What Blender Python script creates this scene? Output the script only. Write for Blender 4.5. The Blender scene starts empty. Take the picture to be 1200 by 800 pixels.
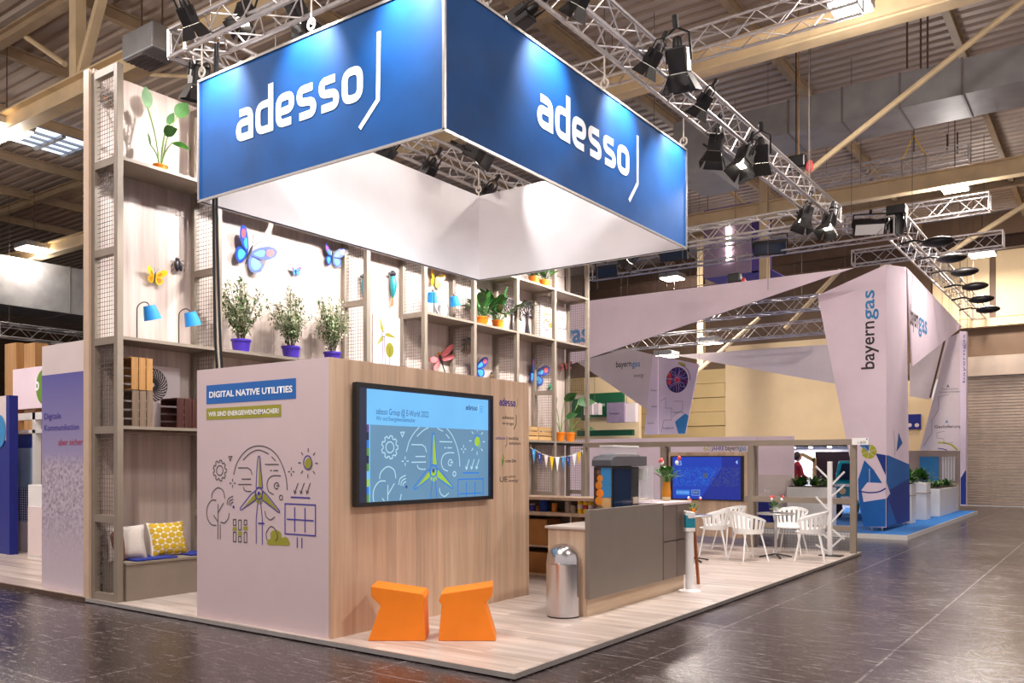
import bpy, bmesh, math, random
from mathutils import Vector, Matrix
random.seed(7)
S = bpy.context.scene
COL = S.collection
V = Vector
# ------------------------------------------------------------------ camera
FPX = 1001.0                      # focal length in pixels of the 1200 px wide frame
YAW = math.atan(713 / 1001)       # view direction against the stand's long axis
EYE = 1.65
cd = bpy.data.cameras.new('camera'); cam = bpy.data.objects.new('camera', cd); COL.objects.link(cam)
cd.sensor_fit = 'HORIZONTAL'; cd.sensor_width = 36; cd.lens = 36 * FPX / 1200
cd.shift_y = 140 / 1200; cd.clip_end = 300
cam.location = (0, 0, EYE); cam.rotation_euler = (math.pi / 2, 0, YAW)
S.camera = cam
S.view_settings.view_transform = 'Standard'; S.view_settings.look = 'None'
S.view_settings.gamma = 1; S.view_settings.use_curve_mapping = False
S.view_settings.exposure = 0.08
# ------------------------------------------------------------------ world: soft even light of the rest of the hall
W = bpy.data.worlds.new('world'); S.world = W; W.use_nodes = True
W.node_tree.nodes['Background'].inputs[0].default_value = (1.0, 0.88, 0.86, 1)
W.node_tree.nodes['Background'].inputs[1].default_value = .72
SPOT_K = 1.0                      # strength of the stand's spotlights
HALL_K = .8                      # strength of the hall lamps

FX, FY = -math.sin(YAW), math.cos(YAW); RX, RY = math.cos(YAW), math.sin(YAW)
def at(ax, v, px, py):
    """point of the plane  axis = v  that was measured at pixel (px, py) of the photograph"""
    a = (px - 600) / FPX
    d = V((FX + RX * a, FY + RY * a, (540 - py) / FPX)); c = V((0, 0, EYE))
    i = 'xyz'.index(ax)
    return c + d * ((v - c[i]) / d[i])
def lin(c):
    return tuple((x / 255 / 12.92 if x / 255 <= .04045 else ((x / 255 + .055) / 1.055) ** 2.4) for x in c)

# ------------------------------------------------------------------ materials
def newmat(name):
    m = bpy.data.materials.new(name); m.use_nodes = True
    nt = m.node_tree; return m, nt, nt.nodes['Principled BSDF'], nt.nodes, nt.links
def mat(name, c, rough=.5, metal=0, var=.08, scale=6, stretch=(1, 1, 1), bump=0, bscale=90, spec=.5, emit=0, alpha=1, trans=0, ecol=None):
    m, nt, b, N, L = newmat(name)
    c = lin(c)
    tc = N.new('ShaderNodeTexCoord'); mp = N.new('ShaderNodeMapping'); mp.inputs['Scale'].default_value = stretch
    L.new(tc.outputs['Object'], mp.inputs[0])
    nz = N.new('ShaderNodeTexNoise'); nz.inputs['Scale'].default_value = scale; nz.inputs['Detail'].default_value = 3
    L.new(mp.outputs[0], nz.inputs['Vector'])
    rp = N.new('ShaderNodeValToRGB'); rp.color_ramp.elements[0].position = .3; rp.color_ramp.elements[1].position = .7
    rp.color_ramp.elements[0].color = [max(0, x * (1 - var)) for x in c] + [1]
    rp.color_ramp.elements[1].color = [min(1, x * (1 + var)) for x in c] + [1]
    L.new(nz.outputs[0], rp.inputs[0]); L.new(rp.outputs[0], b.inputs['Base Color'])
    b.inputs['Roughness'].default_value = rough; b.inputs['Metallic'].default_value = metal
    b.inputs['Specular IOR Level'].default_value = spec
    if trans: b.inputs['Transmission Weight'].default_value = trans
    if alpha < 1: b.inputs['Alpha'].default_value = alpha
    if emit:
        b.inputs['Emission Strength'].default_value = emit
        if ecol: b.inputs['Emission Color'].default_value = lin(ecol) + (1,)
        else: L.new(rp.outputs[0], b.inputs['Emission Color'])
    if bump:
        n2 = N.new('ShaderNodeTexNoise'); n2.inputs['Scale'].default_value = bscale; L.new(mp.outputs[0], n2.inputs['Vector'])
        bp = N.new('ShaderNodeBump'); bp.inputs['Strength'].default_value = bump; bp.inputs['Distance'].default_value = .01
        L.new(n2.outputs[0], bp.inputs['Height']); L.new(bp.outputs[0], b.inputs['Normal'])
    return m
def wood(name, c, c2, axis='z', strip=.13, rough=.45, rnd=False, rate=11):
    """laminate decor: streaks along one axis, strips of slightly different tone"""
    m, nt, b, N, L = newmat(name)
    tc = N.new('ShaderNodeTexCoord'); mp = N.new('ShaderNodeMapping')
    sc = [rate, rate, rate]; sc['xyz'.index(axis)] = .55; mp.inputs['Scale'].default_value = sc
    if rnd:
        oi = N.new('ShaderNodeObjectInfo'); vm = N.new('ShaderNodeVectorMath'); vm.operation = 'MULTIPLY_ADD'
        vm.inputs[1].default_value = (37, 53, 19); L.new(oi.outputs['Random'], vm.inputs[0]); L.new(tc.outputs['Object'], vm.inputs[2])
        L.new(vm.outputs[0], mp.inputs[0])
    else: L.new(tc.outputs['Object'], mp.inputs[0])
    n1 = N.new('ShaderNodeTexNoise'); n1.inputs['Scale'].default_value = 1; n1.inputs['Detail'].default_value = 5; n1.inputs['Roughness'].default_value = .65
    L.new(mp.outputs[0], n1.inputs['Vector'])
    rp = N.new('ShaderNodeValToRGB'); rp.color_ramp.elements[0].position = .33; rp.color_ramp.elements[1].position = .68
    rp.color_ramp.elements[0].color = lin(c2) + (1,); rp.color_ramp.elements[1].color = lin(c) + (1,)
    L.new(n1.outputs[0], rp.inputs[0])
    sx = N.new('ShaderNodeSeparateXYZ'); L.new(tc.outputs['Object'], sx.inputs[0])
    ad = N.new('ShaderNodeMath'); ad.operation = 'ADD'
    o = [k for k in 'XYZ' if k != axis.upper()]
    L.new(sx.outputs[o[0]], ad.inputs[0]); L.new(sx.outputs[o[1]], ad.inputs[1])
    dv = N.new('ShaderNodeMath'); dv.operation = 'DIVIDE'; dv.inputs[1].default_value = strip; L.new(ad.outputs[0], dv.inputs[0])
    fl = N.new('ShaderNodeMath'); fl.operation = 'FLOOR'; L.new(dv.outputs[0], fl.inputs[0])
    if rnd:
        f2 = N.new('ShaderNodeMath'); f2.operation = 'MULTIPLY_ADD'; f2.inputs[1].default_value = 77; f2.inputs[2].default_value = 0
        L.new(oi.outputs['Random'], f2.inputs[0]); src = f2
    else: src = fl
    wn = N.new('ShaderNodeTexWhiteNoise'); wn.noise_dimensions = '1D'; L.new(src.outputs[0], wn.inputs['W'])
    mr = N.new('ShaderNodeMapRange'); mr.inputs['To Min'].default_value = .86; mr.inputs['To Max'].default_value = 1.08; L.new(wn.outputs[0], mr.inputs[0])
    mx = N.new('ShaderNodeVectorMath'); mx.operation = 'SCALE'; L.new(rp.outputs[0], mx.inputs[0]); L.new(mr.outputs[0], mx.inputs['Scale'])
    L.new(mx.outputs[0], b.inputs['Base Color']); b.inputs['Roughness'].default_value = rough
    return m

M = {}
M['alu'] = mat('aluminium', (200, 196, 192), .35, .9, var=.06, scale=20)
M['truss'] = mat('truss_aluminium', (205, 200, 200), .32, .75, var=.08, scale=12)
M['greige'] = mat('greige_lacquer', (139, 126, 113), .5, 0, var=.04)
M['greige_edge'] = mat('pale_post_edge', (205, 178, 155), .5, 0, var=.05)
M['wire'] = mat('wire_grey', (112, 102, 98), .45, .4)
M['backwood'] = wood('pale_grey_laminate', (214, 198, 190), (186, 166, 156), 'z', .19)
M['cabwood'] = wood('oak_laminate', (216, 188, 162), (190, 156, 130), 'z', .14)
M['barwood'] = wood('ash_laminate', (196, 170, 146), (172, 144, 122), 'z', .16)
M['plinthwood'] = wood('ash_laminate_plinth', (205, 182, 156), (176, 150, 124), 'y', .4)
M['plank'] = wood('floor_plank_laminate', (220, 206, 198), (166, 148, 138), 'x', .2, .3, True, 9)
M['whiteprint'] = mat('white_print_panel', (206, 186, 190), .55, 0, var=.015, scale=3)
M['fabric_white'] = mat('white_stretch_fabric', (238, 234, 238), .8, 0, var=.02, scale=3)
M['fabric_lilac'] = mat('lilac_white_fabric', (240, 220, 234), .8, 0, var=.03, scale=2)
M['pinkwhite'] = mat('matt_white_board', (222, 206, 206), .6, 0, var=.03, scale=3)
M['white'] = mat('white_plastic', (236, 234, 232), .38, 0, var=.02)
M['whitepaint'] = mat('white_lacquer', (228, 226, 226), .4, 0, var=.02)
M['print_white'] = mat('white_lettering', (246, 246, 250), .6, 0, var=.01)
M['print_black'] = mat('black_lettering', (48, 42, 44), .6, 0, var=.05)
M['print_line'] = mat('dark_outline_print', (78, 70, 76), .6, 0, var=.05)
M['print_blue'] = mat('blue_lettering', (52, 136, 196), .6, 0, var=.04)
M['print_navy'] = mat('navy_lettering', (62, 52, 150), .6, 0, var=.05)
M['print_olive'] = mat('olive_print', (152, 148, 44), .6, 0, var=.06)
M['print_strip'] = mat('blue_strip_print', (20, 98, 178), .55, 0, var=.04)
M['print_red'] = mat('red_lettering', (172, 48, 64), .6, 0, var=.05)
M['banner'] = mat('blue_banner_fabric', (9, 68, 128), .62, 0, var=.16, scale=2.2, bump=.05, bscale=400, spec=.24)
M['black'] = mat('black_plastic', (22, 22, 24), .35, 0, var=.1)
M['dark'] = mat('dark_metal', (40, 37, 38), .45, .4, var=.1)
M['grey'] = mat('dark_grey_plastic', (84, 82, 86), .4, 0, var=.06)
M['bargrey'] = mat('taupe_lacquer', (118, 108, 100), .4, 0, var=.03)
M['bardoor'] = mat('taupe_door_lacquer', (112, 98, 91), .4, 0, var=.04)
M['steel'] = mat('brushed_steel', (200, 198, 200), .22, 1.0, var=.05, scale=4, stretch=(30, 30, .4))
M['orange'] = mat('orange_foam', (236, 128, 14), .5, 0, var=.05, scale=4)
M['orangepot'] = mat('orange_glazed_pot', (238, 132, 24), .35, 0, var=.08)
M['purplepot'] = mat('violet_plastic_pot', (70, 44, 168), .4, 0, var=.06)
M['soil'] = mat('potting_soil', (52, 38, 28), .9, 0, var=.3, scale=60, bump=.5)
M['leaf'] = mat('green_leaf', (54, 102, 36), .45, 0, var=.35, scale=9)
M['leaf_dark'] = mat('dark_green_leaf', (44, 92, 40), .4, 0, var=.35, scale=9)
M['leaf_pale'] = mat('pale_variegated_leaf', (206, 208, 178), .55, 0, var=.35, scale=14)
M['stem'] = mat('green_stem', (112, 148, 66), .5, 0, var=.2)
M['twig'] = mat('brown_twig', (92, 74, 50), .7, 0, var=.2)
M['lampblue'] = mat('blue_lamp_shade', (22, 128, 200), .55, 0, var=.06)
M['shadein'] = mat('white_shade_lining', (226, 224, 228), .7, 0, var=.03)
M['crate_a'] = wood('honey_crate_wood', (186, 140, 82), (140, 96, 52), 'z', .09)
M['crate_b'] = wood('weathered_crate_wood', (142, 120, 100), (92, 76, 64), 'z', .09)
M['crate_c'] = wood('dark_red_crate_wood', (84, 42, 36), (48, 24, 20), 'z', .09)
M['crate_d'] = wood('pale_crate_wood', (214, 176, 122), (170, 128, 78), 'y', .09)
M['bluepad'] = mat('navy_felt', (24, 42, 132), .85, 0, var=.1, scale=50, bump=.2)
M['greycushion'] = mat('grey_linen', (196, 184, 176), .85, 0, var=.06, scale=60, bump=.2)
M['browncushion'] = mat('rust_velvet', (128, 66, 40), .8, 0, var=.12, scale=30)
M['ochre'] = mat('ochre_cotton', (196, 158, 20), .85, 0, var=.06, scale=40, bump=.15)
M['cream_print'] = mat('cream_cotton', (240, 226, 208), .85, 0, var=.04, scale=40)
M['steelbeam'] = mat('tan_painted_steel', (220, 196, 156), .55, 0, var=.12, scale=2)
M['purlin'] = mat('brown_painted_steel', (172, 148, 118), .55, 0, var=.12, scale=2)
M['rust'] = mat('brown_steel_rod', (92, 70, 56), .6, .2, var=.15)
M['galv'] = mat('galvanised_sheet', (158, 158, 160), .45, .35, var=.14, scale=2.5)
M['galvdark'] = mat('galvanised_underside', (132, 124, 122), .5, .4, var=.12, scale=2)
M['cable'] = mat('black_cable', (24, 24, 28), .5, 0)
M['rope'] = mat('white_sling', (226, 216, 206), .7, 0)
M['cardboard'] = mat('brown_cardboard', (150, 98, 46), .75, 0, var=.08)
M['bluecarpet'] = mat('blue_carpet', (28, 112, 190), .9, 0, var=.08, scale=30)
M['teal'] = mat('teal_car_paint', (20, 134, 158), .25, 0, var=.04)
M['glass_dark'] = mat('dark_window_glass', (22, 40, 66), .12, 0, var=.1)
M['rubber'] = mat('black_rubber', (26, 24, 26), .8, 0)
M['skin'] = mat('skin', (204, 152, 124), .55, 0, var=.06)
M['hair'] = mat('dark_hair', (44, 36, 34), .6, 0, var=.2)
M['redcloth'] = mat('red_sweater', (150, 26, 40), .85, 0, var=.1)
M['darkcloth'] = mat('dark_trousers', (42, 40, 52), .85, 0, var=.1)
M['sign_green'] = mat('leaf_green_print', (104, 146, 42), .6, 0, var=.05)
M['hedgegreen'] = mat('dark_green_print', (14, 92, 58), .6, 0, var=.05)
M['royal'] = mat('royal_blue_board', (20, 32, 128), .5, 0, var=.08)
M['b_blue'] = mat('azure_print', (20, 100, 178), .6, 0, var=.05)
M['b_navy'] = mat('deep_blue_print', (18, 52, 140), .6, 0, var=.06)
M['b_lime'] = mat('lime_print', (176, 178, 40), .6, 0, var=.06)
M['violet'] = mat('violet_banner_cloth', (92, 72, 148), .75, 0, var=.08)
M['mauve'] = mat('mauve_banner_cloth', (146, 126, 150), .75, 0, var=.06)
M['cream'] = mat('cream_wall_panel', (232, 206, 164), .6, 0, var=.05, scale=1)
M['tan'] = mat('tan_metal_cladding', (214, 186, 132), .5, 0, var=.06, scale=1)
M['lampglow'] = mat('lamp_glow', (255, 244, 226), .5, emit=14, var=0)
M['lampglow_far'] = mat('hall_lamp_glow', (255, 238, 214), .5, emit=16, var=0)
M['sky_pane'] = mat('skylight_glow', (206, 224, 255), .4, emit=1.6, var=.05)
M['clear'] = mat('clear_acrylic', (235, 240, 242), .08, 0, var=0, alpha=.22)
M['concrete'] = mat('pale_concrete_panel', (182, 164, 150), .8, 0, var=.10, scale=1.5)
M['darkwall'] = mat('brown_wall_cladding', (112, 88, 68), .6, 0, var=.12, scale=1.5)
M['timber'] = wood('pine_post', (206, 160, 106), (166, 118, 68), 'z', .2)
M['shutter'] = mat('grey_shutter_slats', (186, 168, 152), .38, .55, var=.08, scale=3)

def hall_floor_material():
    m, nt, b, N, L = newmat('polished_dark_screed')
    tc = N.new('ShaderNodeTexCoord')
    n1 = N.new('ShaderNodeTexNoise'); n1.inputs['Scale'].default_value = .9; n1.inputs['Detail'].default_value = 8; n1.inputs['Roughness'].default_value = .65
    L.new(tc.outputs['Object'], n1.inputs['Vector'])
    rp = N.new('ShaderNodeValToRGB'); e = rp.color_ramp.elements
    e[0].position = .3; e[0].color = lin((25, 18, 21)) + (1,); e[1].position = .72; e[1].color = lin((60, 48, 50)) + (1,)
    L.new(n1.outputs[0], rp.inputs[0])
    # scuffs
    mp = N.new('ShaderNodeMapping'); mp.inputs['Scale'].default_value = (1.6, 8, 1); mp.inputs['Rotation'].default_value = (0, 0, .5); L.new(tc.outputs['Object'], mp.inputs[0])
    n2 = N.new('ShaderNodeTexNoise'); n2.inputs['Scale'].default_value = 2.5; n2.inputs['Detail'].default_value = 10; n2.inputs['Roughness'].default_value = .8
    L.new(mp.outputs[0], n2.inputs['Vector'])
    r2 = N.new('ShaderNodeValToRGB'); r2.color_ramp.elements[0].position = .50; r2.color_ramp.elements[1].position = .78; L.new(n2.outputs[0], r2.inputs[0])
    # joints between the slabs
    br = N.new('ShaderNodeTexBrick'); br.offset = 0; br.inputs['Scale'].default_value = 1; br.inputs['Brick Width'].default_value = 1.6; br.inputs['Row Height'].default_value = 1.6
    br.inputs['Mortar Size'].default_value = .012; br.inputs['Color1'].default_value = (0, 0, 0, 1); br.inputs['Color2'].default_value = (0, 0, 0, 1); br.inputs['Mortar'].default_value = (1, 1, 1, 1)
    L.new(tc.outputs['Object'], br.inputs['Vector'])
    nj = N.new('ShaderNodeMath'); nj.operation = 'MULTIPLY'; L.new(br.outputs['Color'], nj.inputs[0]); nj.inputs[1].default_value = .8
    rj = N.new('ShaderNodeValToRGB'); rj.color_ramp.elements[0].position = .42; rj.color_ramp.elements[1].position = .66; L.new(n2.outputs[0], rj.inputs[0]); L.new(rj.outputs[0], nj.inputs[1])
    n3 = N.new('ShaderNodeTexNoise'); n3.inputs['Scale'].default_value = 42; n3.inputs['Detail'].default_value = 4; L.new(tc.outputs['Object'], n3.inputs['Vector'])
    r3 = N.new('ShaderNodeValToRGB'); r3.color_ramp.elements[0].position = .62; r3.color_ramp.elements[1].position = .74; L.new(n3.outputs[0], r3.inputs[0])
    mm = N.new('ShaderNodeMath'); mm.operation = 'MAXIMUM'; L.new(nj.outputs[0], mm.inputs[0]); L.new(r3.outputs[0], mm.inputs[1]); nj = mm
    ad = N.new('ShaderNodeMath'); ad.operation = 'MAXIMUM'; L.new(r2.outputs[0], ad.inputs[0]); L.new(nj.outputs[0], ad.inputs[1])
    mx = N.new('ShaderNodeMix'); mx.data_type = 'RGBA'; mx.inputs['B'].default_value = lin((156, 140, 138)) + (1,)
    ml = N.new('ShaderNodeMath'); ml.operation = 'MULTIPLY'; ml.inputs[1].default_value = .8; L.new(ad.outputs[0], ml.inputs[0])
    L.new(ml.outputs[0], mx.inputs['Factor']); L.new(rp.outputs[0], mx.inputs['A']); L.new(mx.outputs['Result'], b.inputs['Base Color'])
    mr = N.new('ShaderNodeMapRange'); mr.inputs['To Min'].default_value = .05; mr.inputs['To Max'].default_value = .30
    ra = N.new('ShaderNodeMath'); ra.operation = 'MULTIPLY_ADD'; ra.inputs[1].default_value = .35; L.new(ad.outputs[0], ra.inputs[0]); L.new(mr.outputs[0], ra.inputs[2])
    L.new(n1.outputs[0], mr.inputs[0]); L.new(ra.outputs[0], b.inputs['Roughness'])
    b.inputs['Specular IOR Level'].default_value = .6
    bp = N.new('ShaderNodeBump'); bp.inputs['Strength'].default_value = .2; bp.inputs['Distance'].default_value = .01
    L.new(n2.outputs[0], bp.inputs['Height']); L.new(bp.outputs[0], b.inputs['Normal'])
    return m
M['hallfloor'] = hall_floor_material()
M['deck'] = mat('corrugated_roof_sheet', (192, 174, 160), .5, .1, var=.10, scale=.6, stretch=(.3, 1, 1))

# ------------------------------------------------------------------ mesh helpers
class MB:
    def __init__(s): s.v = []; s.f = []
    def add(s, vs, fs):
        o = len(s.v); s.v += [V(p) for p in vs]; s.f += [tuple(i + o for i in f) for f in fs]; return s
    def box(s, x0, x1, y0, y1, z0, z1):
        return s.add([(x, y, z) for z in (z0, z1) for y in (y0, y1) for x in (x0, x1)],
                     [(0, 2, 3, 1), (4, 5, 7, 6), (0, 1, 5, 4), (2, 6, 7, 3), (0, 4, 6, 2), (1, 3, 7, 5)])
    def obox(s, c, size, R=None):
        R = R or Matrix.Identity(3); h = [k / 2 for k in size]
        return s.add([V(c) + R @ V((x * h[0], y * h[1], z * h[2])) for z in (-1, 1) for y in (-1, 1) for x in (-1, 1)],
                     [(0, 2, 3, 1), (4, 5, 7, 6), (0, 1, 5, 4), (2, 6, 7, 3), (0, 4, 6, 2), (1, 3, 7, 5)])
    def beam(s, p0, p1, w, h, up=(0, 0, 1)):
        p0, p1 = V(p0), V(p1); d = (p1 - p0); l = d.length; d.normalize()
        x = d.cross(V(up)); x = x.normalized() if x.length > 1e-6 else V((1, 0, 0)); z = x.cross(d)
        R = Matrix((x, d, z)).transposed()
        return s.obox((p0 + p1) / 2, (w, l, h), R)
    def tube(s, p0, p1, r, n=8, r2=None, cap=True):
        p0, p1 = V(p0), V(p1); d = (p1 - p0).normalized(); r2 = r if r2 is None else r2
        a = d.orthogonal().normalized(); b = d.cross(a)
        vs = []
        for p, q in ((p0, r), (p1, r2)):
            vs += [p + (a * math.cos(2 * math.pi * i / n) + b * math.sin(2 * math.pi * i / n)) * q for i in range(n)]
        fs = [(i, (i + 1) % n, n + (i + 1) % n, n + i) for i in range(n)]
        if cap: fs += [tuple(range(n - 1, -1, -1)), tuple(range(n, 2 * n))]
        return s.add(vs, fs)
    def pipe(s, pts, r, n=8):
        pts = [V(p) for p in pts]; vs = []; prev = None; rr = r if isinstance(r, (list, tuple)) else [r] * len(pts)
        for k, p in enumerate(pts):
            d = (pts[min(k + 1, len(pts) - 1)] - pts[max(k - 1, 0)]).normalized()
            a = d.orthogonal().normalized() if prev is None else (prev - d * prev.dot(d)).normalized()
            prev = a; b = d.cross(a)
            vs += [p + (a * math.cos(2 * math.pi * i / n) + b * math.sin(2 * math.pi * i / n)) * rr[k] for i in range(n)]
        fs = []
        for k in range(len(pts) - 1):
            fs += [(k * n + i, k * n + (i + 1) % n, (k + 1) * n + (i + 1) % n, (k + 1) * n + i) for i in range(n)]
        fs += [tuple(range(n - 1, -1, -1)), tuple(range((len(pts) - 1) * n, len(pts) * n))]
        return s.add(vs, fs)
    def lathe(s, prof, n=20, c=(0, 0, 0), R=None):
        c = V(c); R = R or Matrix.Identity(3); vs = []
        for r, z in prof:
            vs += [c + R @ V((r * math.cos(2 * math.pi * i / n), r * math.sin(2 * math.pi * i / n), z)) for i in range(n)]
        fs = []
        for k in range(len(prof) - 1):
            fs += [(k * n + i, k * n + (i + 1) % n, (k + 1) * n + (i + 1) % n, (k + 1) * n + i) for i in range(n)]
        fs += [tuple(range(n - 1, -1, -1)), tuple(range((len(prof) - 1) * n, len(prof) * n))]
        return s.add(vs, fs)
    def prism(s, pts, off):
        pts = [V(p) for p in pts]; off = V(off); n = len(pts)
        return s.add(pts + [p + off for p in pts], [tuple(range(n)), tuple(range(2 * n - 1, n - 1, -1))] + [(i, n + i, n + (i + 1) % n, (i + 1) % n) for i in range(n)])
    def ball(s, c, r, n=12, m=8, sc=(1, 1, 1)):
        prof = [(max(1e-4, math.sin(math.pi * k / m)) * r, -math.cos(math.pi * k / m) * r) for k in range(m + 1)]
        R = Matrix(((sc[0], 0, 0), (0, sc[1], 0), (0, 0, sc[2])))
        return s.lathe(prof, n, c, R)
    def mesh(s, name):
        me = bpy.data.meshes.new(name); me.from_pydata([tuple(p) for p in s.v], [], s.f); me.update(); return me
    def build(s, name, m, parent=None, smooth=False, bevel=0, label=None, stuff=False, fix=True):
        if parent is not None:
            r = parent
            while r.parent is not None: r = r.parent
            if any(abs(k) > 0 for k in r.location): s.v = [p - r.location for p in s.v]
        me = s.mesh(name)
        if fix:
            bm = bmesh.new(); bm.from_mesh(me); bmesh.ops.recalc_face_normals(bm, faces=bm.faces); bm.to_mesh(me); bm.free()
        o = bpy.data.objects.new(name, me); COL.objects.link(o)
        me.materials.append(M[m] if isinstance(m, str) else m)
        if smooth:
            me.polygons.foreach_set('use_smooth', [True] * len(me.polygons)); me.set_sharp_from_angle(angle=math.radians(40))
        if bevel:
            b = o.modifiers.new('bevel', 'BEVEL'); b.width = bevel; b.segments = 2; b.limit_method = 'ANGLE'
        if parent is not None: o.parent = parent
        if label: o['label'] = label
        if stuff: o['kind'] = 'stuff'
        return o
def tag(o, label, cat, group=None):
    o['label'] = label; o['category'] = cat
    if group: o['group'] = group
    return o
def thing(name, label, cat, loc=(0, 0, 0), group=None):
    o = bpy.data.objects.new(name, None); o.empty_display_size = .1; COL.objects.link(o); o.location = loc
    return tag(o, label, cat, group)
def struct(name, mb, m, **k):
    o = mb.build(name, m, None, **k); o['kind'] = 'structure'; return o
def copy_tree(o, parent=None):
    c = o.copy(); COL.objects.link(c); c.parent = parent
    for ch in list(o.children): copy_tree(ch, c)
    return c
def place(o, loc, rz=0, label=None):
    o.location = loc; o.rotation_euler = (0, 0, rz)
    if label: o['label'] = label
    return o
def instance(name, src, parent, loc, rot=None):
    """another object on the same mesh data"""
    o = bpy.data.objects.new(name, src.data); COL.objects.link(o); o.parent = parent; o.location = loc
    if rot: o.rotation_euler = rot
    return o
def crom(pts, k=6, closed=False):
    pts = [V(p) for p in pts]; n = len(pts); out = []
    rng = range(n if closed else n - 1)
    for i in rng:
        p0 = pts[(i - 1) % n] if closed or i else pts[0]; p1 = pts[i]; p2 = pts[(i + 1) % n]; p3 = pts[(i + 2) % n] if closed or i + 2 < n else pts[-1]
        for j in range(k):
            t = j / k
            out.append(.5 * ((2 * p1) + (p2 - p0) * t + (2 * p0 - 5 * p1 + 4 * p2 - p3) * t * t + (3 * p1 - p0 - 3 * p2 + p3) * t ** 3))
    if not closed: out.append(pts[-1])
    return out
# flat print: strokes and fills drawn in (u, v) metres on a surface
def rounded(pts, r, closed=False, seg=5):
    pts = [V(p) for p in pts]; n = len(pts); out = []
    for i, p in enumerate(pts):
        if not closed and i in (0, n - 1): out.append(p); continue
        a = pts[i - 1] - p; b = pts[(i + 1) % n] - p
        q = min(r, a.length * .5, b.length * .5); A = p + a.normalized() * q; B = p + b.normalized() * q
        for j in range(seg + 1):
            t = j / seg; out.append(A * (1 - t) ** 2 + p * 2 * t * (1 - t) + B * t * t)
    return out
class Ink:
    def __init__(s): s.v = []; s.f = []; s.z = []; s.k = 0
    def _lift(s):
        s.k += 1; s.z += [(s.k % 9) * .00005] * (len(s.v) - len(s.z)); return s
    def line(s, pts, w, closed=False):
        pts = [V((p[0], p[1])) for p in pts]
        q = [pts[0]]
        for p in pts[1:]:
            if (p - q[-1]).length > 1e-5: q.append(p)
        pts = q; n = len(pts)
        if closed and (pts[0] - pts[-1]).length < 1e-5: pts = pts[:-1]; n -= 1
        o = len(s.v)
        for i, p in enumerate(pts):
            a = pts[i - 1] if (i or closed) else None; b = pts[(i + 1) % n] if (i < n - 1 or closed) else None
            d1 = (p - a).normalized() if a is not None else None; d2 = (b - p).normalized() if b is not None else None
            if d1 is None: d1 = d2
            if d2 is None: d2 = d1
            t = d1 + d2; t = t.normalized() if t.length > 1e-4 else d1
            nn = V((-t.y, t.x)); c = max(.45, nn.dot(V((-d1.y, d1.x))))
            s.v += [p + nn * (w / 2 / c), p - nn * (w / 2 / c)]
        m = n if closed else n - 1
        s.f += [(o + 2 * i, o + 2 * i + 1, o + 2 * ((i + 1) % n) + 1, o + 2 * ((i + 1) % n)) for i in range(m)]
        return s._lift()
    def fill(s, pts):
        o = len(s.v); s.v += [V((p[0], p[1])) for p in pts]; s.f.append(tuple(range(o, o + len(pts)))); return s._lift()
    def disc(s, c, rx, ry=None, n=24):
        ry = ry or rx
        return s.fill([(c[0] + rx * math.cos(2 * math.pi * i / n), c[1] + ry * math.sin(2 * math.pi * i / n)) for i in range(n)])
    def ring(s, c, rx, w, ry=None, a0=0, a1=360, n=28):
        ry = ry or rx; full = abs(a1 - a0) >= 360
        k = n if full else n + 1
        return s.line([(c[0] + rx * math.cos(math.radians(a0 + (a1 - a0) * i / n)), c[1] + ry * math.sin(math.radians(a0 + (a1 - a0) * i / n))) for i in range(k)], w, full)
    def build(s, name, m, parent, o, r, u, off=.002, label=None, stuff=False):
        o, r, u = V(o), V(r), V(u); n = r.cross(u)
        mb = MB(); mb.v = [o + r * p.x + u * p.y + n * (off + h) for p, h in zip(s.v, s.z)]; mb.f = list(s.f)
        return mb.build(name, m, parent, label=label, stuff=stuff, fix=False)
_fc = {}
def text(body, name, m, parent, o, r, u, w=None, h=None, off=.002, bold=0, label=None, align='l'):
    """flat lettering: lower-left at o, running along r, upright along u, scaled to width w and cap height h (metres)"""
    cu = bpy.data.curves.new('t', 'FONT'); cu.body = body; cu.size = 1; cu.offset = bold; cu.resolution_u = 3
    ob = bpy.data.objects.new('t', cu); COL.objects.link(ob)
    dg = bpy.context.evaluated_depsgraph_get(); me = bpy.data.meshes.new_from_object(ob.evaluated_get(dg))
    COL.objects.unlink(ob); bpy.data.objects.remove(ob); bpy.data.curves.remove(cu)
    xs = [v.co.x for v in me.vertices]; x0, x1 = min(xs), max(xs)
    sx = w / (x1 - x0) if w else None; sy = h / .73 if h else None
    if sx is None: sx = sy
    if sy is None: sy = sx
    o, r, u = V(o), V(r), V(u); n = r.cross(u); root = parent
    while root.parent is not None: root = root.parent
    sh = {'l': 0, 'r': -(x1 - x0) * sx, 'c': -(x1 - x0) * sx / 2}[align]
    for v in me.vertices:
        x, y = (v.co.x - x0) * sx + sh, v.co.y * sy
        v.co = o + r * x + u * y + n * off - root.location
    ob = bpy.data.objects.new(name, me); me.name = name; COL.objects.link(ob); ob.parent = parent; me.materials.clear(); me.materials.append(M[m])
    if label: ob['label'] = label
    return ob
def measure(body, bold=0):
    cu = bpy.data.curves.new('t', 'FONT'); cu.body = body; cu.size = 1; cu.offset = bold
    ob = bpy.data.objects.new('t', cu); COL.objects.link(ob); bpy.context.view_layer.update(); xs = [c[0] for c in ob.bound_box]
    bpy.data.objects.remove(ob); bpy.data.curves.remove(cu); return max(xs) - min(xs)
def words(body, name, m, parent, o, r, u, w, h, off=.002, bold=0):
    """a line of lettering, one mesh for each word"""
    W_ = measure(body, bold); done = ''
    for q in body.split():
        done += q; e = measure(done, bold); l = measure(q, bold); text(q, name, m, parent, V(o) + V(r) * ((e - l) * w / W_), r, u, l * w / W_, h, off, bold); done += ' '
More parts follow.
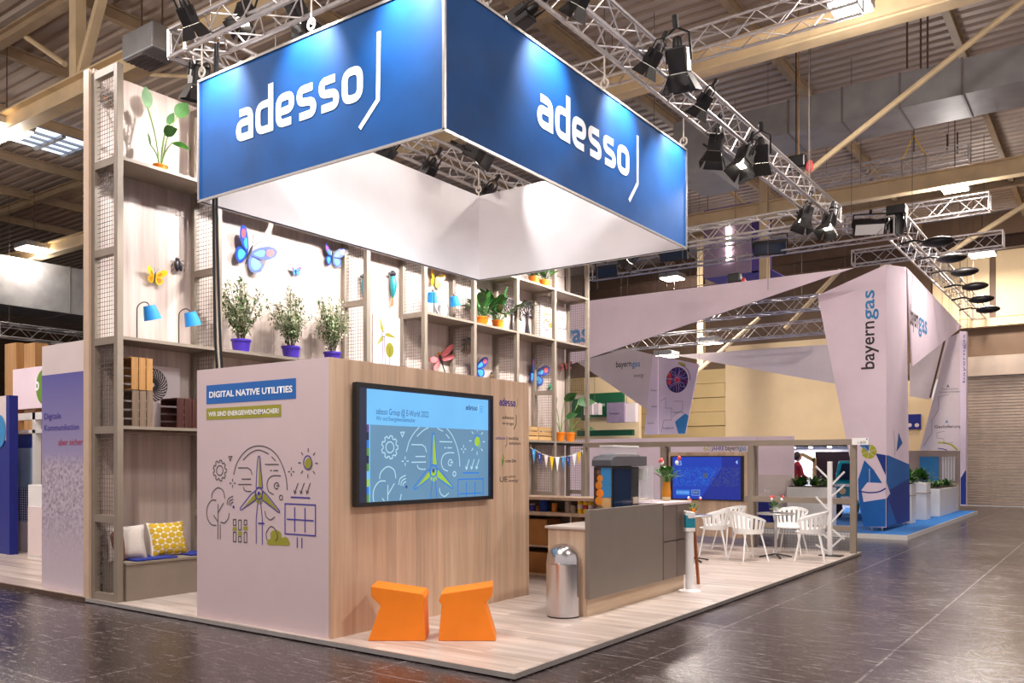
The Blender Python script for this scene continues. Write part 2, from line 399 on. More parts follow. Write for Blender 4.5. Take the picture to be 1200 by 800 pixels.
XP, XM, YP, ZP = V((1, 0, 0)), V((-1, 0, 0)), V((0, 1, 0)), V((0, 0, 1))   # reading directions: XP on walls facing -y, YP on walls facing +x
def adesso_letters(ink, h, w_total):
    """the word 'adesso' in a narrow rounded stroke alphabet, x-height 1 scaled to h, total width w_total"""
    lw = .235; k = .62; gap = .36; x = lw / 2; t = lw / 2; lo, hi, r = t, 1 - t, .26
    segs = []
    def put(paths):
        nonlocal x
        for p, c in paths: segs.append(([(x + a, b) for a, b in p], c))
        x += k + gap
    A = [([(.06, hi), (k, hi), (k, 0)], False), ([(k, .56), (0, .56), (0, lo), (k, lo)], False)]
    D = [([(k, 0), (k, 1.44)], False), ([(k, hi), (0, hi), (0, lo), (k, lo)], False)]
    E = [([(lw / 2 - .005, .47), (k, .47), (k, hi), (0, hi), (0, lo), (k - .02, lo)], False)]
    SS = [([(k - .04, hi), (0, hi), (0, .54), (k, .46), (k, lo), (.0, lo)], False)]
    O = [([(k, hi), (0, hi), (0, lo), (k, lo)], True)]
    for q in (A, D, E, SS, SS, O): put(q)
    tot = x - gap - k + k + lw / 2
    sx = w_total / tot
    for p, c in segs:
        q = rounded(p, r, c, 6)
        ink.line([(a.x * sx, a.y * h) for a in q], lw * (sx + h) / 2, c)
    return ink
# ================================================================== THE HALL
struct('floor', MB().box(-70, 14, -8, 37, -.1, 0), 'hallfloor')
def deck_roof():
    mb = MB(); y = -6.0; z = 10.75; x0, x1 = -70, 14; prof = []
    while y < 37:
        prof += [(y, z), (y + .17, z), (y + .20, z + .07), (y + .31, z + .07)]; y += .34
    vs = [(x, a, b) for x in (x0, x1) for a, b in prof]; n = len(prof)
    mb.add(vs, [(i, i + 1, n + i + 1, n + i) for i in range(n - 1)])
    mb.box(x0, x1, -6, 37, z + .12, z + .2)
    return mb
struct('ceiling', deck_roof(), 'deck', fix=False)
# back wall: cladding above, cream lining, roller shutter
WY = 35.7
wb = struct('wall_back', MB().box(-70, -6.2, WY, WY + .3, 0, 10.7).box(-6.2, 14, WY, WY + .3, 5.5, 10.7).box(1.0, 14, WY, WY + .3, 0, 5.5), 'darkwall')
x_a, x_b = at('y', WY - .1, 800, 450).x, at('y', WY - .1, 851, 450).x
mb = MB()
k = 0
while k * .62 < 5.2:
    z0 = .1 + k * .62; mb.box(-26, x_b, WY - .18 - .05 * (k % 2), WY - .01, z0, z0 + .6); k += 1
mb.build('cladding_board', 'tan', wb)
mb = MB().box(x_b + .02, -8.0, WY - .25, WY - .01, .1, 6.6); mb.build('cream_lining', 'cream', wb)
for kx in (-3.9, -1.8, .2, 2.2):
    MB().box(kx - 1.9, kx, WY - .12, WY - .01, 6.9, 9.3).build('wall_panel', 'cream', wb, bevel=.02)
MB().box(-6.3, 14, WY - .35, WY - .01, 6.55, 6.85).build('wall_rail', 'steelbeam', wb)
MB().box(-6.3, 14, WY - .5, WY - .01, 4.75, 5.45).build('shutter_housing', 'concrete', wb)
mb = MB(); z = .02
while z < 5.5:
    mb.prism([(-4.9, WY - .02, z), (-4.9, WY - .075, z + .02), (-4.9, WY - .075, z + .085), (-4.9, WY - .02, z + .105)], (6.0, 0, 0)); z += .11
d1 = struct('door_1', mb, 'shutter'); d1['label'] = 'grey roller shutter gate in the far wall'
for xx in (-5.1, 1.1):
    MB().box(xx - .12, xx + .12, WY - .12, WY - .01, 0, 5.5).build('guide_rail', 'alu', d1)
struct('wall_left', MB().box(-62, -61.7, -8, WY, 0, 10.7), 'darkwall')

# roof girders: lattice beams across the hall
def ibeam(mb, p0, p1, w, h, t=.035):
    p0, p1 = V(p0), V(p1)
    for dz, hh, ww in ((h / 2 - t / 2, t, w), (-h / 2 + t / 2, t, w), (0, h - 2 * t, t)):
        mb.beam(p0 + V((0, 0, dz)), p1 + V((0, 0, dz)), ww, hh)
    return mb
def girder(y, xs, label, step=7.2, xoff=0., lattice=False, m='steelbeam'):
    g = thing('roof_girder', label, 'girder', (xs[0], y, 8.4), 'lattice girders under the hall roof')
    ibeam(MB(), (xs[0], y, 8.62), (xs[1], y, 8.62), .30, .42).build('bottom_chord', m, g)
    ibeam(MB(), (xs[0], y, 10.45), (xs[1], y, 10.45), .2, .24).build('top_chord', 'purlin', g)
    x = xs[0] + xoff
    while lattice and x + step < xs[1]:
        MB().box(x - .12, x + .12, y - .1, y + .1, 8.83, 10.33).build('vertical', 'steelbeam', g)
        MB().beam((x + .12, y, 8.85), (x + 1.0, y, 10.35), .16, .12).build('diagonal', 'steelbeam', g)
        x += step
girder(8.35, (-45, 6), 'tan lattice girder in the upper left, nearest of the roof girders', xoff=(at('y', 8.35, 91, 60).x + 45) % 7.2, lattice=True)
girder(14.1, (-38, 10), 'tan lattice girder above the blue banner box, second roof girder')
girder(23.4, (-40, 12), 'tan lattice girder behind the ventilation duct, third roof girder')
girder(31.2, (-50, 12), 'tan lattice girder in front of the far wall, last roof girder', xoff=1.2, m='rust')
# purlins along the hall
for k, x in enumerate((-33.5, -30, -26.6, -23.2, -19.8, -16.4, -13.0, -9.6, -6.2, -2.8, .6, 4.0)):
    o = ibeam(MB(), (x, -6, 10.58), (x, WY, 10.58), .14, .26).build('roof_purlin', 'purlin')
    tag(o, 'brown steel purlin under the roof sheets, ' + ('leftmost', 'second from the left', 'third from the left', 'fourth from the left', 'fifth from the left', 'sixth from the left', 'sixth from the right', 'fifth from the right', 'fourth from the right', 'third from the right', 'second from the right', 'rightmost')[k], 'purlin', 'purlins under the roof sheets')
# slim wind braces
def brace(p0, p1, r, label, m='steelbeam', name='wind_brace'):
    o = MB().tube(p0, p1, r, 8).build(name, m, smooth=True); tag(o, label, 'brace'); return o
brace(at('y', 16.4, 940, 207), at('y', 16.4, 1204, -3), .055, 'long tan wind brace slanting across the duct at upper right')
brace(at('y', 27, 1098, 305), at('y', 27, 1206, 237), .075, 'tan wind brace slanting over the far lamps at right')
brace(at('y', 8.5, -6, 18), at('y', 8.5, 76, 75), .055, 'tan wind brace meeting the nearest girder at upper left')
brace(at('y', 11.5, 140, 86), at('y', 11.5, 232, 90), .045, 'level tan wind brace behind the top left plant')
brace(at('y', 10.5, 210, 34), at('y', 10.5, 233, 84), .03, 'thin tan rod hanging beside the banner corner')
brace(at('y', 26, 800, 172), at('y', 26, 905, 270), .07, 'tan wind brace slanting down behind the far truss')
brace(at('y', 30.5, 800, 450), at('y', 30.5, 890, 372), .07, 'thin tan brace rising behind the plasma globe banner')
brace(at('y', 30.6, 920, 385), at('y', 30.6, 985, 316), .08, 'yellow tan brace rising left of the white tower')
# columns
def column(px, y, z1, w, label, z0=0):
    x = at('y', y, px, 300).x
    c = thing('hall_column', label, 'column', (x, y, z0), 'steel columns of the hall')
    mb = MB()
    for s in (-1, 1): mb.box(x - w / 2, x + w / 2, y + s * w / 2 - .012, y + s * w / 2 + .012, z0, z1)
    mb.box(x - .014, x + .014, y - w / 2, y + w / 2, z0, z1)
    mb.build('shaft', 'steelbeam', c)
    MB().box(x - w * .8, x + w * .8, y - w * .8, y + w * .8, z0, z0 + .03).build('base_plate', 'purlin', c)
column(896, 23.4, 10.3, .22, 'tan steel post hanging from the girder behind the far truss', 6.4)
column(1038, 31.2, 8.4, .3, 'tan steel column behind the top of the white tower')
column(822, 31.2, 10.3, .24, 'tan steel post hanging above the plasma globe banner', 5.3)
# ventilation ducts
def duct(name, x0, x1, y0, y1, z0, z1, step, label, axis='x'):
    d = thing(name, label, 'duct', ((x0 + x1) / 2, (y0 + y1) / 2, z0))
    MB().box(x0, x1, y0, y1, z0, z1).build('duct_body', 'galv', d)
    a, b = (x0, x1) if axis == 'x' else (y0, y1)
    t = a + step / 2
    while t < b:
        q = (t - .02, t + .02, y0 - .02, y1 + .02) if axis == 'x' else (x0 - .02, x1 + .02, t - .02, t + .02)
        MB().box(*q, z0 - .02, z1 + .02).build('flange', 'galvdark', d); t += step
    return d
dd = duct('air_duct', -7.4, 9, 18.2, 19.5, 8.62, 9.3, 1.1, 'long galvanised air duct under the roof at upper right')
MB().box(-8.3, -7.4, 18.0, 19.7, 8.1, 9.35).build('end_box', 'galv', dd)
duct('air_duct', -31.5, -29.6, 2, 30, 6.75, 8.35, 2.4, 'pale wide air duct crossing the hall at far left', 'y')
h = thing('fan_heater', 'grey box shaped heater hanging under the girder at upper left', 'heater', at('z', 8.3, 178, 70), None)
c = h.location.copy()
MB().box(c.x - .45, c.x + .45, c.y - .27, c.y + .27, c.z, c.z + .42).build('casing', 'galv', h, bevel=.03)
for k in range(6): MB().box(c.x - .4, c.x + .1, c.y - .23 + k * .08, c.y - .19 + k * .08, c.z - .02, c.z + .01).build('louvre', 'galvdark', h)
for s in (-.3, .3): MB().tube((c.x + s, c.y, c.z + .42), (c.x + s, c.y, 10.5), .015, 6).build('hanger_rod', 'rust', h)
# skylight (structure) with bars
q = [at('z', 10.55, *p) for p in ((15, 165), (37, 147), (103, 170), (73, 186))]
x0, x1 = (q[0].x + q[3].x) / 2, (q[1].x + q[2].x) / 2; y0, y1 = (q[0].y + q[1].y) / 2, (q[2].y + q[3].y) / 2
sk = struct('window_1', MB().box(x0, x1, y0, y1, 10.6, 10.66), 'sky_pane'); sk['label'] = 'bright skylight panel in the roof'
for k in range(1, 4): MB().box(x0 + (x1 - x0) * k / 4 - .03, x0 + (x1 - x0) * k / 4 + .03, y0, y1, 10.54, 10.6).build('glazing_bar', 'galv', sk)
for t in (0, .5, 1): MB().box(x0, x1, y0 + (y1 - y0) * t - .05, y0 + (y1 - y0) * t + .05, 10.52, 10.6).build('glazing_bar', 'galv', sk)
# hall lamps
def area(name, loc, size, power, parent, col=(1, .91, .83), tgt=None, spread=math.pi):
    ld = bpy.data.lights.new(name, 'AREA'); ld.energy = power; ld.size = size; ld.color = col; ld.spread = spread
    o = bpy.data.objects.new(name, ld); COL.objects.link(o); o.parent = parent; o.location = loc
    return o
def hall_lamp(px, py, z, label, size=.55, power=520):
    c = at('z', z, px, py) if z is not None else V((px, py, 8.6))
    t = thing('hall_lamp', label, 'lamp', c, 'lit lamps under the hall roof')
    MB().box(c.x - size / 2, c.x + size / 2, c.y - size / 2, c.y + size / 2, c.z + .03, c.z + .2).build('housing', 'galv', t, bevel=.02)
    MB().box(c.x - size * .46, c.x + size * .46, c.y - size * .46, c.y + size * .46, c.z - .005, c.z + .04).build('glowing_panel', 'lampglow_far', t)
    MB().tube((c.x, c.y, c.z + .2), (c.x, c.y, 10.6), .012, 6).build('hanger_rod', 'rust', t)
    area('hall_lamp_light', (0, 0, -.03), size * .9, power * HALL_K, t)
    ld = bpy.data.lights.new('hall_lamp_glow', 'POINT'); ld.energy = power * .45 * HALL_K; ld.color = (1, .92, .86); ld.shadow_soft_size = .2
    o = bpy.data.objects.new('hall_lamp_glow', ld); COL.objects.link(o); o.parent = t; o.location = (0, 0, -.35)
hall_lamp(8, 155, 8.6, 'bright hall lamp at the left picture edge beside the skylight', .8)
hall_lamp(40, 293, 8.6, 'bright hall lamp at far left above the pale duct', .9, 160)
hall_lamp(997, 10, 8.2, 'big bright hall lamp at the top edge, nearest on the right', .55, 330)
hall_lamp(1119, 222, 8.4, 'bright hall lamp under the third girder at right', .6)
hall_lamp(1151, 299, 8.6, 'bright hall lamp before the lit wall panels at far right', .8)
hall_lamp(788, 327, 8.4, 'bright hall lamp seen over the long white fabric', .75)
hall_lamp(832, 402, 5.9, 'small hall lamp over the far white triangle fabric', .75, 60)
hall_lamp(781, 418, 5.4, 'small hall lamp beside the plasma globe banner', .7, 60)

for x, y, lab in ((-13.5, 3.6, 'added out-of-view lamp to light the ceiling, over the left aisle'), (-21.5, 3.6, 'added out-of-view lamp to light the ceiling, far left'), (-5.0, 1.5, 'added out-of-view lamp to light the ceiling, over the front aisle'), (2.5, 6.0, 'added out-of-view lamp to light the ceiling, right aisle, nearest'), (2.0, 14.0, 'added out-of-view lamp to light the ceiling, right aisle, second')):
    hall_lamp(x, y, None, lab, .6)  # unseen lamps outside the view, added to brighten the ceiling

# ================================================================== TRUSSES
def truss(p0, p1, label, s=.29, fine=False, group='aluminium lighting trusses', rc=.024, rb=.0095, step=None, hang=True):
    p0, p1 = V(p0), V(p1); d = (p1 - p0); L = d.length; d.normalize(); side = d.cross(ZP).normalized()
    t = thing('lighting_truss', label, 'truss', p0, group)
    C = [side * (a * s / 2) + ZP * (b * s / 2) for a, b in ((-1, -1), (1, -1), (1, 1), (-1, 1))]
    for c in C: MB().tube(p0 + c, p1 + c, rc, 8).build('chord', 'truss', t, smooth=True)
    step = step or s * 1.0; n = max(2, round(L / step)); st = L / n
    faces = [(0, 1), (1, 2), (2, 3), (3, 0)]
    for a, b in faces:
        mb = MB()
        for k in range(n):
            A, B = (a, b) if k % 2 == 0 else (b, a)
            e = (p0 + d * (k * st) + C[A], p0 + d * ((k + 1) * st) + C[B])
            if fine: MB().tube(*e, rb, 6, cap=False).build('brace', 'truss', t, smooth=True)
            else: mb.tube(*e, rb, 5, cap=False)
        if not fine: mb.build('lacing', 'truss', t, smooth=True, stuff=True)
    for e in (0, L):
        mb = MB()
        for i in range(4): mb.tube(p0 + d * e + C[i], p0 + d * e + C[(i + 1) % 4], rc * .8, 6)
        mb.build('end_frame', 'truss', t, smooth=True)
    for e in (.12, .88) if hang else ():
        q = p0 + d * (L * e); MB().tube(q + ZP * (s / 2), (q.x, q.y, 10.78), .008, 6).build('hanger_wire', 'wire', t)
    return t
TZ = 6.06
truss((-4.25, 4.2, TZ), (-4.25, 15.95, TZ), 'near aluminium truss running back above the right banner face', fine=True)
truss((-8.05, 5.25, TZ), (-8.05, 15.95, TZ), 'aluminium truss behind the banner box above the shelf wall', fine=True)
truss((-8.2, 5.42, TZ + .02), (-4.1, 5.42, TZ + .02), 'short aluminium truss across the top left, front of the rig', fine=True)
truss((-8.2, 15.8, TZ + .02), (-4.1, 15.8, TZ + .02), 'aluminium truss closing the rig behind the banner box', fine=True)
def tx(y, z, pa, pb, label, s=.3, **k):
    a, b = at('y', y, *pa), at('y', y, *pb); zz = (a.z + b.z) / 2 if z is None else z
    return truss((a.x, y, zz), (b.x, y, zz), label, s, **k)
tx(12.4, None, (675, 88), (1008, 3), 'aluminium truss crossing above the near truss at top right', .34, group='trusses over the neighbouring stands', fine=True)
tx(20.2, None, (690, 322), (1050, 262), 'aluminium truss over the long white fabric with black flood lamps', .4, group='trusses over the neighbouring stands')
tx(25.5, None, (948, 211), (1136, 184), 'short aluminium truss above the third girder at right', .42, group='trusses over the neighbouring stands')
tx(25.0, None, (990, 264), (1160, 235), 'aluminium truss below the third girder lamp at right', .42, group='trusses over the neighbouring stands')
tx(27.0, None, (1000, 306), (1176, 277), 'aluminium truss level with the far right hall lamp', .42, group='trusses over the neighbouring stands')
tx(26.0, None, (790, 374), (962, 351), 'aluminium truss seen below the slanting edge of the long fabric', .4, group='trusses over the neighbouring stands')
tx(28.0, None, (700, 405), (968, 383), 'lowest aluminium truss just above the far triangle fabric', .42, group='trusses over the neighbouring stands')
a = at('x', -4.15, 1052, 266); b = at('x', -4.15, 1148, 368)
truss((-4.15, a.y, (a.z + b.z) / 2), (-4.15, b.y, (a.z + b.z) / 2), 'aluminium truss receding over the white tower with arm lamps', .42, group='trusses over the neighbouring stands')
a = at('x', -30, -4, 387); b = at('x', -30, 110, 398)
truss((-30, a.y, (a.z + b.z) / 2), (-30, b.y, (a.z + b.z) / 2), 'aluminium truss at far left above the timber posts', .45, group='trusses over the neighbouring stands')

# ================================================================== SPOTLIGHTS
def make_spot():
    t = thing('spotlight', 'x', 'spotlight')      # built pointing along -z, hung by its clamp
    MB().box(-.085, .085, -.085, .085, -.02, .2).build('lamp_body', 'dark', t, bevel=.015)
    MB().lathe([(.05, .2), (.04, .27), (.02, .29)], 12).build('rear_cap', 'dark', t, smooth=True)
    MB().box(-.07, .07, -.07, .07, -.032, -.018).build('lens', 'lampglow', t)
    for i in range(4):
        a = i * math.pi / 2; R = Matrix.Rotation(a, 3, 'Z')
        MB().add([R @ V(p) for p in ((.08, -.085, -.02), (.08, .085, -.02), (.15, .12, -.17), (.15, -.12, -.17),
                                     (.086, -.085, -.02), (.086, .085, -.02), (.156, .12, -.17), (.156, -.12, -.17))],
                 [(0, 1, 2, 3), (7, 6, 5, 4), (0, 4, 5, 1), (1, 5, 6, 2), (2, 6, 7, 3), (3, 7, 4, 0)]).build('barn_door', 'dark', t)
    MB().pipe([(-.11, 0, .08), (-.11, 0, .3), (0, 0, .36), (.11, 0, .3), (.11, 0, .08)], .012, 6).build('yoke', 'dark', t, smooth=True)
    MB().tube((0, 0, .35), (0, 0, .46), .028, 8).build('clamp', 'black', t, smooth=True)
    return t
spot_proto = make_spot(); spot_used = [False]
def spot(loc, tgt, label, power=260, angle=62, blend=.5, col=(1, .97, .94), scale=1.0, group='spotlights on the trusses', pole=None):
    t = spot_proto if not spot_used[0] else copy_tree(spot_proto); spot_used[0] = True
    loc, tgt = V(loc), V(tgt); t.location = loc; t.scale = (scale,) * 3
    t.rotation_euler = (tgt - loc).to_track_quat('-Z', 'Y').to_euler(); tag(t, label, 'spotlight', group)
    if pole:
        R = t.rotation_euler.to_matrix().inverted(); mb = MB().tube(loc + V((0, 0, .1)), V((loc.x, loc.y, pole)), .014, 6)
        mb.v = [R @ (p - loc) / scale + loc for p in mb.v]; mb.build('hanger_pole', 'dark', t)
    if power:
        ld = bpy.data.lights.new('spot_light', 'SPOT'); ld.energy = power * SPOT_K; ld.spot_size = math.radians(angle); ld.spot_blend = blend; ld.color = col; ld.shadow_soft_size = .05
        o = bpy.data.objects.new('spot_light', ld); COL.objects.link(o); o.location = loc + (tgt - loc).normalized() * .06 * scale; o.rotation_euler = t.rotation_euler
    return t
# on the rear truss, washing the shelf wall
for k, (y, ty, tz) in enumerate(((6.95, 6.0, 4.6), (8.15, 7.6, 3.7), (9.0, 9.2, 3.8), (10.3, 10.2, 3.8), (11.6, 11.5, 3.9), (12.9, 12.7, 3.9), (14.1, 13.9, 4.0), (15.1, 15.0, 4.0))):
    names = ('first', 'second', 'third', 'fourth', 'fifth', 'sixth', 'seventh', 'last')
    spot((-7.9, y, TZ - (.30 if k == 0 else .44)), (-9.8, ty, tz), f'black spotlight on the truss before the shelf wall, {names[k]} from the front', 350, 100, .6, pole=5.93)
# outside the two blue faces
for k, x in enumerate((-7.25, -5.95, -4.75)):
    spot((x, 4.88, 5.84), (x - .05, 5.256, 5.32), ('black spotlight above the left end of the front banner face', 'black spotlight above the middle of the front banner face', 'black spotlight above the right end of the front banner face')[k], 230, 88, .9, (.92, .97, 1), .75)
for k, y in enumerate((6.7, 8.15, 9.5)):
    spot((-4.03, y, 5.82), (-4.41, y + .05, 5.32), ('glaring spotlight above the side banner face, nearest of three', 'spotlight above the side banner face, middle of three', 'spotlight above the side banner face near its far corner')[k], 230, 88, .9, (.92, .97, 1), .75)
# inside the box and over the floor
spot((-4.75, 6.7, 5.85), (-7.67, 6.6, 4.75), 'black spotlight inside the banner box shining on its white lining', 190, 80, .5)
spot((-7.2, 9.3, 5.85), (-5.2, 9.95, 4.6), 'black spotlight inside the banner box near its far corner', 90, 80, .5)
c = at('y', 11.2, 797, 92)
spot(at('x', -3.98, 797, 84), (-4.3, 11.0, 0), 'black spotlight with open barn doors on top of the near truss', 230, 75, .6, scale=1.25)
spot((-4.35, 10.7, 5.72), (-5.2, 10.4, 0), 'black spotlight hanging beside the banner corner, left of the cluster', 200, 85, .6, scale=1.1)
spot((-4.15, 11.2, 5.68), (-5.0, 8.5, 0), 'white faced spotlight in the cluster under the near truss', 240, 85, .6, scale=1.1)
spot((-4.0, 11.5, 5.75), (-4.6, 13.5, 0), 'right hand spotlight in the cluster under the near truss', 160, 85, .6, scale=1.1)
spot((-4.35, 14.6, 5.72), (-5.5, 13.5, 0), 'black spotlight near the far end of the truss, left one', 160, 85, .6, scale=1.1)
spot((-4.12, 15.2, 5.72), (-4.6, 12.5, 0), 'white faced spotlight near the far end of the truss, right one', 130, 85, .6, scale=1.1)
spot(at('y', 5.6, 285, 22), (-6.8, 3.9, 2.2), 'white faced spotlight hanging at the top left truss corner', 60, 70, .6, scale=.9)
spot(at('y', 5.7, 352, 22), (-6.3, 7.5, 3.0), 'black spotlight under the short front truss', 60, 70, .6, scale=.9)
spot((-4.5, 5.6, 5.75), (-4.9, 6.4, 0), 'spotlight over the front floor corner of the stand', 150, 85, .6)
spot((-8.2, 5.6, 5.75), (-9.5, 5.9, 1.0), 'spotlight at the truss corner shining down on the bench bay', 420, 60, .6)
# ================================================================== THE STAND: raised floor
PX0, PX1, PY0, PY1, PZ = -9.84, -3.70, 5.23, 15.8, .05
pf = thing('stand_platform', 'raised stand floor of pale wood planks with a metal edge', 'platform', ((PX0 + PX1) / 2, (PY0 + PY1) / 2, 0))
MB().box(PX0 + .05, PX1 - .05, PY0 + .05, PY1 - .05, .001, .035).build('base_board', 'black', pf)
for q in ((PX0, PX1, PY0, PY0 + .012, .012, .052), (PX1 - .012, PX1, PY0 + .012, PY1, .012, .052), (PX0, PX1 - .012, PY1 - .012, PY1, .012, .052), (PX0, PX0 + .012, PY0 + .012, PY1 - .012, .012, .052)):
    MB().box(*q).build('edge_trim', 'alu', pf)
rows = 48; rw = (PY1 - PY0 - .03) / rows; plank_src = {}
def plank(length, x, y):
    key = round(length, 2)
    lx, ly = (x + length / 2) - pf.location.x, (y + rw / 2) - pf.location.y
    if key not in plank_src:
        a, b, e = length / 2, rw / 2, .0025
        mb = MB().add([(-a, -b, .035), (a, -b, .035), (a, b, .035), (-a, b, .035), (-a, -b, .0475), (a, -b, .0475), (a, b, .0475), (-a, b, .0475),
                       (-a + e, -b + e, .05), (a - e, -b + e, .05), (a - e, b - e, .05), (-a + e, b - e, .05)],
                      [(0, 1, 5, 4), (1, 2, 6, 5), (2, 3, 7, 6), (3, 0, 4, 7), (4, 5, 9, 8), (5, 6, 10, 9), (6, 7, 11, 10), (7, 4, 8, 11), (8, 9, 10, 11)])
        me = mb.mesh('plank'); me.materials.append(M['plank']); plank_src[key] = me
    o = bpy.data.objects.new('plank', plank_src[key]); COL.objects.link(o); o.parent = pf; o.location = (lx, ly, 0)
for r in range(rows):
    y = PY0 + .015 + r * rw; x = PX0 + .015; first = (.42, .84, 1.26)[r % 3]; end = PX1 - .015
    while x < end - .01:
        ln = min(first if x < PX0 + .1 else 1.4, end - x); plank(ln, x, y); x += ln

# ================================================================== shelf wall
XF, XR = -9.225, -9.80          # front plane and back panel plane
FR = [5.27 + .0365 + 1.308 * k for k in range(9)]    # centre lines of the nine upright frames
LV = [.05, 1.03, 2.05, 3.07, 4.09, 5.11, 6.13]
sw = thing('shelf_wall', 'tall greige shelf wall with wire mesh ends and pale wood back', 'shelf', (XF, FR[0], PZ))
PW = .075
def wires(mb, x0, x1, z0, z1, y, d=.052, t=.0042):
    nx = max(2, round((x1 - x0) / d)); nz = max(2, round((z1 - z0) / d))
    for i in range(1, nx): x = x0 + (x1 - x0) * i / nx; mb.box(x - t / 2, x + t / 2, y - t / 2, y + t / 2, z0, z1)
    for i in range(1, nz): z = z0 + (z1 - z0) * i / nz; mb.box(x0, x1, y - t / 2, y + t / 2, z - t / 2, z + t / 2)
for k, y in enumerate(FR):
    top = 3.07 if k == 2 else 6.16
    MB().box(XF - PW, XF, y - PW / 2, y + PW / 2, PZ, top).build('post', 'greige', sw, bevel=.004)
    MB().box(XR + .02, XR + .02 + PW, y - PW / 2, y + PW / 2, PZ, top).build('post', 'greige', sw, bevel=.004)
    for j, z in enumerate(LV):
        if z > top + .01: continue
        h = .085
        z0 = z if j == 0 else (z - h + (.03 if j == 6 else .0))
        MB().box(XR + .02 + PW, XF - PW, y - PW / 2, y + PW / 2, z0, z0 + h).build('crossbar', 'greige', sw)
    mb = MB()
    for j in range(6):
        if LV[j + 1] > top + .01: continue
        wires(mb, XR + .02 + PW, XF - PW, LV[j] + (.08 if j == 0 else 0), LV[j + 1] - .085, y)
    mb.build('wire_mesh', 'wire', sw, stuff=True)
MB().box(XR - .02, XR + .02, FR[0] - .06, FR[0] + .03, PZ, 6.2).build('end_fin', 'greige_edge', sw)
MB().box(XR - .1, XR + .018, FR[0] - .066, FR[0] - .03, PZ, 6.22).build('edge_board', 'greige_edge', sw)
for k in range(8):
    y0, y1 = FR[k] + (0 if k else .0), FR[k + 1]
    if k == 7: y1 = FR[8] - .05
    MB().box(XR - .02, XR, y0 + .002, y1 - .002, PZ, 6.25).build('back_panel', 'backwood', sw)
shelf_map = {6: (), 5: (0, 1, 2, 3, 4, 5, 6, 7), 4: (4, 5, 6, 7), 3: (0, 1, 2), 2: (0, 1, 5, 6, 7), 1: ()}
for j, bays in shelf_map.items():
    for b in bays:
        MB().box(XR, XF - .004, FR[b] + PW / 2, FR[b + 1] - PW / 2, LV[j] - .03, LV[j]).build('shelf_board', 'greige', sw)
        MB().box(XF - .03, XF - .003, FR[b] + PW / 2, FR[b + 1] - PW / 2, LV[j] - .036, LV[j] + .001).build('shelf_lip', 'greige', sw)
for b in (6, 7):   # dark band under the low right shelves
    MB().box(XF - .2, XF - .03, FR[b] + PW / 2, FR[b + 1] - PW / 2, LV[2] - .075, LV[2] - .031).build('underside_band', 'dark', sw)
MB().box(XF - .2, XF - .03, FR[0] + PW / 2, FR[1] - PW / 2, LV[2] - .085, LV[2] - .031).build('underside_band', 'rust', sw)  # brown band under the low left shelf
# bench in the first bay
bn = thing('bench', 'taupe box bench built into the first shelf bay', 'bench', (-9.45, 6.6, PZ))
MB().box(XR + .1, XF + .02, FR[0] + .06, 8.3, PZ, .46).build('bench_body', 'greige', bn)
MB().box(XR + .1, XF + .03, FR[0] + .05, 8.3, .46, .49).build('bench_top', 'greige', bn, bevel=.004)

# ================================================================== back frame along the far edge
BY = 15.5
bf = thing('open_frame', 'greige open frame of posts and rails along the far stand edge', 'frame', (-6.4, BY, PZ))
px_posts = [at('y', BY, p, 600).x for p in (777.5, 880.5)] + [-3.72 - .05]
xs = [XF + .05] + px_posts
for x in xs: MB().box(x - .05, x + .05, BY - .05, BY + .05, PZ, 1.93).build('post', 'greige', bf, bevel=.004)
for x in px_posts[:2]: MB().box(x - .02, x + .06, BY + .12, BY + .2, PZ, 1.94).build('rear_post', 'greige', bf, bevel=.004)
MB().box(xs[0], xs[3] + .05, BY - .05, BY + .05, 1.93, 2.03).build('top_rail', 'greige', bf)
MB().box(xs[2] + .05, xs[3] - .05, BY - .045, BY + .045, .90, 1.0).build('middle_rail', 'greige', bf)
MB().box(xs[2] + .05, xs[3] - .05, BY - .045, BY + .045, .42, .52).build('lower_rail', 'greige', bf)
MB().box(px_posts[1] - .35, px_posts[1] - .05, BY - .045, BY + .045, .90, 1.0).build('middle_rail', 'greige', bf)
mb = MB(); wires(mb, xs[2] + .05, xs[3] - .05, .05, .42, BY); mb.build('wire_mesh', 'wire', bf, stuff=True)
sg = thing('number_sign', 'small white stand number sign on top of the corner post', 'sign', (-3.8, BY, 2.02))
a, b = at('y', BY - .06, 998.5, 513), at('y', BY - .06, 1018, 521)
MB().box(a.x, b.x, BY - .075, BY - .055, b.z, a.z).build('plate', 'white', sg)
text('1-B35', 'lettering', 'print_black', sg, (a.x + .1, BY - .076, b.z + .02), XP, ZP, .13, .045)
MB().box(b.x - .035, b.x - .015, BY - .08, BY - .074, a.z - .035, a.z - .012).build('corner_mark', 'print_navy', sg)

# ================================================================== white cabin with oak side
CX0, CX1, CY0, CY1, CZ = -7.77, -5.77, 5.30, 8.45, 2.585
cb = thing('cabin', 'boxy cabin with white printed front and oak laminate side', 'cabin', ((CX0 + CX1) / 2, (CY0 + CY1) / 2, PZ))
fp = MB().box(CX0, CX1 - .03, CY0, CY0 + .03, PZ, CZ).build('front_panel', 'whiteprint', cb)
sp = MB().box(CX1 - .03, CX1, CY0 + .001, CY1, PZ, CZ - .003).build('side_panel', 'cabwood', cb)
MB().box(CX0, CX0 + .03, CY0 + .03, CY1, PZ, CZ).build('left_panel', 'backwood', cb)
MB().box(CX0 + .03, CX1 - .03, CY1 - .03, CY1, PZ, CZ).build('rear_panel', 'backwood', cb)
def fz(px, py): p = at('y', CY0, px, py); return (p.x, p.z)
O0 = (0, CY0, 0)
q = [fz(242, 450.5), fz(242, 473.5), fz(347, 467), fz(347, 444)]
zt, zb = (q[0][1] + q[3][1]) / 2, (q[1][1] + q[2][1]) / 2
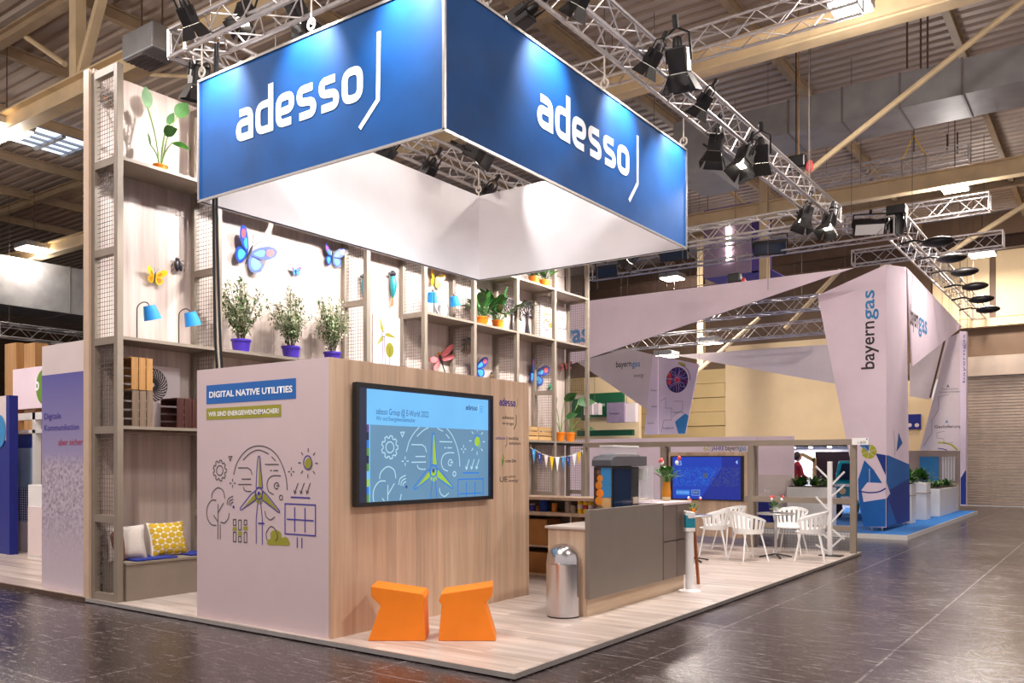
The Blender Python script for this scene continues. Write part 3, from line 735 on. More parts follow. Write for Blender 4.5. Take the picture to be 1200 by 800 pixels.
Ink().fill([(q[0][0], zb), (q[2][0], zb), (q[2][0], zt), (q[0][0], zt)]).build('headline_strip', 'print_strip', fp, O0, XP, ZP)
words('DIGITAL NATIVE UTILITIES', 'headline_lettering', 'print_white', fp, (fz(245.5, 460)[0], CY0, zb + .065), XP, ZP, fz(343, 455)[0] - fz(245.5, 460)[0], zt - zb - .13, .004, .03)
q = [fz(242, 478.5), fz(242, 492), fz(329.5, 488), fz(329.5, 473.5)]
zt, zb = (q[0][1] + q[3][1]) / 2, (q[1][1] + q[2][1]) / 2
Ink().fill([(q[0][0], zb), (q[2][0], zb), (q[2][0], zt), (q[0][0], zt)]).build('subline_strip', 'print_olive', fp, O0, XP, ZP)
words('WIR SIND ENERGIEWENDEMACHER!', 'subline_lettering', 'print_white', fp, (fz(244.5, 485)[0], CY0, zb + .035), XP, ZP, fz(327, 480)[0] - fz(244.5, 485)[0], zt - zb - .07, .004, .022)

# line artwork shared by the cabin front and the screen: (icon, layer, kind, points in reference crop, width)
ART = []
def art(icon, layer, kind, pts, w=1.0): ART.append((icon, layer, kind, pts, w))
gear = []
for i in range(9):
    for da, rr in ((-14, 1), (-8, 1.24), (8, 1.24), (14, 1)):
        a = math.radians(i * 40 + da); gear.append((187 + 36 * rr * math.cos(a), 235 + 56 * rr * math.sin(a)))
art('gear_drawing', 'line', 'closed', gear); art('gear_drawing', 'line', 'closed', [(187 + 22 * math.cos(k * .45), 235 + 33 * math.sin(k * .45)) for k in range(14)])
art('gear_drawing', 'line', 'closed', [(247, 143), (268, 141), (257, 170)])
art('arch_drawing', 'line', 'curve', [(280, 262), (300, 190), (340, 125), (390, 84), (450, 70), (515, 86), (572, 136), (612, 216), (633, 296), (638, 366)])
art('arch_drawing', 'line', 'curve', [(343, 165), (392, 118), (450, 98), (515, 124)]); art('arch_drawing', 'line', 'open', [(535, 142), (560, 170)])
art('arch_drawing', 'line', 'open', [(310, 217), (375, 217), (395, 232), (404, 265)]); art('arch_drawing', 'line', 'open', [(334, 292), (396, 292)]); art('arch_drawing', 'line', 'open', [(310, 328), (400, 328)])
art('arch_drawing', 'line', 'curve', [(346, 345), (352, 365), (372, 374), (398, 374)]); art('arch_drawing', 'line', 'open', [(490, 194), (582, 194)])
art('arch_drawing', 'line', 'open', [(524, 235), (536, 235)]); art('arch_drawing', 'line', 'open', [(546, 235), (578, 235)])
art('arch_drawing', 'line', 'curve', [(596, 270), (545, 270), (515, 290), (503, 330), (515, 375), (548, 395)])
art('arch_drawing', 'line', 'curve', [(580, 338), (578, 322), (566, 316), (553, 330), (554, 348), (566, 358), (578, 350)]); art('arch_drawing', 'line', 'open', [(566, 337), (588, 337)])
art('arch_drawing', 'line', 'closed', [(597 + 11 * math.cos(k * .52), 416 + 16 * math.sin(k * .52)) for k in range(12)])
art('arch_drawing', 'line', 'curve', [(490, 505), (496, 540), (525, 565), (556, 545)])
for cx, cy in ((273, 320), (666, 243)):
    for dx, dy in ((1, 0), (-1, 0), (0, 1), (0, -1)): art('spark_drawing', 'line', 'open', [(cx + dx * 8, cy + dy * 10), (cx + dx * 21, cy + dy * 30)])
B1 = [(443, 145), (450, 138), (457, 145), (462, 220), (474, 350), (462, 352), (438, 352), (430, 345), (436, 220)]
B2 = [(425, 372), (395, 395), (325, 485), (325, 497), (335, 497), (428, 432), (432, 400)]
B3 = [(478, 372), (510, 405), (588, 505), (588, 516), (578, 514), (472, 432), (470, 400)]
for b, q in ((B1, [(449, 150), (456, 150), (462, 230), (474, 352), (446, 352)]), (B2, [(420, 392), (340, 492), (430, 428)]), (B3, [(480, 380), (586, 512), (472, 428)])):
    art('wind_turbine_drawing', 'olive', 'fill', q); art('wind_turbine_drawing', 'blue', 'closed', b)
art('wind_turbine_drawing', 'olive', 'fill', [(452 + 26 * math.cos(k * .4), 420 + 40 * math.sin(k * .4)) for k in range(16)])
art('wind_turbine_drawing', 'blue', 'closed', [(449 + 24 * math.cos(k * .4), 388 + 40 * math.sin(k * .4)) for k in range(16)], 1.3)
art('wind_turbine_drawing', 'navy', 'fill', [(449 + 9 * math.cos(k * .6), 388 + 14 * math.sin(k * .6)) for k in range(10)])
art('wind_turbine_drawing', 'blue', 'open', [(443, 436), (431, 560), (431, 724)]); art('wind_turbine_drawing', 'blue', 'open', [(460, 436), (472, 560), (472, 730)]); art('wind_turbine_drawing', 'blue', 'open', [(445, 588), (486, 589)], 1.4)
art('sun_drawing', 'olive', 'fill', [(782 + 27 * math.cos(k * .4), 192 + 42 * math.sin(k * .4)) for k in range(16)])
art('sun_drawing', 'blue', 'closed', [(776 + 28 * math.cos(k * .4), 182 + 46 * math.sin(k * .4)) for k in range(16)])
for k in range(8):
    a = k * math.pi / 4 + .02; art('sun_drawing', 'line', 'open', [(778 + 48 * math.cos(a), 185 + 74 * math.sin(a)), (778 + 66 * math.cos(a), 185 + 100 * math.sin(a))])
for k in range(3):
    x = 712 + k * 41; art('solar_panel_drawing', 'line', 'open', [(x, 318), (x - 24, 388)]); art('solar_panel_drawing', 'line', 'open', [(x - 29, 366), (x - 24, 389), (x - 12, 376)])
art('solar_panel_drawing', 'blue', 'open', [(662, 413), (792, 419)], 1.3)
art('solar_panel_drawing', 'blue', 'closed', [(624, 457), (828, 466), (828, 672), (624, 658)], 1.2)
art('solar_panel_drawing', 'blue', 'open', [(689, 480), (689, 645)], 1.2); art('solar_panel_drawing', 'blue', 'open', [(758, 484), (758, 650)], 1.2); art('solar_panel_drawing', 'blue', 'open', [(636, 560), (816, 571)], 1.2)
art('solar_panel_drawing', 'blue', 'open', [(706, 682), (706, 752)], 1.2); art('solar_panel_drawing', 'blue', 'open', [(737, 684), (737, 755)], 1.2)
art('tree_drawing', 'line', 'curve', [(132, 420), (140, 380), (175, 350), (210, 372), (220, 422)]); art('tree_drawing', 'line', 'curve', [(164, 434), (130, 436), (103, 480), (102, 545), (128, 594), (165, 602)])
art('tree_drawing', 'line', 'curve', [(190, 580), (220, 584), (243, 556), (250, 520)]); art('tree_drawing', 'line', 'open', [(176, 458), (174, 695)]); art('tree_drawing', 'line', 'open', [(190, 595), (190, 696)])
art('tree_drawing', 'line', 'open', [(146, 534), (172, 575)]); art('tree_drawing', 'line', 'open', [(212, 452), (177, 515)])
for rr in (1, .72, .45): art('signal_drawing', 'line', 'curve', [(280 - 44 * rr, 478 - 14 * rr), (280 - 36 * rr, 478 - 52 * rr), (280 - 4 * rr, 478 - 72 * rr)])
art('signal_drawing', 'navy', 'fill', [(280 + 7 * math.cos(k * .7), 479 + 10 * math.sin(k * .7)) for k in range(9)])
for x, segs in ((287, ((563, 602), (648, 710))), (322, ((567, 632), (676, 712))), (359, ((567, 598), (648, 716)))):
    for a, b in segs: art('slider_drawing', 'line', 'closed', [(x - 9, a), (x + 9, a), (x + 9, b), (x - 9, b)])
for x, y in ((287, 626), (322, 655), (359, 622)): art('slider_drawing', 'olive', 'fill', [(x - 14, y - 13), (x + 14, y - 13), (x + 14, y + 13), (x - 14, y + 13)])
art('bush_drawing', 'olive', 'curvefill', [(510, 732), (508, 700), (526, 690), (528, 650), (560, 632), (594, 650), (602, 684), (632, 680), (650, 705), (650, 736), (580, 735)])
art('bush_drawing', 'line', 'curve', [(505, 704), (498, 655), (528, 610), (560, 632), (575, 680), (560, 708)])
def inside(p, vmin, vmax): return vmin <= p[1] <= vmax
def cut(p, q, v): t = (v - p[1]) / (q[1] - p[1]); return (p[0] + (q[0] - p[0]) * t, v)
def clip_poly(pts, v, keep_above):
    out = []; ok = (lambda p: p[1] >= v) if keep_above else (lambda p: p[1] <= v)
    for i, p in enumerate(pts):
        q = pts[i - 1]
        if ok(p) != ok(q): out.append(cut(q, p, v))
        if ok(p): out.append(p)
    return out
def clip_line(pts, v, keep_above):
    ok = (lambda p: p[1] >= v) if keep_above else (lambda p: p[1] <= v); runs = []; run = []
    for i, p in enumerate(pts):
        if i and ok(p) != ok(pts[i - 1]):
            run.append(cut(pts[i - 1], p, v))
            if not ok(p): runs.append(run); run = []
        if ok(p): run.append(p)
    if run: runs.append(run)
    return [r for r in runs if len(r) > 1]
def draw_art(parent, origin, right, mapf, width, mats, vmin=None, vmax=None, off=.002):
    inks = {}
    for icon, layer, kind, pts, w in ART:
        ink = inks.setdefault((icon, layer), Ink())
        if kind in ('curve', 'curvefill'): pts = [tuple(p) for p in crom([(a, b, 0) for a, b in pts], 6, kind == 'curvefill')]
        pts = [mapf(p[0], p[1]) for p in pts]; closed = kind == 'closed'
        if kind in ('fill', 'curvefill'):
            if vmin is not None: pts = clip_poly(clip_poly(pts, vmin, True), vmax, False)
            if len(pts) > 2: ink.fill(pts)
        elif vmin is None or all(vmin <= p[1] <= vmax for p in pts): ink.line(pts, width * w, closed)
        else:
            if closed: pts = pts + [pts[0]]
            for r in clip_line(pts, vmin, True):
                for r2 in clip_line(r, vmax, False): ink.line(r2, width * w)
    lift = {'olive': 0, 'line': .0008, 'blue': .0012, 'navy': .0016}
    for (icon, layer), ink in inks.items():
        if ink.f: ink.build(icon, mats[layer], parent, origin, right, ZP, off + lift[layer], stuff=(icon == 'arch_drawing'))
def panel_map(zx, zy): return fz(225 + zx / 5.714, 510 + zy / 5.714)
draw_art(fp, O0, XP, panel_map, .0105, {'line': 'print_line', 'blue': 'print_navy', 'navy': 'print_navy', 'olive': 'print_olive'})

# logos on the oak side
def sz(px, py): p = at('x', CX1, px, py); return (p.y, p.z)
S0 = (CX1, 0, 0)
def side_text(body, px0, px1, py, hpx, m, bold=.0, name='logo_lettering'):
    y0, z0 = sz(px0, py); y1, _ = sz(px1, py); hh = sz(px0, py - hpx)[1] - z0
    text(body, name, m, sp, (CX1, y0, z0), YP, ZP, y1 - y0, hh, .002, bold)
ink = Ink(); y0, z0 = sz(585, 475); y1, _ = sz(604, 475)
adesso_letters(ink, sz(585, 468.3)[1] - z0, y1 - y0).build('logo_lettering', 'print_navy', sp, (CX1, y0, z0), YP, ZP)
Ink().line([sz(606.5, 466), sz(606.3, 474), sz(604.5, 479)], .008).build('logo_mark', 'print_olive', sp, S0, YP, ZP)
side_text('adesso', 588.5, 602, 490.5, 4.5, 'print_black'); side_text('orange', 588.5, 602, 497, 3.6, 'print_black')
Ink().line([sz(605, 486), sz(604.8, 497), sz(602, 503)], .01).build('logo_mark', 'print_black', sp, S0, YP, ZP)
side_text('adesso', 581, 592, 514.5, 4, 'print_navy'); side_text('mobile', 596, 607.5, 515, 4.2, 'print_line', .004); side_text('solutions', 596.5, 610, 520.5, 3.6, 'print_line', .004)
Ink().line([sz(594, 511), sz(593.8, 520), sz(592, 524)], .008).build('logo_mark', 'print_line', sp, S0, YP, ZP)
Ink().fill([sz(588, 536), sz(590.5, 540), sz(588, 547)]).build('logo_mark', 'sign_green', sp, S0, YP, ZP); Ink().fill([sz(588.5, 531), sz(591, 536), sz(590, 539)]).build('logo_mark', 'print_olive', sp, S0, YP, ZP)
side_text('com2m', 591.5, 604.5, 541.5, 4, 'print_black', .004)
side_text('UE', 585.5, 594.5, 564.5, 6.5, 'print_black', .0); side_text('union', 596, 604, 559.5, 3.4, 'print_line', .002); side_text('energy', 596, 607, 564.5, 3.6, 'print_line', .002)

# ================================================================== big screen on the oak side
def scr(name, c, e=.75):
    m, nt, b, N, L = newmat(name); nz = N.new('ShaderNodeTexNoise'); nz.inputs['Scale'].default_value = 2
    tc = N.new('ShaderNodeTexCoord'); L.new(tc.outputs['Object'], nz.inputs['Vector'])
    rp = N.new('ShaderNodeValToRGB'); c = lin(c); rp.color_ramp.elements[0].color = [x * .85 for x in c] + [1]; rp.color_ramp.elements[1].color = [min(1, x * 1.12) for x in c] + [1]
    L.new(nz.outputs[0], rp.inputs[0]); b.inputs['Base Color'].default_value = (.01, .01, .012, 1); b.inputs['Roughness'].default_value = .25
    L.new(rp.outputs[0], b.inputs['Emission Color']); b.inputs['Emission Strength'].default_value = e; M[name] = m
for n, c in (('scr_sky', (112, 190, 250)), ('scr_slate', (98, 140, 172)), ('scr_line', (176, 216, 236)), ('scr_blue', (30, 120, 214)), ('scr_olive', (156, 196, 52)), ('scr_navy', (26, 70, 140)),
             ('scr_text', (26, 70, 130)), ('scr_dark', (26, 34, 60)), ('scr_violet', (96, 60, 130)), ('scr_green', (90, 140, 30)), ('scr_deep', (16, 40, 140)), ('scr_royal', (18, 60, 176)), ('scr_grey', (70, 82, 110)), ('scr_pale', (150, 190, 240))):
    scr(n, c, 1.0)
TX = CX1 + .075; TY0, TY1, TZ0, TZ1 = 5.54, 7.63, 1.226, 2.375
tv = thing('wall_screen', 'large black framed screen mounted on the oak cabin side', 'screen', (TX, (TY0 + TY1) / 2, TZ0))
MB().box(CX1 + .02, TX - .008, TY0, TY1, TZ0, TZ1).build('housing', 'black', tv, bevel=.006)
for q in ((TY0, TY0 + .035, TZ0, TZ1), (TY1 - .035, TY1, TZ0, TZ1), (TY0 + .035, TY1 - .035, TZ0, TZ0 + .04), (TY0 + .035, TY1 - .035, TZ1 - .04, TZ1)):
    MB().box(TX - .012, TX + .006, *q).build('bezel', 'black', tv)
MB().box(CX1 + .001, CX1 + .02, TY0 + .5, TY1 - .5, TZ0 + .3, TZ1 - .3).build('wall_mount', 'dark', tv)
sy0, sy1, s0, s1 = TY0 + .035, TY1 - .035, TZ0 + .04, TZ1 - .04
pic = MB().box(TX - .011, TX - .004, sy0, sy1, s0, s1).build('picture', 'scr_dark', tv)
T0 = (TX - .004, 0, 0)
def rect(a, b, c, d): return [(a, c), (b, c), (b, d), (a, d)]
zm = at('x', TX, 500, 500.5).z; yl = at('x', TX, 430, 520).y
Ink().fill(rect(yl, sy1 - .05, zm, s1 - .012)).build('slide_header', 'scr_sky', pic, T0, YP, ZP, .001)
Ink().fill(rect(yl + .045, sy1 - .05, s0, zm)).build('slide_field', 'scr_slate', pic, T0, YP, ZP, .001)
Ink().fill(rect(yl + .03, yl + .045, s0, zm)).build('slide_rule', 'scr_sky', pic, T0, YP, ZP, .001)
cols = ('scr_violet', 'scr_dark', 'scr_blue', 'scr_green', 'scr_dark', 'scr_green', 'scr_sky', 'scr_olive', 'scr_blue', 'scr_green')
for k, cc in enumerate(cols):
    h = (zm - s0) / len(cols); Ink().fill(rect(yl, yl + .03, zm - (k + 1) * h, zm - k * h)).build('colour_swatch', cc, pic, T0, YP, ZP, .001)
def tvp(px, py): p = at('x', TX, px, py); return (p.y, p.z)
a = tvp(441, 485); b = tvp(502.5, 488); text('adesso Group @ E-World 2022', 'slide_lettering', 'scr_text', pic, (TX - .004, a[0], a[1]), YP, ZP, b[0] - a[0], .062, .002, .0)
a = tvp(441, 491.5); b = tvp(487, 493); text('Wir sind Energiewendemacher', 'slide_lettering', 'scr_text', pic, (TX - .004, a[0], a[1] - .005), YP, ZP, b[0] - a[0], .042, .002, .0)
a = tvp(546, 480); b = tvp(559.5, 480); adesso_letters(Ink(), .04, b[0] - a[0]).build('slide_logo', 'scr_text', pic, (TX - .004, a[0], a[1]), YP, ZP, .002)
Ink().line([tvp(561, 473), tvp(560.8, 479), tvp(559.5, 482.5)], .006).build('slide_logo', 'scr_line', pic, T0, YP, ZP, .002)
for k in range(4): Ink().fill(rect(tvp(562.5, 470)[0], tvp(566.5 - k % 2, 470)[0], a[1] + .045 - k * .02, a[1] + .05 - k * .02)).build('slide_logo', 'scr_blue', pic, T0, YP, ZP, .002)
pa, pb = panel_map(325, 495), panel_map(588, 515); pt, ph = panel_map(450, 140), panel_map(449, 388)
ta, tb = tvp(485, 572), tvp(531, 570.6); tt, th = tvp(509.5, 507.6), tvp(508, 551.5)
su = (tb[0] - ta[0]) / (pb[0] - pa[0]); sv = (tt[1] - th[1]) / (pt[1] - ph[1])
def screen_map(zx, zy):
    p = panel_map(zx, zy); return (th[0] + (p[0] - ph[0]) * su, th[1] + (p[1] - ph[1]) * sv)
draw_art(pic, T0, YP, screen_map, .011, {'line': 'scr_line', 'blue': 'scr_blue', 'navy': 'scr_navy', 'olive': 'scr_olive'}, s0 + .004, zm - .004, .002)

# ================================================================== hanging banner box
NX0, NX1, NY0, NY1, NZ0, NZ1 = -7.672, -4.41, 5.256, 9.93, 4.3, 5.525
bb = thing('banner_box', 'hanging square banner box with blue outside and white lining', 'banner', ((NX0 + NX1) / 2, (NY0 + NY1) / 2, NZ0))
t = .03
f1 = MB().box(NX0, NX1, NY0, NY0 + t / 2, NZ0, NZ1).build('front_face', 'banner', bb)
f2 = MB().box(NX1 - t / 2, NX1, NY0 + t / 2, NY1, NZ0, NZ1).build('side_face', 'banner', bb)
MB().box(NX0, NX0 + t / 2, NY0 + t / 2, NY1, NZ0, NZ1).build('left_face', 'banner', bb)
MB().box(NX0 + t / 2, NX1 - t / 2, NY1 - t / 2, NY1, NZ0, NZ1).build('rear_face', 'banner', bb)
for q in ((NX0 + t / 2, NX1 - t / 2, NY0 + t / 2, NY0 + t), (NX1 - t, NX1 - t / 2, NY0 + t, NY1 - t), (NX0 + t / 2, NX0 + t, NY0 + t, NY1 - t), (NX0 + t / 2, NX1 - t / 2, NY1 - t, NY1 - t / 2)):
    MB().box(*q, NZ0 + .002, NZ1 - .002).build('lining', 'fabric_white', bb)
e = .012
for z in (NZ0, NZ1):
    for q in ((NX0 - e, NX1 + e, NY0 - e, NY0), (NX1, NX1 + e, NY0, NY1), (NX0 - e, NX0, NY0, NY1), (NX0 - e, NX1 + e, NY1, NY1 + e)):
        MB().box(*q, z - .012, z + .012).build('frame_profile', 'alu', bb)
for x, y in ((NX0, NY0), (NX1, NY0), (NX1, NY1), (NX0, NY1)):
    MB().box(x - e, x + e, y - e, y + e, NZ0, NZ1).build('corner_profile', 'alu', bb)
def nz(px, py): p = at('y', NY0, px, py); return (p.x, p.z)
ink = adesso_letters(Ink(), .315, 1.74); ink.build('logo_lettering', 'print_white', f1, (-7.06, NY0, 4.765), XP, ZP, .004, 'white lettering adesso')
Ink().line([nz(444.3, 37), nz(443.2, 116.9), nz(421.8, 150.7)], .045).build('logo_mark', 'print_white', f1, (0, NY0, 0), XP, ZP, .004)
ink = adesso_letters(Ink(), .315, 1.82); ink.build('logo_lettering', 'print_white', f2, (NX1, 6.59, 4.765), YP, ZP, .004, 'white lettering adesso')
def nx(px, py): p = at('x', NX1, px, py); return (p.y, p.z)
Ink().line([nx(746.8, 159), nx(746.8, 215), nx(737, 235)], .045).build('logo_mark', 'print_white', f2, (NX1, 0, 0), YP, ZP, .004)
for x, y in ((NX0 + .02, NY0 + .02), (NX1 - .02, NY0 + .6), (NX1 - .02, 7.9), (NX1 - .02, NY1 - .03), (NX0 + .02, NY1 - .03), (-6.0, NY0 + .02), (NX0 + .02, 7.7)):
    MB().pipe([(x, y, NZ1), (x, y, NZ1 + .05)] + [(x + .045 * math.sin(a), y, NZ1 + .1 - .05 * math.cos(a)) for a in [k * math.pi / 5 for k in range(1, 10)]] + [(x, y, NZ1 + .06)], .011, 6).build('sling_loop', 'rope', bb, smooth=True)
    MB().tube((x, y, NZ1 + .1), (x, y, 5.92), .009, 6).build('sling', 'rope', bb, smooth=True)
for k, (x0, x1, x2) in enumerate(((-7.60, -7.59, -7.58), (-7.56, -7.53, -7.5))):
    o = MB().pipe(crom([(x0, 5.40, 5.95), (x0, 5.38, 5.0), (x1, 5.37, 4.0), (x2, 5.38, 3.0), (x2 + .01, 5.4, CZ)], 5), .014, 8).build('power_cable', 'cable', smooth=True)
    tag(o, ('black cable hanging from the banner corner to the cabin, left of two', 'black cable hanging from the banner corner to the cabin, right of two')[k], 'cable', 'black cables at the banner corner')
# ================================================================== PLANTS
def leaf(mb, p, d, L, W, droop=.25, n=5, fold=.15, up=ZP):
    p, d = V(p), V(d).normalized(); s = d.cross(up); s = s.normalized() if s.length > .05 else V((1, 0, 0)); o = len(mb.v); vs = []
    for k in range(n + 1):
        t = k / n; c = p + d * (L * t) - ZP * (droop * L * t * t); w = W / 2 * max(.04, math.sin(math.pi * min(1, .06 + t * .94) ** .8) ** .9)
        nrm = s.cross(d); vs += [c - s * w + nrm * (w * fold), c, c + s * w + nrm * (w * fold)]
    fs = []
    for k in range(n):
        a = 3 * k; fs += [(a, a + 1, a + 4, a + 3), (a + 1, a + 2, a + 5, a + 4)]
    return mb.add(vs, fs)
def pot(t, r, h, m, rim=True, taper=.8):
    prof = [(r * taper, 0), (r * (.5 + taper / 2), h * .5), (r * .97, h * .84), (r * 1.06, h * .85), (r * 1.06, h), (r * .94, h), (r * .9, h * .88), (.001, h * .88)]
    MB().lathe(prof, 24).build('pot', m, t, smooth=True)
    MB().lathe([(r * .9, h * .86), (r * .86, h * .9), (.001, h * .92)], 18).build('soil', 'soil', t, smooth=True)
def make_shrub(label, seed):
    rnd = random.Random(seed); t = thing('potted_shrub', label, 'plant'); pot(t, .125, .175, 'purplepot')
    st = MB(); fo = MB(); fg = MB()
    for b in range(34):
        a = rnd.uniform(0, 6.28); sp = rnd.uniform(.05, .46); hgt = rnd.uniform(.30, .78) * (1.1 - .5 * sp)
        p0 = V((.03 * math.cos(a), .03 * math.sin(a), .15)); p3 = V((sp * math.cos(a) * .7, sp * math.sin(a), .17 + hgt))
        pts = crom([p0, p0.lerp(p3, .33) + V((0, 0, .06)), p0.lerp(p3, .68) + V((rnd.uniform(-.04, .04), rnd.uniform(-.04, .04), .05)), p3], 4); st.pipe(pts, .003, 4)
        for k in range(62):
            q = rnd.uniform(.15, 1) ** .85; i = min(len(pts) - 2, int(q * (len(pts) - 1))); c = pts[i].lerp(pts[i + 1], rnd.random())
            d = V((rnd.gauss(0, 1), rnd.gauss(0, 1), rnd.gauss(.35, .8))).normalized(); c = c + d * rnd.uniform(0, .05)
            leaf(fg if rnd.random() > .35 + q * .42 else fo, c, d, rnd.uniform(.035, .06), rnd.uniform(.02, .032), .1, 2, .2)
    st.build('stems', 'twig', t, stuff=True); fo.build('pale_foliage', 'leaf_pale', t, fix=False, stuff=True); fg.build('green_foliage', 'leaf', t, fix=False, stuff=True)
    return t
def on_shelf(px, py, x, z): p = at('x', x, px, py); return V((x, p.y, z))
for k, (px, py) in enumerate(((282.5, 404), (341, 412), (389.5, 416))):
    s = make_shrub(('silvery leaved shrub in a violet pot, nearest of three on the shelf', 'silvery leaved shrub in a violet pot, middle of three on the shelf', 'silvery leaved shrub in a violet pot, right of three behind the oak wall')[k], 11 + k)
    s['group'] = 'shrubs in violet pots'; place(s, on_shelf(px, py, -9.42, LV[3]), .4 * k)
def broad(label, stems, potr, poth, seed, m='leaf', name='potted_broadleaf'):
    """few long stems, each with one big blade"""
    rnd = random.Random(seed); t = thing(name, label, 'plant'); pot(t, potr, poth, 'orangepot', taper=.78)
    for (dx, dy, dz, L, Wd, tilt) in stems:
        p0 = V((dx * .06, dy * .06, poth * .9)); p2 = V((dx, dy, dz))
        MB().pipe(crom([p0, p0.lerp(p2, .5) + V((-dx * .12, -dy * .12, .03)), p2], 5), [.008] * 11, 6).build('stem', 'stem', t, smooth=True)
        mb = MB(); leaf(mb, p2 - V((0, 0, .01)), V((dx * .35 + .18, dy + (0.01 if dy >= 0 else -.01) * 4, tilt)), L, Wd, .22, 8, .12, up=V((1, 0, .4)))
        mb.build('leaf', m, t, smooth=True, fix=False)
    return t
t = broad('tall broad leaved plant in an orange pot on the top left shelf', [(.05, -.20, .74, .30, .15, 1.4), (.1, .16, .74, .26, .17, .55), (.04, .03, .50, .2, .15, .1), (.1, .10, .40, .22, .12, -.05), (.06, .06, .62, .2, .09, .5), (.05, -.16, .30, .2, .05, .3)], .085, .11, 3)
place(t, on_shelf(188, 189, -9.45, LV[5]))
t = broad('dark broad leaved plant in an orange pot on the low right shelf, left one', [(.05, -.24, .72, .34, .2, .35), (.08, .05, .86, .34, .2, .2), (.02, .2, .5, .3, .14, .2), (.05, -.3, .45, .3, .1, -.1)], .1, .2, 5, 'leaf_dark')
place(t, on_shelf(656.5, 516, -9.45, LV[2])); t['group'] = 'broadleaf plants on the low shelf'
t = broad('dark broad leaved plant in an orange pot on the low right shelf, right one', [(.05, .22, .84, .42, .22, .1), (.08, -.14, .74, .4, .22, .3), (.02, .4, .5, .34, .12, .2), (.05, .5, .3, .3, .1, .1), (.06, .05, .56, .3, .15, .4)], .1, .2, 8, 'leaf_dark')
place(t, on_shelf(668.5, 516, -9.45, LV[2])); t['group'] = 'broadleaf plants on the low shelf'
def lily(label, n, L, seed, pr=.11, ph=.17):
    rnd = random.Random(seed); t = thing('potted_lily', label, 'plant'); pot(t, pr, ph, 'orangepot')
    for k in range(n):
        a = k * 2.4 + rnd.uniform(-.3, .3); e = rnd.uniform(.45, 1.35); d = V((math.cos(a) * math.cos(e), math.sin(a) * math.cos(e), math.sin(e)))
        ln = L * rnd.uniform(.75, 1.15); p = V((math.cos(a) * .02, math.sin(a) * .02, ph * .9)); q = p + d * ln * .35
        mb = MB(); mb.pipe([p, q], .004, 4); leaf(mb, q, d, ln * .75, ln * .2, rnd.uniform(.2, .6), 6, .2); mb.build('leaf', 'leaf_dark' if k % 3 else 'leaf', t, smooth=True, fix=False)
    return t
for (px, py, lv, n, L, lab, sd) in ((565, 375, 4, 20, .55, 'bushy green lily in an orange pot on the middle shelf, smaller left one', 1), (583.5, 381, 4, 26, .74, 'bushy green lily in an orange pot on the middle shelf, taller right one', 2),
                                (626, 328, 5, 14, .4, 'green plant in an orange pot on the top right shelf, left one', 3), (638.5, 332, 5, 16, .45, 'green plant in an orange pot on the top right shelf, right one', 4)):
    place(lily(lab, n, L, sd), on_shelf(px, py, -9.42, LV[lv]))['group'] = 'lilies in orange pots'

# ================================================================== SHELF LAMPS
def make_lamp():
    t = thing('shelf_lamp', 'x', 'lamp', group='blue shaded lamps on the shelves')
    MB().lathe([(.07, 0), (.07, .012), (.012, .016), (.001, .016)], 18).build('lamp_foot', 'dark', t, smooth=True)
    MB().pipe(crom([(0, 0, .012), (0, 0, .3), (0, .01, .40), (0, .07, .455), (0, .13, .46), (0, .155, .43)], 6), .007, 6).build('lamp_pole', 'dark', t, smooth=True)
    R = Matrix.Rotation(math.radians(17), 3, 'X')
    MB().lathe([(.068, 0), (.102, -.17), (.096, -.17), (.062, -.006), (.0005, -.004)], 24, (0, .155, .43), R).build('lamp_shade', 'lampblue', t, smooth=True)
    MB().lathe([(.0605, -.007), (.0945, -.168), (.0925, -.166), (.058, -.01), (.0005, -.011)], 24, (0, .155, .43), R).build('shade_lining', 'shadein', t, smooth=True)
    return t
lp = make_lamp(); first = True
for px, py, lv, lab, rz in ((160.5, 389, 3, 'blue shaded lamp on the left shelf, nearest of the pair', 0), (209.5, 397, 3, 'blue shaded lamp on the left shelf, right one of the pair', 0),
                        (508.5, 366, 4, 'blue shaded lamp below the yellow butterfly on the middle shelf', .9), (527, 371, 4, 'blue shaded lamp right of the watering can on the middle shelf', .2)):
    o = lp if first else copy_tree(lp); first = False
    place(o, on_shelf(px, py, -9.42, LV[lv]), rz, lab)
# ================================================================== WALL INSECTS AND BIRDS
WALL = Matrix(((0, 0, 1), (1, 0, 0), (0, 1, 0)))        # local x -> +y, local y -> up, local z -> out of the wall (+x)
def hang(t, px, py, ang, sc, gap=.0):
    p = at('x', XR + .03 + gap, px, py); t.location = p; t.scale = (sc,) * 3
    t.rotation_euler = (WALL @ Matrix.Rotation(math.radians(ang), 3, 'Z')).to_euler()
def wing(t, pts, lift, m, spots=(), mir=1):
    c = crom([(x * mir, y, abs(x) * lift) for x, y in pts], 5, True)
    w = MB().prism(c, (0, 0, .012)).build('wing', m, t)
    for sm, sp in spots:
        c = crom([(x * mir, y, abs(x) * lift + .013) for x, y in sp], 5, True)
        MB().prism(c, (0, 0, .004)).build('wing_spot', sm, w)
def insect_mats():
    for n, c in (('w_blue', (34, 66, 168)), ('w_sky', (70, 160, 224)), ('w_red', (238, 92, 92)), ('w_yellow', (238, 194, 30)), ('w_amber', (214, 130, 30)), ('w_black', (36, 30, 40)), ('w_pink', (226, 116, 120)), ('w_green', (40, 150, 110)), ('w_brown', (110, 84, 60)), ('w_teal', (40, 140, 150))):
        M[n] = mat(n, c, .4, 0, var=.1, scale=20)
insect_mats()
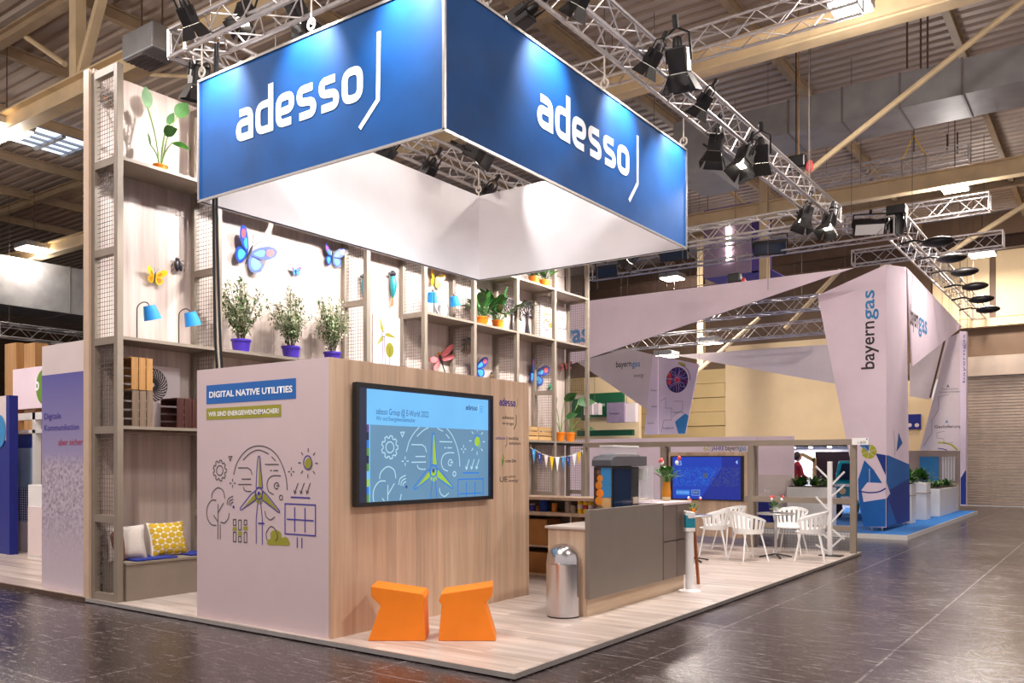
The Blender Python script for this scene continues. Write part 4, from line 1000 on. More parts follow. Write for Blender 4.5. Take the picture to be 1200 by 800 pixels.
def butterfly(label, px, py, ang, size, a='w_blue', b='w_sky', c='w_red', name='butterfly_ornament', grp='butterfly ornaments on the shelf wall'):
    t = thing(name, label, 'ornament', group=grp)
    up = [(.03, .02), (.12, .2), (.34, .38), (.5, .36), (.5, .2), (.36, .03), (.15, -.02)]; lo = [(.03, 0), (.2, .0), (.36, -.08), (.36, -.26), (.22, -.36), (.1, -.3), (.04, -.12)]
    for mir in (1, -1):
        wing(t, up, .45, a, ((c, [(.32, .28), (.42, .33), (.46, .26), (.42, .16), (.33, .16)]), (b, [(.1, .06), (.2, .2), (.28, .22), (.28, .08), (.16, .03)])), mir)
        wing(t, lo, .32, a, ((b, [(.1, -.06), (.22, -.05), (.31, -.12), (.29, -.24), (.2, -.3), (.12, -.2)]),), mir)
        MB().pipe(crom([(.01 * mir, .16, .06), (.06 * mir, .3, .1), (.14 * mir, .4, .12)], 4), .007, 5).build('antenna', 'w_black', t, smooth=True)
    MB().pipe([(0, -.28, .04), (0, -.1, .05), (0, .04, .05), (0, .14, .05), (0, .2, .05)], [.012, .026, .034, .03, .01], 8).build('body', 'w_black', t, smooth=True)
    hang(t, px, py, ang, size)
butterfly('large blue butterfly with red wing spots above the violet pots', 291, 297, -22, .62)
butterfly('tiny blue butterfly between the shrubs', 346, 318, 8, .17)
butterfly('blue butterfly with red tips beside the third shrub', 388.5, 301, 0, .4)
butterfly('blue butterfly with pink spot above the pale crates', 626, 438, -12, .62)
butterfly('blue butterfly half hidden by a post above the oak wall', 557, 432, 10, .5)
butterfly('yellow butterfly above the left pair of blue lamps', 181, 324, -4, .26, 'w_yellow', 'w_amber', 'w_yellow')
butterfly('yellow butterfly above the blue lamp on the middle shelf', 509, 328, -8, .36, 'w_yellow', 'w_amber', 'w_amber')
butterfly('brown moth behind the wire mesh at the top left corner', 131.5, 118, 40, .26, 'w_brown', 'w_brown', 'w_amber')
def beetle(label, px, py, ang, sc, m):
    t = thing('beetle_ornament', label, 'ornament', group='beetle ornaments on the shelf wall')
    for s in (1, -1):
        MB().ball((.11 * s, -.08, .1), .3, 12, 8, (.42, .95, .34)).build('wing_case', m, t, smooth=True)
        for k in range(3): MB().pipe([(.1 * s, .12 - .16 * k, .08), (.3 * s, .2 - .2 * k, .14), (.4 * s, .16 - .26 * k, .0)], .014, 5).build('leg', 'w_black', t, smooth=True)
    MB().ball((0, .26, .1), .14, 10, 6, (1, .8, .6)).build('head', 'w_black', t, smooth=True)
    hang(t, px, py, ang, sc)
beetle('small black beetle right of the yellow butterfly', 207.5, 310, 10, .24, 'w_black')
beetle('green beetle on the mesh bay left of the dragonfly', 495.5, 398, 0, .28, 'w_green')
beetle('brown beetle above the oak wall end', 547, 405, -8, .42, 'w_brown')
beetle('small green beetle on the mesh above the pale crates', 645, 453, -60, .3, 'w_green')
beetle('small dark beetle just over the oak wall edge', 575, 440, 0, .2, 'w_brown')
def dragonfly(label, px, py, ang, sc):
    t = thing('dragonfly_ornament', label, 'ornament', group='dragonfly ornaments on the shelf wall')
    for s in (1, -1):
        wing(t, [(.03, .12), (.25, .26), (.52, .32), (.56, .22), (.3, .1)], .3, 'w_pink', (), s); wing(t, [(.03, .06), (.3, .06), (.5, .02), (.46, -.08), (.2, -.05)], .25, 'w_pink', (), s)
    MB().pipe([(0, .22, .06), (0, .1, .06), (0, -.1, .05), (0, -.5, .04)], [.03, .045, .02, .012], 8).build('body', 'w_black', t, smooth=True)
    MB().ball((0, .25, .06), .05, 8, 6).build('head', 'w_amber', t, smooth=True); hang(t, px, py, ang, sc)
dragonfly('pink dragonfly above the oak wall beside the green beetle', 516, 424, 28, .62); dragonfly('pink dragonfly above the two dark plants', 661, 432, 12, .42)
def parrot(label, px, py, sc):
    t = thing('parrot_ornament', label, 'ornament', group='parrot ornaments on the shelf wall')
    MB().pipe([(0, .42, .08), (0, .3, .1), (.01, .05, .11), (.02, -.2, .08), (.03, -.34, .05)], [.05, .1, .12, .08, .03], 10).build('body', 'w_teal', t, smooth=True)
    MB().ball((-.02, .44, .1), .11, 10, 8).build('head', 'w_black', t, smooth=True)
    MB().pipe([(-.1, .44, .1), (-.18, .43, .1), (-.2, .36, .1)], [.05, .035, .008], 8).build('beak', 'w_black', t, smooth=True)
    wing(t, [(.05, .28), (.14, .22), (.17, -.05), (.1, -.28), (.05, -.1)], .3, 'w_pink')
    for k, m in enumerate(('w_amber', 'w_red', 'w_green')): MB().prism([(k * .035 - .03, -.28, .05), (k * .035 + .01, -.28, .05), (k * .05, -.62 + .04 * k, .04), (k * .05 - .03, -.6, .04)], (0, 0, .01)).build('tail_feather', m, t)
    hang(t, px, py, 0, sc)
parrot('colourful parrot above the turbine board', 458, 337, .5); parrot('small parrot seen through the mesh left of the turbine board', 424.5, 338, .42)
def tree_cut(label, px, py, sc):
    t = thing('tree_ornament', label, 'ornament', group='black tree cut-outs on the shelf wall'); mb = MB(); rnd = random.Random(4)
    def br(p, a, L, r, d):
        q = p + V((math.cos(a) * L, math.sin(a) * L, 0)); mb.pipe([p, q], [r, r * .7], 5)
        if d: [br(q, a + s, L * .7, r * .66, d - 1) for s in (-.7, .1, .75)]
        else: mb.ball(q, .03, 6, 4)
    MB().pipe([(0, -.62, .02), (0, -.3, .02), (0, .0, .02)], [.085, .035, .035], 8).build('trunk', 'w_black', t, smooth=True)
    for a in (5, 40, 75, 105, 140, 175): br(V((0, -.08, .02)), math.radians(a), .2, .024, 2)
    mb.build('branches', 'w_black', t, smooth=True); hang(t, px, py, 0, sc)
tree_cut('black tree cut-out on the shelf wall, right of the post', 617.5, 367, .7); tree_cut('black tree silhouette behind the mesh beside the tall lily', 599.5, 364, .62)  # the second is a smaller black tree silhouette
# picture boards
def board(name, label, y0, y1, z0, z1, x=XR + .012):
    t = thing(name, label, 'board', (x, (y0 + y1) / 2, z0)); p = MB().box(x, x + .02, y0, y1, z0, z1).build('panel', 'pinkwhite', t); return t, p, x + .02
def wp(px, py): p = at('x', XR + .03, px, py); return (p.y, p.z)
a, b = wp(440, 368), wp(470, 426)
t, p, x = board('turbine_board', 'white picture board with green wind turbine on the shelf wall', a[0] - .05, b[0], LV[3] + .0, wp(440, 369)[1] + .02)
h = wp(449.5, 391.5); O = (x, 0, 0)
for tip, sd in ((wp(445, 370), -1), (wp(464, 396), 1), (wp(440.5, 405), 1)):
    d = (V(tip) - V(h)); n = V((-d.y, d.x)).normalized() * .05
    Ink().fill([h, tuple(V(h) + d * .35 + n), tip, tuple(V(h) + d * .35 - n * .4)]).build('turbine_blade', 'print_olive', p, O, YP, ZP)
Ink().disc(h, .035, .035).build('turbine_hub', 'print_white', p, O, YP, ZP, .004); Ink().ring(h, .04, .012).build('turbine_hub', 'print_navy', p, O, YP, ZP, .004)
Ink().line([(h[0] - .015, h[1] - .04), (h[0] - .04, LV[3] + .02)], .01).line([(h[0] + .015, h[1] - .04), (h[0] + .04, LV[3] + .02)], .01).build('turbine_mast', 'print_navy', p, O, YP, ZP)
c = wp(456.5, 410); Ink().disc(c, .09, .12).build('tree_crown', 'print_olive', p, O, YP, ZP); Ink().line([(c[0], c[1] + .05), (c[0], LV[3] + .02)], .012).build('tree_trunk', 'print_line', p, O, YP, ZP)
a, b = wp(633, 357), wp(667.5, 400)
t, p, x = board('plug_board', 'white picture board with plug and gear drawings on the right shelf', a[0], b[0], LV[4], wp(645, 356)[1])
O = (x, 0, 0); c = wp(641, 368); Ink().ring(c, .14, .02, .16).line([(c[0] - .14, c[1]), (c[0] + .14, c[1])], .02).line([(c[0], c[1] - .16), (c[0], c[1] + .16)], .02).build('shield_drawing', 'print_olive', p, O, YP, ZP)
c = wp(640, 381); Ink().ring(c, .11, .02).build('gear_drawing', 'print_line', p, O, YP, ZP)
Ink().disc(wp(645, 381), .05, .06).build('leaf_drawing', 'print_olive', p, O, YP, ZP)
Ink().line([wp(648, 363), wp(653, 363), wp(655, 372), wp(660, 374), wp(663, 386)], .016).line([wp(647, 383), wp(664, 386)], .016).build('cable_drawing', 'print_line', p, O, YP, ZP)
for k in range(3): Ink().disc(wp(648, 369 + k * 6), .03).build('dot_drawing', 'print_blue', p, O, YP, ZP)
y0, y1 = wp(160, 440)[0], wp(208, 440)[0]
t, p, x = board('swirl_board', 'white board with a black swirl wheel behind the stacked crates', y0, y1, LV[2], wp(190, 430)[1], XR + .06)
c = at('x', x, 179, 451); O = (x, 0, 0); ink = Ink()
for k in range(26):
    a0 = k * 2 * math.pi / 26; q = []
    for j in range(6): r = .025 + .17 * j / 5; a = a0 + .85 * (j / 5) ** 1.3; q.append((c.y + r * math.cos(a), c.z + r * 1.04 * math.sin(a)))
    ink.line(q, .017)
ink.ring((c.y, c.z), .195, .008, .2); ink.build('swirl_print', 'print_black', p, O, YP, ZP)
# crates
def crate(label, x0, x1, y0, y1, z0, z1, m, grp, upright=True, nf=3):
    t = thing('wooden_crate', label, 'crate', ((x0 + x1) / 2, (y0 + y1) / 2, z0), grp); th = .012; rnd = random.Random(len(label))
    n = nf
    for k in range(n):
        if upright: g = (y1 - y0) / n; MB().box(x1 - th, x1 + rnd.uniform(-.002, .003), y0 + k * g + .006, y0 + (k + 1) * g - .006, z0, z1 - rnd.uniform(0, .008)).build('slat', m, t)
        else: g = (z1 - z0) / n; MB().box(x1 - th, x1, y0, y1, z0 + k * g + .008, z0 + (k + 1) * g - .008).build('slat', m, t)
    for k in range(4):
        g = (z1 - z0) / 4
        MB().box(x0, x0 + th, y0, y1, z0 + k * g + .012, z0 + (k + 1) * g - .012).build('slat', m, t)
        MB().box(x0 + th, x1 - th, y1 - th, y1, z0 + k * g + .012, z0 + (k + 1) * g - .012).build('slat', m, t)
    for k in range(3):
        g = (x1 - x0 - 2 * th) / 3
        for z in (z0, z1 - th): MB().box(x0 + th + k * g + .006, x0 + th + (k + 1) * g - .006, y0, y1 - th, z, z + th).build('slat', m, t)
    for q in ((x0 + th, x0 + th + .03), (x1 - th - .03, x1 - th)): MB().box(*q, y1 - th - .03, y1 - th, z0 + th, z1 - th).build('corner_post', m, t)
cy0, cy1 = at('x', XF - .05, 156.5, 470).y, at('x', XF - .05, 180, 470).y; z1 = at('x', XF - .05, 158, 456.5).z; z2 = at('x', XF - .05, 158, 418).z
crate('grey weathered crate standing on the left shelf, under another crate', -9.66, XF - .05, cy0 - .02, cy1, LV[2] + .001, z1, 'crate_b', 'crates on the left shelf')
crate('honey coloured crate stacked on the grey crate', -9.66, XF - .05, cy0 - .03, cy1 - .005, z1 + .002, z2, 'crate_a', 'crates on the left shelf')
a = at('x', XF - .12, 206, 480).y; z1 = at('x', XF - .12, 206, 466).z
crate('dark red brown crate at the end of the left shelf', -9.66, XF - .1, a, a + .42, LV[2] + .001, z1, 'crate_c', 'crates on the left shelf', True, 4)
a, b, c = at('x', XF - .08, 618, 510).y, at('x', XF - .08, 631, 510).y, at('x', XF - .08, 651, 510).y; z1 = at('x', XF - .08, 640, 500.5).z
crate('pale slatted crate behind the oak wall end, left one', -9.66, XF - .08, a, b - .01, LV[2] + .001, z1, 'crate_d', 'pale crates on the low right shelf', False, 3)
crate('pale slatted crate beside the dark leaved plants, right one', -9.66, XF - .08, b + .01, c, LV[2] + .001, z1, 'crate_d', 'pale crates on the low right shelf', False, 3)
# watering cans
def can(label, px, py):
    t = thing('watering_can', label, 'watering can', group='grey watering cans')
    MB().lathe([(.1, 0), (.1, .02), (.075, .2), (.06, .24), (.05, .24), (.001, .2)], 18).build('vessel', 'galv', t, smooth=True)
    MB().pipe(crom([(0, .05, .2), (0, .12, .27), (0, .18, .2), (0, .16, .08), (0, .09, .03)], 5), .009, 6).build('handle', 'galv', t, smooth=True)
    MB().pipe([(0, -.08, .06), (0, -.17, .15), (0, -.22, .24)], [.022, .014, .011], 8).build('spout', 'galv', t, smooth=True)
    place(t, on_shelf(px, py, -9.5, LV[4]))
can('grey watering can between the two blue lamps on the middle shelf', 518, 367); can('grey watering can seen in the mesh bay at the shelf end', 486, 359) if False else None
# cushions and pads on the bench
def pillow(t, name, w, h, th, m, hexes=False):
    def P(u, v, s):   # u, v in -1..1
        e = (1 - u ** 4) * (1 - v ** 4); pin = 1 - .06 * (u * u + v * v) + .07 * (u * v) ** 2 * 2
        return V((s * (.012 + th / 2 * e ** .6), u * w / 2 * pin, h / 2 + v * h / 2 * pin))
    n = 12; mb = MB()
    for s in (1, -1):
        vs = [P(-1 + 2 * i / n, -1 + 2 * j / n, s) for j in range(n + 1) for i in range(n + 1)]
        mb.add(vs, [(j * (n + 1) + i, j * (n + 1) + i + 1, (j + 1) * (n + 1) + i + 1, (j + 1) * (n + 1) + i) for j in range(n) for i in range(n)])
    ed = []
    N = (n + 1) ** 2
    for i in range(n): ed += [(i, i + 1, N + i + 1, N + i), (n * (n + 1) + i, n * (n + 1) + i + 1, N + n * (n + 1) + i + 1, N + n * (n + 1) + i), (i * (n + 1), (i + 1) * (n + 1), N + (i + 1) * (n + 1), N + i * (n + 1)), (i * (n + 1) + n, (i + 1) * (n + 1) + n, N + (i + 1) * (n + 1) + n, N + i * (n + 1) + n)]
    mb.f += ed
    o = mb.build(name, m, t, smooth=True)
    if hexes:
        for r in range(6):
            for c in range(6):
                cu = -.96 + c * .42 + (.21 if r % 2 else 0); cv = -.84 + r * .335
                pts = []
                for k in range(6):
                    a = k * math.pi / 3; uu, vv = cu + .215 * math.cos(a) * 1.0, cv + .182 * math.sin(a) * 1.0
                    pts.append((min(.97, max(-.97, uu)), min(.97, max(-.97, vv))))
                if abs(cu) > 1.1: continue
                m2 = MB(); vs = [P(max(-.97, min(.97, cu)), cv, 1) + V((.004, 0, 0))] + [P(a, b, 1) + V((.004, 0, 0)) for a, b in pts]
                m2.add(vs, [(0, k, k % 6 + 1) for k in range(1, 7)]); m2.build('hexagon_patch', 'ochre', o, fix=False)
    return o
bz = .49
t = thing('cushion', 'ochre cushion with cream hexagon pattern on the bench', 'cushion', group='cushions on the bench'); pillow(t, 'cover', .5, .42, .12, 'cream_print', True)
place(t, (-9.47, at('x', -9.42, 202, 640).y, bz + .002)); t.rotation_euler = (0, math.radians(-16), .05)
t = thing('cushion', 'grey linen cushion at the mesh end of the bench', 'cushion', group='cushions on the bench'); pillow(t, 'cover', .42, .42, .13, 'greycushion')
place(t, (-9.44, at('x', -9.45, 150, 640).y, bz + .002)); t.rotation_euler = (0, math.radians(-20), -.25)
t = thing('cushion', 'rust brown cushion leaning inside the mesh end of the bench', 'cushion', group='cushions on the bench'); pillow(t, 'cover', .36, .36, .1, 'browncushion')
place(t, (-9.56, 5.46, bz + .002)); t.rotation_euler = (math.radians(8), math.radians(-6), 1.35)
for k, (x0, x1, ya, yb) in enumerate(((-9.6, -9.215, at('x', -9.25, 158, 655).y, at('x', -9.25, 207, 655).y), (-9.62, -9.24, at('x', -9.25, 222, 650).y + .02, at('x', -9.25, 222, 650).y + .44))):
    o = MB().box(x0, x1, ya, yb, bz + .001, bz + .02).build('seat_pad', 'bluepad', bevel=.006); tag(o, ('navy felt pad before the hexagon cushion', 'navy felt pad at the right end of the bench')[k], 'pad', 'navy felt pads')
    o.rotation_euler = (0, 0, 0)
# bunting under the low shelf
bu = thing('bunting', 'string of small coloured pennants under the low right shelf', 'bunting', (XF + .02, 14.5, 1.6))
pts = [at('x', XF + .03, px, py) for px, py in ((621, 524), (628, 528), (636, 532), (646, 535), (656, 535.5), (666, 534.5), (673, 532), (680, 529), (687, 525))]
MB().pipe(crom(pts, 4), .007, 5).build('string', 'rope', bu, smooth=True)
for px, py, m, h in ((625.5, 526, 'print_blue', 17), (632.5, 531, 'b_navy', 15), (640, 533.5, 'pinkwhite', 14), (646.5, 535, 'w_yellow', 17), (653, 535.5, 'print_white', 17), (660, 535.5, 'print_blue', 16), (666, 534.5, 'b_navy', 13), (673, 532, 'print_white', 15), (678.5, 530, 'w_yellow', 14), (684, 527, 'print_white', 13)):
    a, b, c = at('x', XF + .034, px - 2.4, py), at('x', XF + .034, px + 2.4, py), at('x', XF + .034, px, py + h)
    pn = MB().prism([a, b, c], (.004, 0, 0)).build('pennant', m, bu)
    if m in ('print_blue', 'b_navy'): text('2', 'numeral', 'print_white', pn, at('x', XF + .039, px - 1, py + 5.5), YP, ZP, None, .06, .001)

# ================================================================== BACK COUNTER behind the bar
KY = 9.85
def kz(px, py): p = at('y', KY, px, py); return p
kx0, kx1 = -7.3, -5.05
kc = thing('back_counter', 'low open shelf counter of pale wood behind the bar', 'counter', ((kx0 + kx1) / 2, KY + .25, PZ))
zt = kz(650, 582.5).z; z2 = kz(650, 600.5).z; z3 = kz(630, 639).z
for z, th, y0, n in ((zt, .04, KY - .02, 'worktop'), (z2, .045, KY, 'shelf_board'), (z3, .02, KY + .02, 'shelf_board'), (PZ + .04, .035, KY + .02, 'bottom_board')):
    MB().box(kx0, kx1, y0, KY + .5, z - th, z).build(n, 'barwood', kc)
for x in (kx0, kz(667, 620).x, kx1 - .02): MB().box(x, x + .02, KY + .02, KY + .5, PZ, z2 - .045).build('side_board', 'barwood', kc)
MB().box(kx0, kx1, KY + .48, KY + .5, PZ, zt - .04).build('rear_board', 'bardoor', kc)
for x in (kx0, kx1 - .02): MB().box(x, x + .02, KY + .06, KY + .5, z2, zt - .04).build('side_board', 'bardoor', kc)
xa = kz(620, 650).x
for k, (z, h, lab) in enumerate(((PZ + .04, z3 - PZ - .14, 'brown cardboard box on the bottom board of the back counter'), (z3, .36, 'brown cardboard box on the middle board of the back counter'))):
    t = thing('cardboard_box', lab, 'box', (xa + .1, KY + .25, z), 'cardboard boxes under the back counter')
    MB().box(xa - .3, xa + .26, KY + .05, KY + .42, z, z + h).build('carton', 'cardboard', t); MB().box(xa - .3, xa + .26, KY + .2, KY + .26, z + h, z + h + .002).build('tape', 'crate_a', t)
for px, lab, r, h, m, cap in ((624, 'blue and white tin at the left end of the back counter', .045, .1, 'print_navy', 'pinkwhite'), (638, 'big blue coffee tin on the back counter', .07, .19, 'b_navy', 'b_blue'), (631, 'small brown jar on the back counter', .035, .07, 'cardboard', 'cardboard'), (650, 'orange brown cup on the back counter', .04, .12, 'w_amber', 'w_amber'),
                          (666, 'tall grey mug on the back counter', .048, .15, 'concrete', 'concrete'), (672, 'short grey mug on the back counter', .045, .1, 'concrete', 'concrete')):
    p = at('y', KY + .18, px, 600); t = thing('canister', lab, 'canister', (p.x, KY + .18, z2), 'canisters and mugs on the back counter')
    MB().lathe([(r * .95, 0), (r, .01), (r, h * .86), (r * .96, h * .88), (.001, h * .88)], 18, t.location).build('vessel', m, t, smooth=True)
    MB().lathe([(r * .9, h * .86), (r * .95, h * .88), (r * .95, h), (r * .9, h), (.001, h * .98)], 18, t.location).build('lid', cap, t, smooth=True)
for k, px in enumerate((680, 686.3, 692.5)):
    p = at('y', KY + .1, px, 600); t = thing('yellow_bottle', ('yellow bottle on the back counter, left of three', 'yellow bottle on the back counter, middle of three', 'yellow bottle on the back counter, beside the coffee machine')[k], 'bottle', (p.x, KY + .1, z2), 'yellow bottles on the back counter')
    MB().lathe([(.033, 0), (.036, .01), (.036, .14), (.03, .165), (.026, .175), (.001, .176)], 16, t.location).build('bottle_body', 'w_yellow', t, smooth=True)
    MB().lathe([(.028, .172), (.028, .2), (.001, .201)], 14, t.location).build('cap', 'w_amber', t, smooth=True); MB().lathe([(.0366, .06), (.0366, .115)], 16, t.location).build('bottle_label', 'print_red' if k == 1 else 'pinkwhite', t, smooth=True)

# ================================================================== BAR
bx0, bx1 = -4.93, -4.47; by0 = 7.58
ba = thing('bar_counter', 'bar counter with taupe front, doors and pale wood end', 'counter', ((bx0 + bx1) / 2, 8.9, PZ))
MB().box(bx0, bx1, by0, by0 + .03, PZ, .94).build('end_panel', 'barwood', ba)
MB().box(bx0, bx1, by0 + .03, 10.0, PZ, .24).build('plinth', 'plinthwood', ba)
MB().box(bx0 + .01, bx1, by0 + .03, 9.3, .24, .94).build('body', 'bardoor', ba)
MB().box(bx0 - .03, bx1, by0 - .02, 9.32, .94, .966).build('low_worktop', 'plank', ba, bevel=.004)
MB().box(bx1 - .005, bx1 + .055, by0 - .01, 9.28, .235, 1.15).build('front_panel', 'bargrey', ba, bevel=.004)
MB().box(bx0, bx1 + .01, 9.32, 10.06, .24, 1.12).build('cabinet_body', 'bardoor', ba)
MB().box(bx0 - .03, bx1 + .06, 9.30, 10.1, 1.12, 1.15).build('high_worktop', 'whiteprint', ba, bevel=.004)
for r, (z0, z1) in enumerate(((.235, .675), (.69, 1.118))):
    for c, (y0, y1) in enumerate(((9.31, 9.675), (9.69, 10.06))): MB().box(bx1 + .012, bx1 + .05, y0, y1, z0, z1).build('door', 'bardoor', ba, bevel=.004)
# coffee machine
cmz = .967; cx0 = -4.95; y0 = at('x', cx0, 695.8, 560).y; cx1 = at('y', y0, 716.3, 560).x; y1 = at('x', cx1, 741, 560).y; y2 = at('x', cx1, 750.5, 560).y
cm = thing('coffee_machine', 'black coffee machine with grey head on the bar', 'coffee machine', ((cx0 + cx1) / 2, (y0 + y2) / 2, cmz))
MB().box(cx0, cx1, y0 + .012, y1, cmz, 1.59).build('brewer_body', 'black', cm, bevel=.008)
MB().box(cx0, cx1 - .02, y1 + .004, y2, cmz, 1.58).build('side_module', 'black', cm, bevel=.008)
MB().box(cx1 + .0005, cx1 + .006, y0 + .05, y1 - .04, 1.0, 1.56).build('front_glass', 'glass_dark', cm)
fx = cx1 - cx0
MB().box(cx0, cx1, y0, y0 + .0115, cmz, 1.585).build('picture_panel', 'grey', cm)
MB().box(cx0 + fx * .42, cx1 - .004, y0 - .003, y0, 1.235, 1.57).build('panel_print', 'print_blue', cm); MB().box(cx0 + fx * .42, cx1 - .004, y0 - .003, y0, .99, 1.23).build('panel_print', 'crate_d', cm)
MB().box(cx0 + .006, cx0 + fx * .41, y0 - .003, y0, 1.0, 1.57).build('panel_print', 'crate_c', cm)
for k, (z, r, m) in enumerate(((1.52, .03, 'w_brown'), (1.45, .04, 'w_amber'), (1.37, .046, 'w_amber'), (1.28, .05, 'orangepot'), (1.19, .05, 'w_amber'), (1.10, .045, 'w_brown'))): MB().ball((cx0 + fx * .3 + .015 * (k % 2), y0 - .004, z), r, 10, 6, (1, .1, 1)).build('fruit_print', m, cm, smooth=True)
hx0, hx1, hy0, hy1 = cx0 - .012, cx1 + .02, y0 - .03, at('x', cx1, 756.5, 560).y
MB().prism([(hx0, hy0, 1.59), (hx0, hy1, 1.59), (hx0, hy1, 1.71), (hx0, hy0 + .14, 1.71), (hx0, hy0 + .05, 1.70), (hx0, hy0, 1.66)], (hx1 - hx0, 0, 0)).build('head', 'grey', cm, bevel=.008)
MB().box(hx0 + .03, hx1 - .03, y0 + .1, y2, 1.71, 1.725).build('cup_tray', 'alu', cm)
MB().box(hx0 + .04, hx1 - .05, y0 + .12, y2 - .02, 1.726, 1.815).build('bean_hopper', 'clear', cm, bevel=.01)
MB().box(hx0 + .03, hx1 - .04, y0 + .1, y2, 1.816, 1.832).build('hopper_lid', 'white', cm)
MB().box(cx1 - .02, cx1 - .014, y1 + .05, y2 - .03, 1.14, 1.22).build('badge', 'concrete', cm)
st = thing('acrylic_stand', 'clear acrylic leaflet stand behind the coffee machine', 'stand', (-4.7, 9.45, 1.151))
for (y0, y1, x0, x1, z0, z1) in ((9.36, 9.40, -4.9, -4.6, 1.151, 1.60), (9.40, 9.62, -4.9, -4.88, 1.151, 1.38), (9.40, 9.62, -4.9, -4.6, 1.151, 1.158)): MB().box(x0, x1, y0, y1, z0, z1).build('acrylic_sheet', 'clear', st)
MB().box(-4.86, -4.66, 9.354, 9.36, 1.42, 1.56).build('notice_card', 'white', st)
# vases with flowers
def bouquet(t, loc, h, spread, reds, seed, n=16):
    rnd = random.Random(seed); loc = V(loc)
    for k in range(n):
        a = k * 2.4; e = rnd.uniform(.5, 1.4); d = V((math.cos(a) * math.cos(e), math.sin(a) * math.cos(e), math.sin(e))); mb = MB(); q = loc + d * h * .35
        mb.pipe([loc, q], .003, 4); leaf(mb, q, d, h * rnd.uniform(.35, .6), h * .2 * spread, .35, 5); mb.build('leaf', 'leaf', t, smooth=True, fix=False)
    for k in range(reds):
        a = k * 2.1 + .5; d = V((math.cos(a) * .5, math.sin(a) * .5, 1)).normalized(); p = loc + d * h * rnd.uniform(.75, 1.05)
        MB().pipe([loc, p], .003, 4).build('stem', 'stem', t); MB().ball(p, h * .075, 8, 6, (1, 1, 1.3)).build('flower', 'w_red' if k % 2 == 0 else 'print_white', t, smooth=True)
p = at('x', -4.68, 781, 586); vz = 1.151
t = thing('flower_vase', 'amber glass vase with green leaves and red flowers on the bar', 'vase', (p.x, p.y, vz))
M['amber'] = mat('amber_glass', (196, 126, 24), .12, 0, var=.1); M['sand'] = mat('pale_ceramic', (216, 196, 150), .4, 0)
MB().lathe([(.055, .045), (.058, .1), (.05, .17), (.042, .215), (.05, .235), (.044, .235), (.036, .21), (.001, .2)], 20, t.location).build('glass_body', 'amber', t, smooth=True)
MB().lathe([(.05, 0), (.056, .01), (.055, .05), (.001, .052)], 20, t.location).build('vase_foot', 'sand', t, smooth=True)
bouquet(t, (p.x, p.y, vz + .22), .34, 1.3, 6, 3, 20)

# ================================================================== FLOOR FURNITURE
b0 = at('z', PZ, 660.3, 721.5); r = .178
bi = thing('waste_bin', 'round brushed steel bin with domed lid beside the bar', 'bin', b0)
MB().lathe([(r * .98, .012), (r, .015), (r, .535), (r * 1.01, .54), (r * 1.01, .552), (r * .985, .555)], 40, b0).build('bin_body', 'steel', bi, smooth=True)
MB().lathe([(r * .97, 0), (r * .97, .014), (.001, .014)], 32, b0).build('base_ring', 'black', bi, smooth=True)
MB().lathe([(r * .985, .555), (r * .975, .60), (r * .9, .655), (r * .74, .7), (r * .5, .73), (r * .22, .745), (.001, .748)], 40, b0).build('domed_lid', 'steel', bi, smooth=True)
def foam_stool(label, origin, poly, dep):
    t = thing('foam_stool', label, 'stool', group='orange foam stools'); k = .00142 * 1.0
    pts = [((a - poly[0][0]) * k, 0, (540 - b) * k) for a, b in poly[1:]]
    MB().prism(pts, (0, dep, 0)).build('foam_block', 'orange', t, bevel=.008); place(t, origin, YAW)
foam_stool('orange zigzag foam stool leaning left before the screen, left one', at('z', PZ, 431, 751), [(58, 540), (58, 540), (420, 540), (408, 302), (420, 272), (403, 243), (78, 195), (80, 262), (138, 318)], .36)
foam_stool('orange zigzag foam stool leaning right before the screen, right one', at('z', PZ, 513.5, 751), [(498, 540), (498, 540), (860, 540), (790, 305), (835, 262), (838, 195), (517, 243), (500, 290), (520, 312)], .36)
dp = at('z', PZ, 808, 692.5)
d = thing('dispenser_column', 'white hand sanitiser column with teal head beside the bar', 'dispenser', dp)
MB().lathe([(.14, 0), (.14, .012), (.05, .03), (.001, .03)], 28, dp).build('foot_disc', 'white', d, smooth=True)
MB().lathe([(.05, .02), (.05, .74)], 24, dp).build('column', 'whitepaint', d, smooth=True)
R = Matrix.Rotation(YAW, 3, 'Z')
MB().obox(dp + V((0, 0, .76)), (.12, .12, .05), R).build('head_base', 'white', d, bevel=.008); MB().obox(dp + V((0, 0, .86)), (.118, .118, .16), R).build('head', 'teal', d, bevel=.008)
MB().add([dp + R @ V(p) for p in ((-.061, -.061, .94), (.061, -.061, .90), (.061, .061, .92), (-.061, .061, .95), (-.061, -.061, .985), (.061, -.061, .96), (.061, .061, .97), (-.061, .061, .99))], [(0, 1, 2, 3), (4, 7, 6, 5), (0, 4, 5, 1), (1, 5, 6, 2), (2, 6, 7, 3), (3, 7, 4, 0)]).build('head_cap', 'white', d)
MB().obox(dp + R @ V((0, -.061, .915)), (.06, .006, .03), R).build('nozzle_window', 'whitepaint', d)
a, b = at('y', 10.45, 812.5, 603), at('y', 10.45, 818.5, 684)
M['easel'] = wood('brown_easel_wood', (170, 96, 48), (128, 66, 30), 'z', .1)
e = thing('wooden_easel', 'slim brown wooden easel seen edge-on behind the dispenser', 'easel', (b.x, 10.45, PZ))
for s in (0, .45): MB().beam((a.x - s * .7, a.y + s, a.z), (b.x - s * .7, b.y + s, PZ), .035, .03).build('leg', 'easel', e)
MB().beam((b.x - .01, 10.43, .38), (b.x - .33, 10.92, .38), .03, .03).build('cross_bar', 'easel', e)
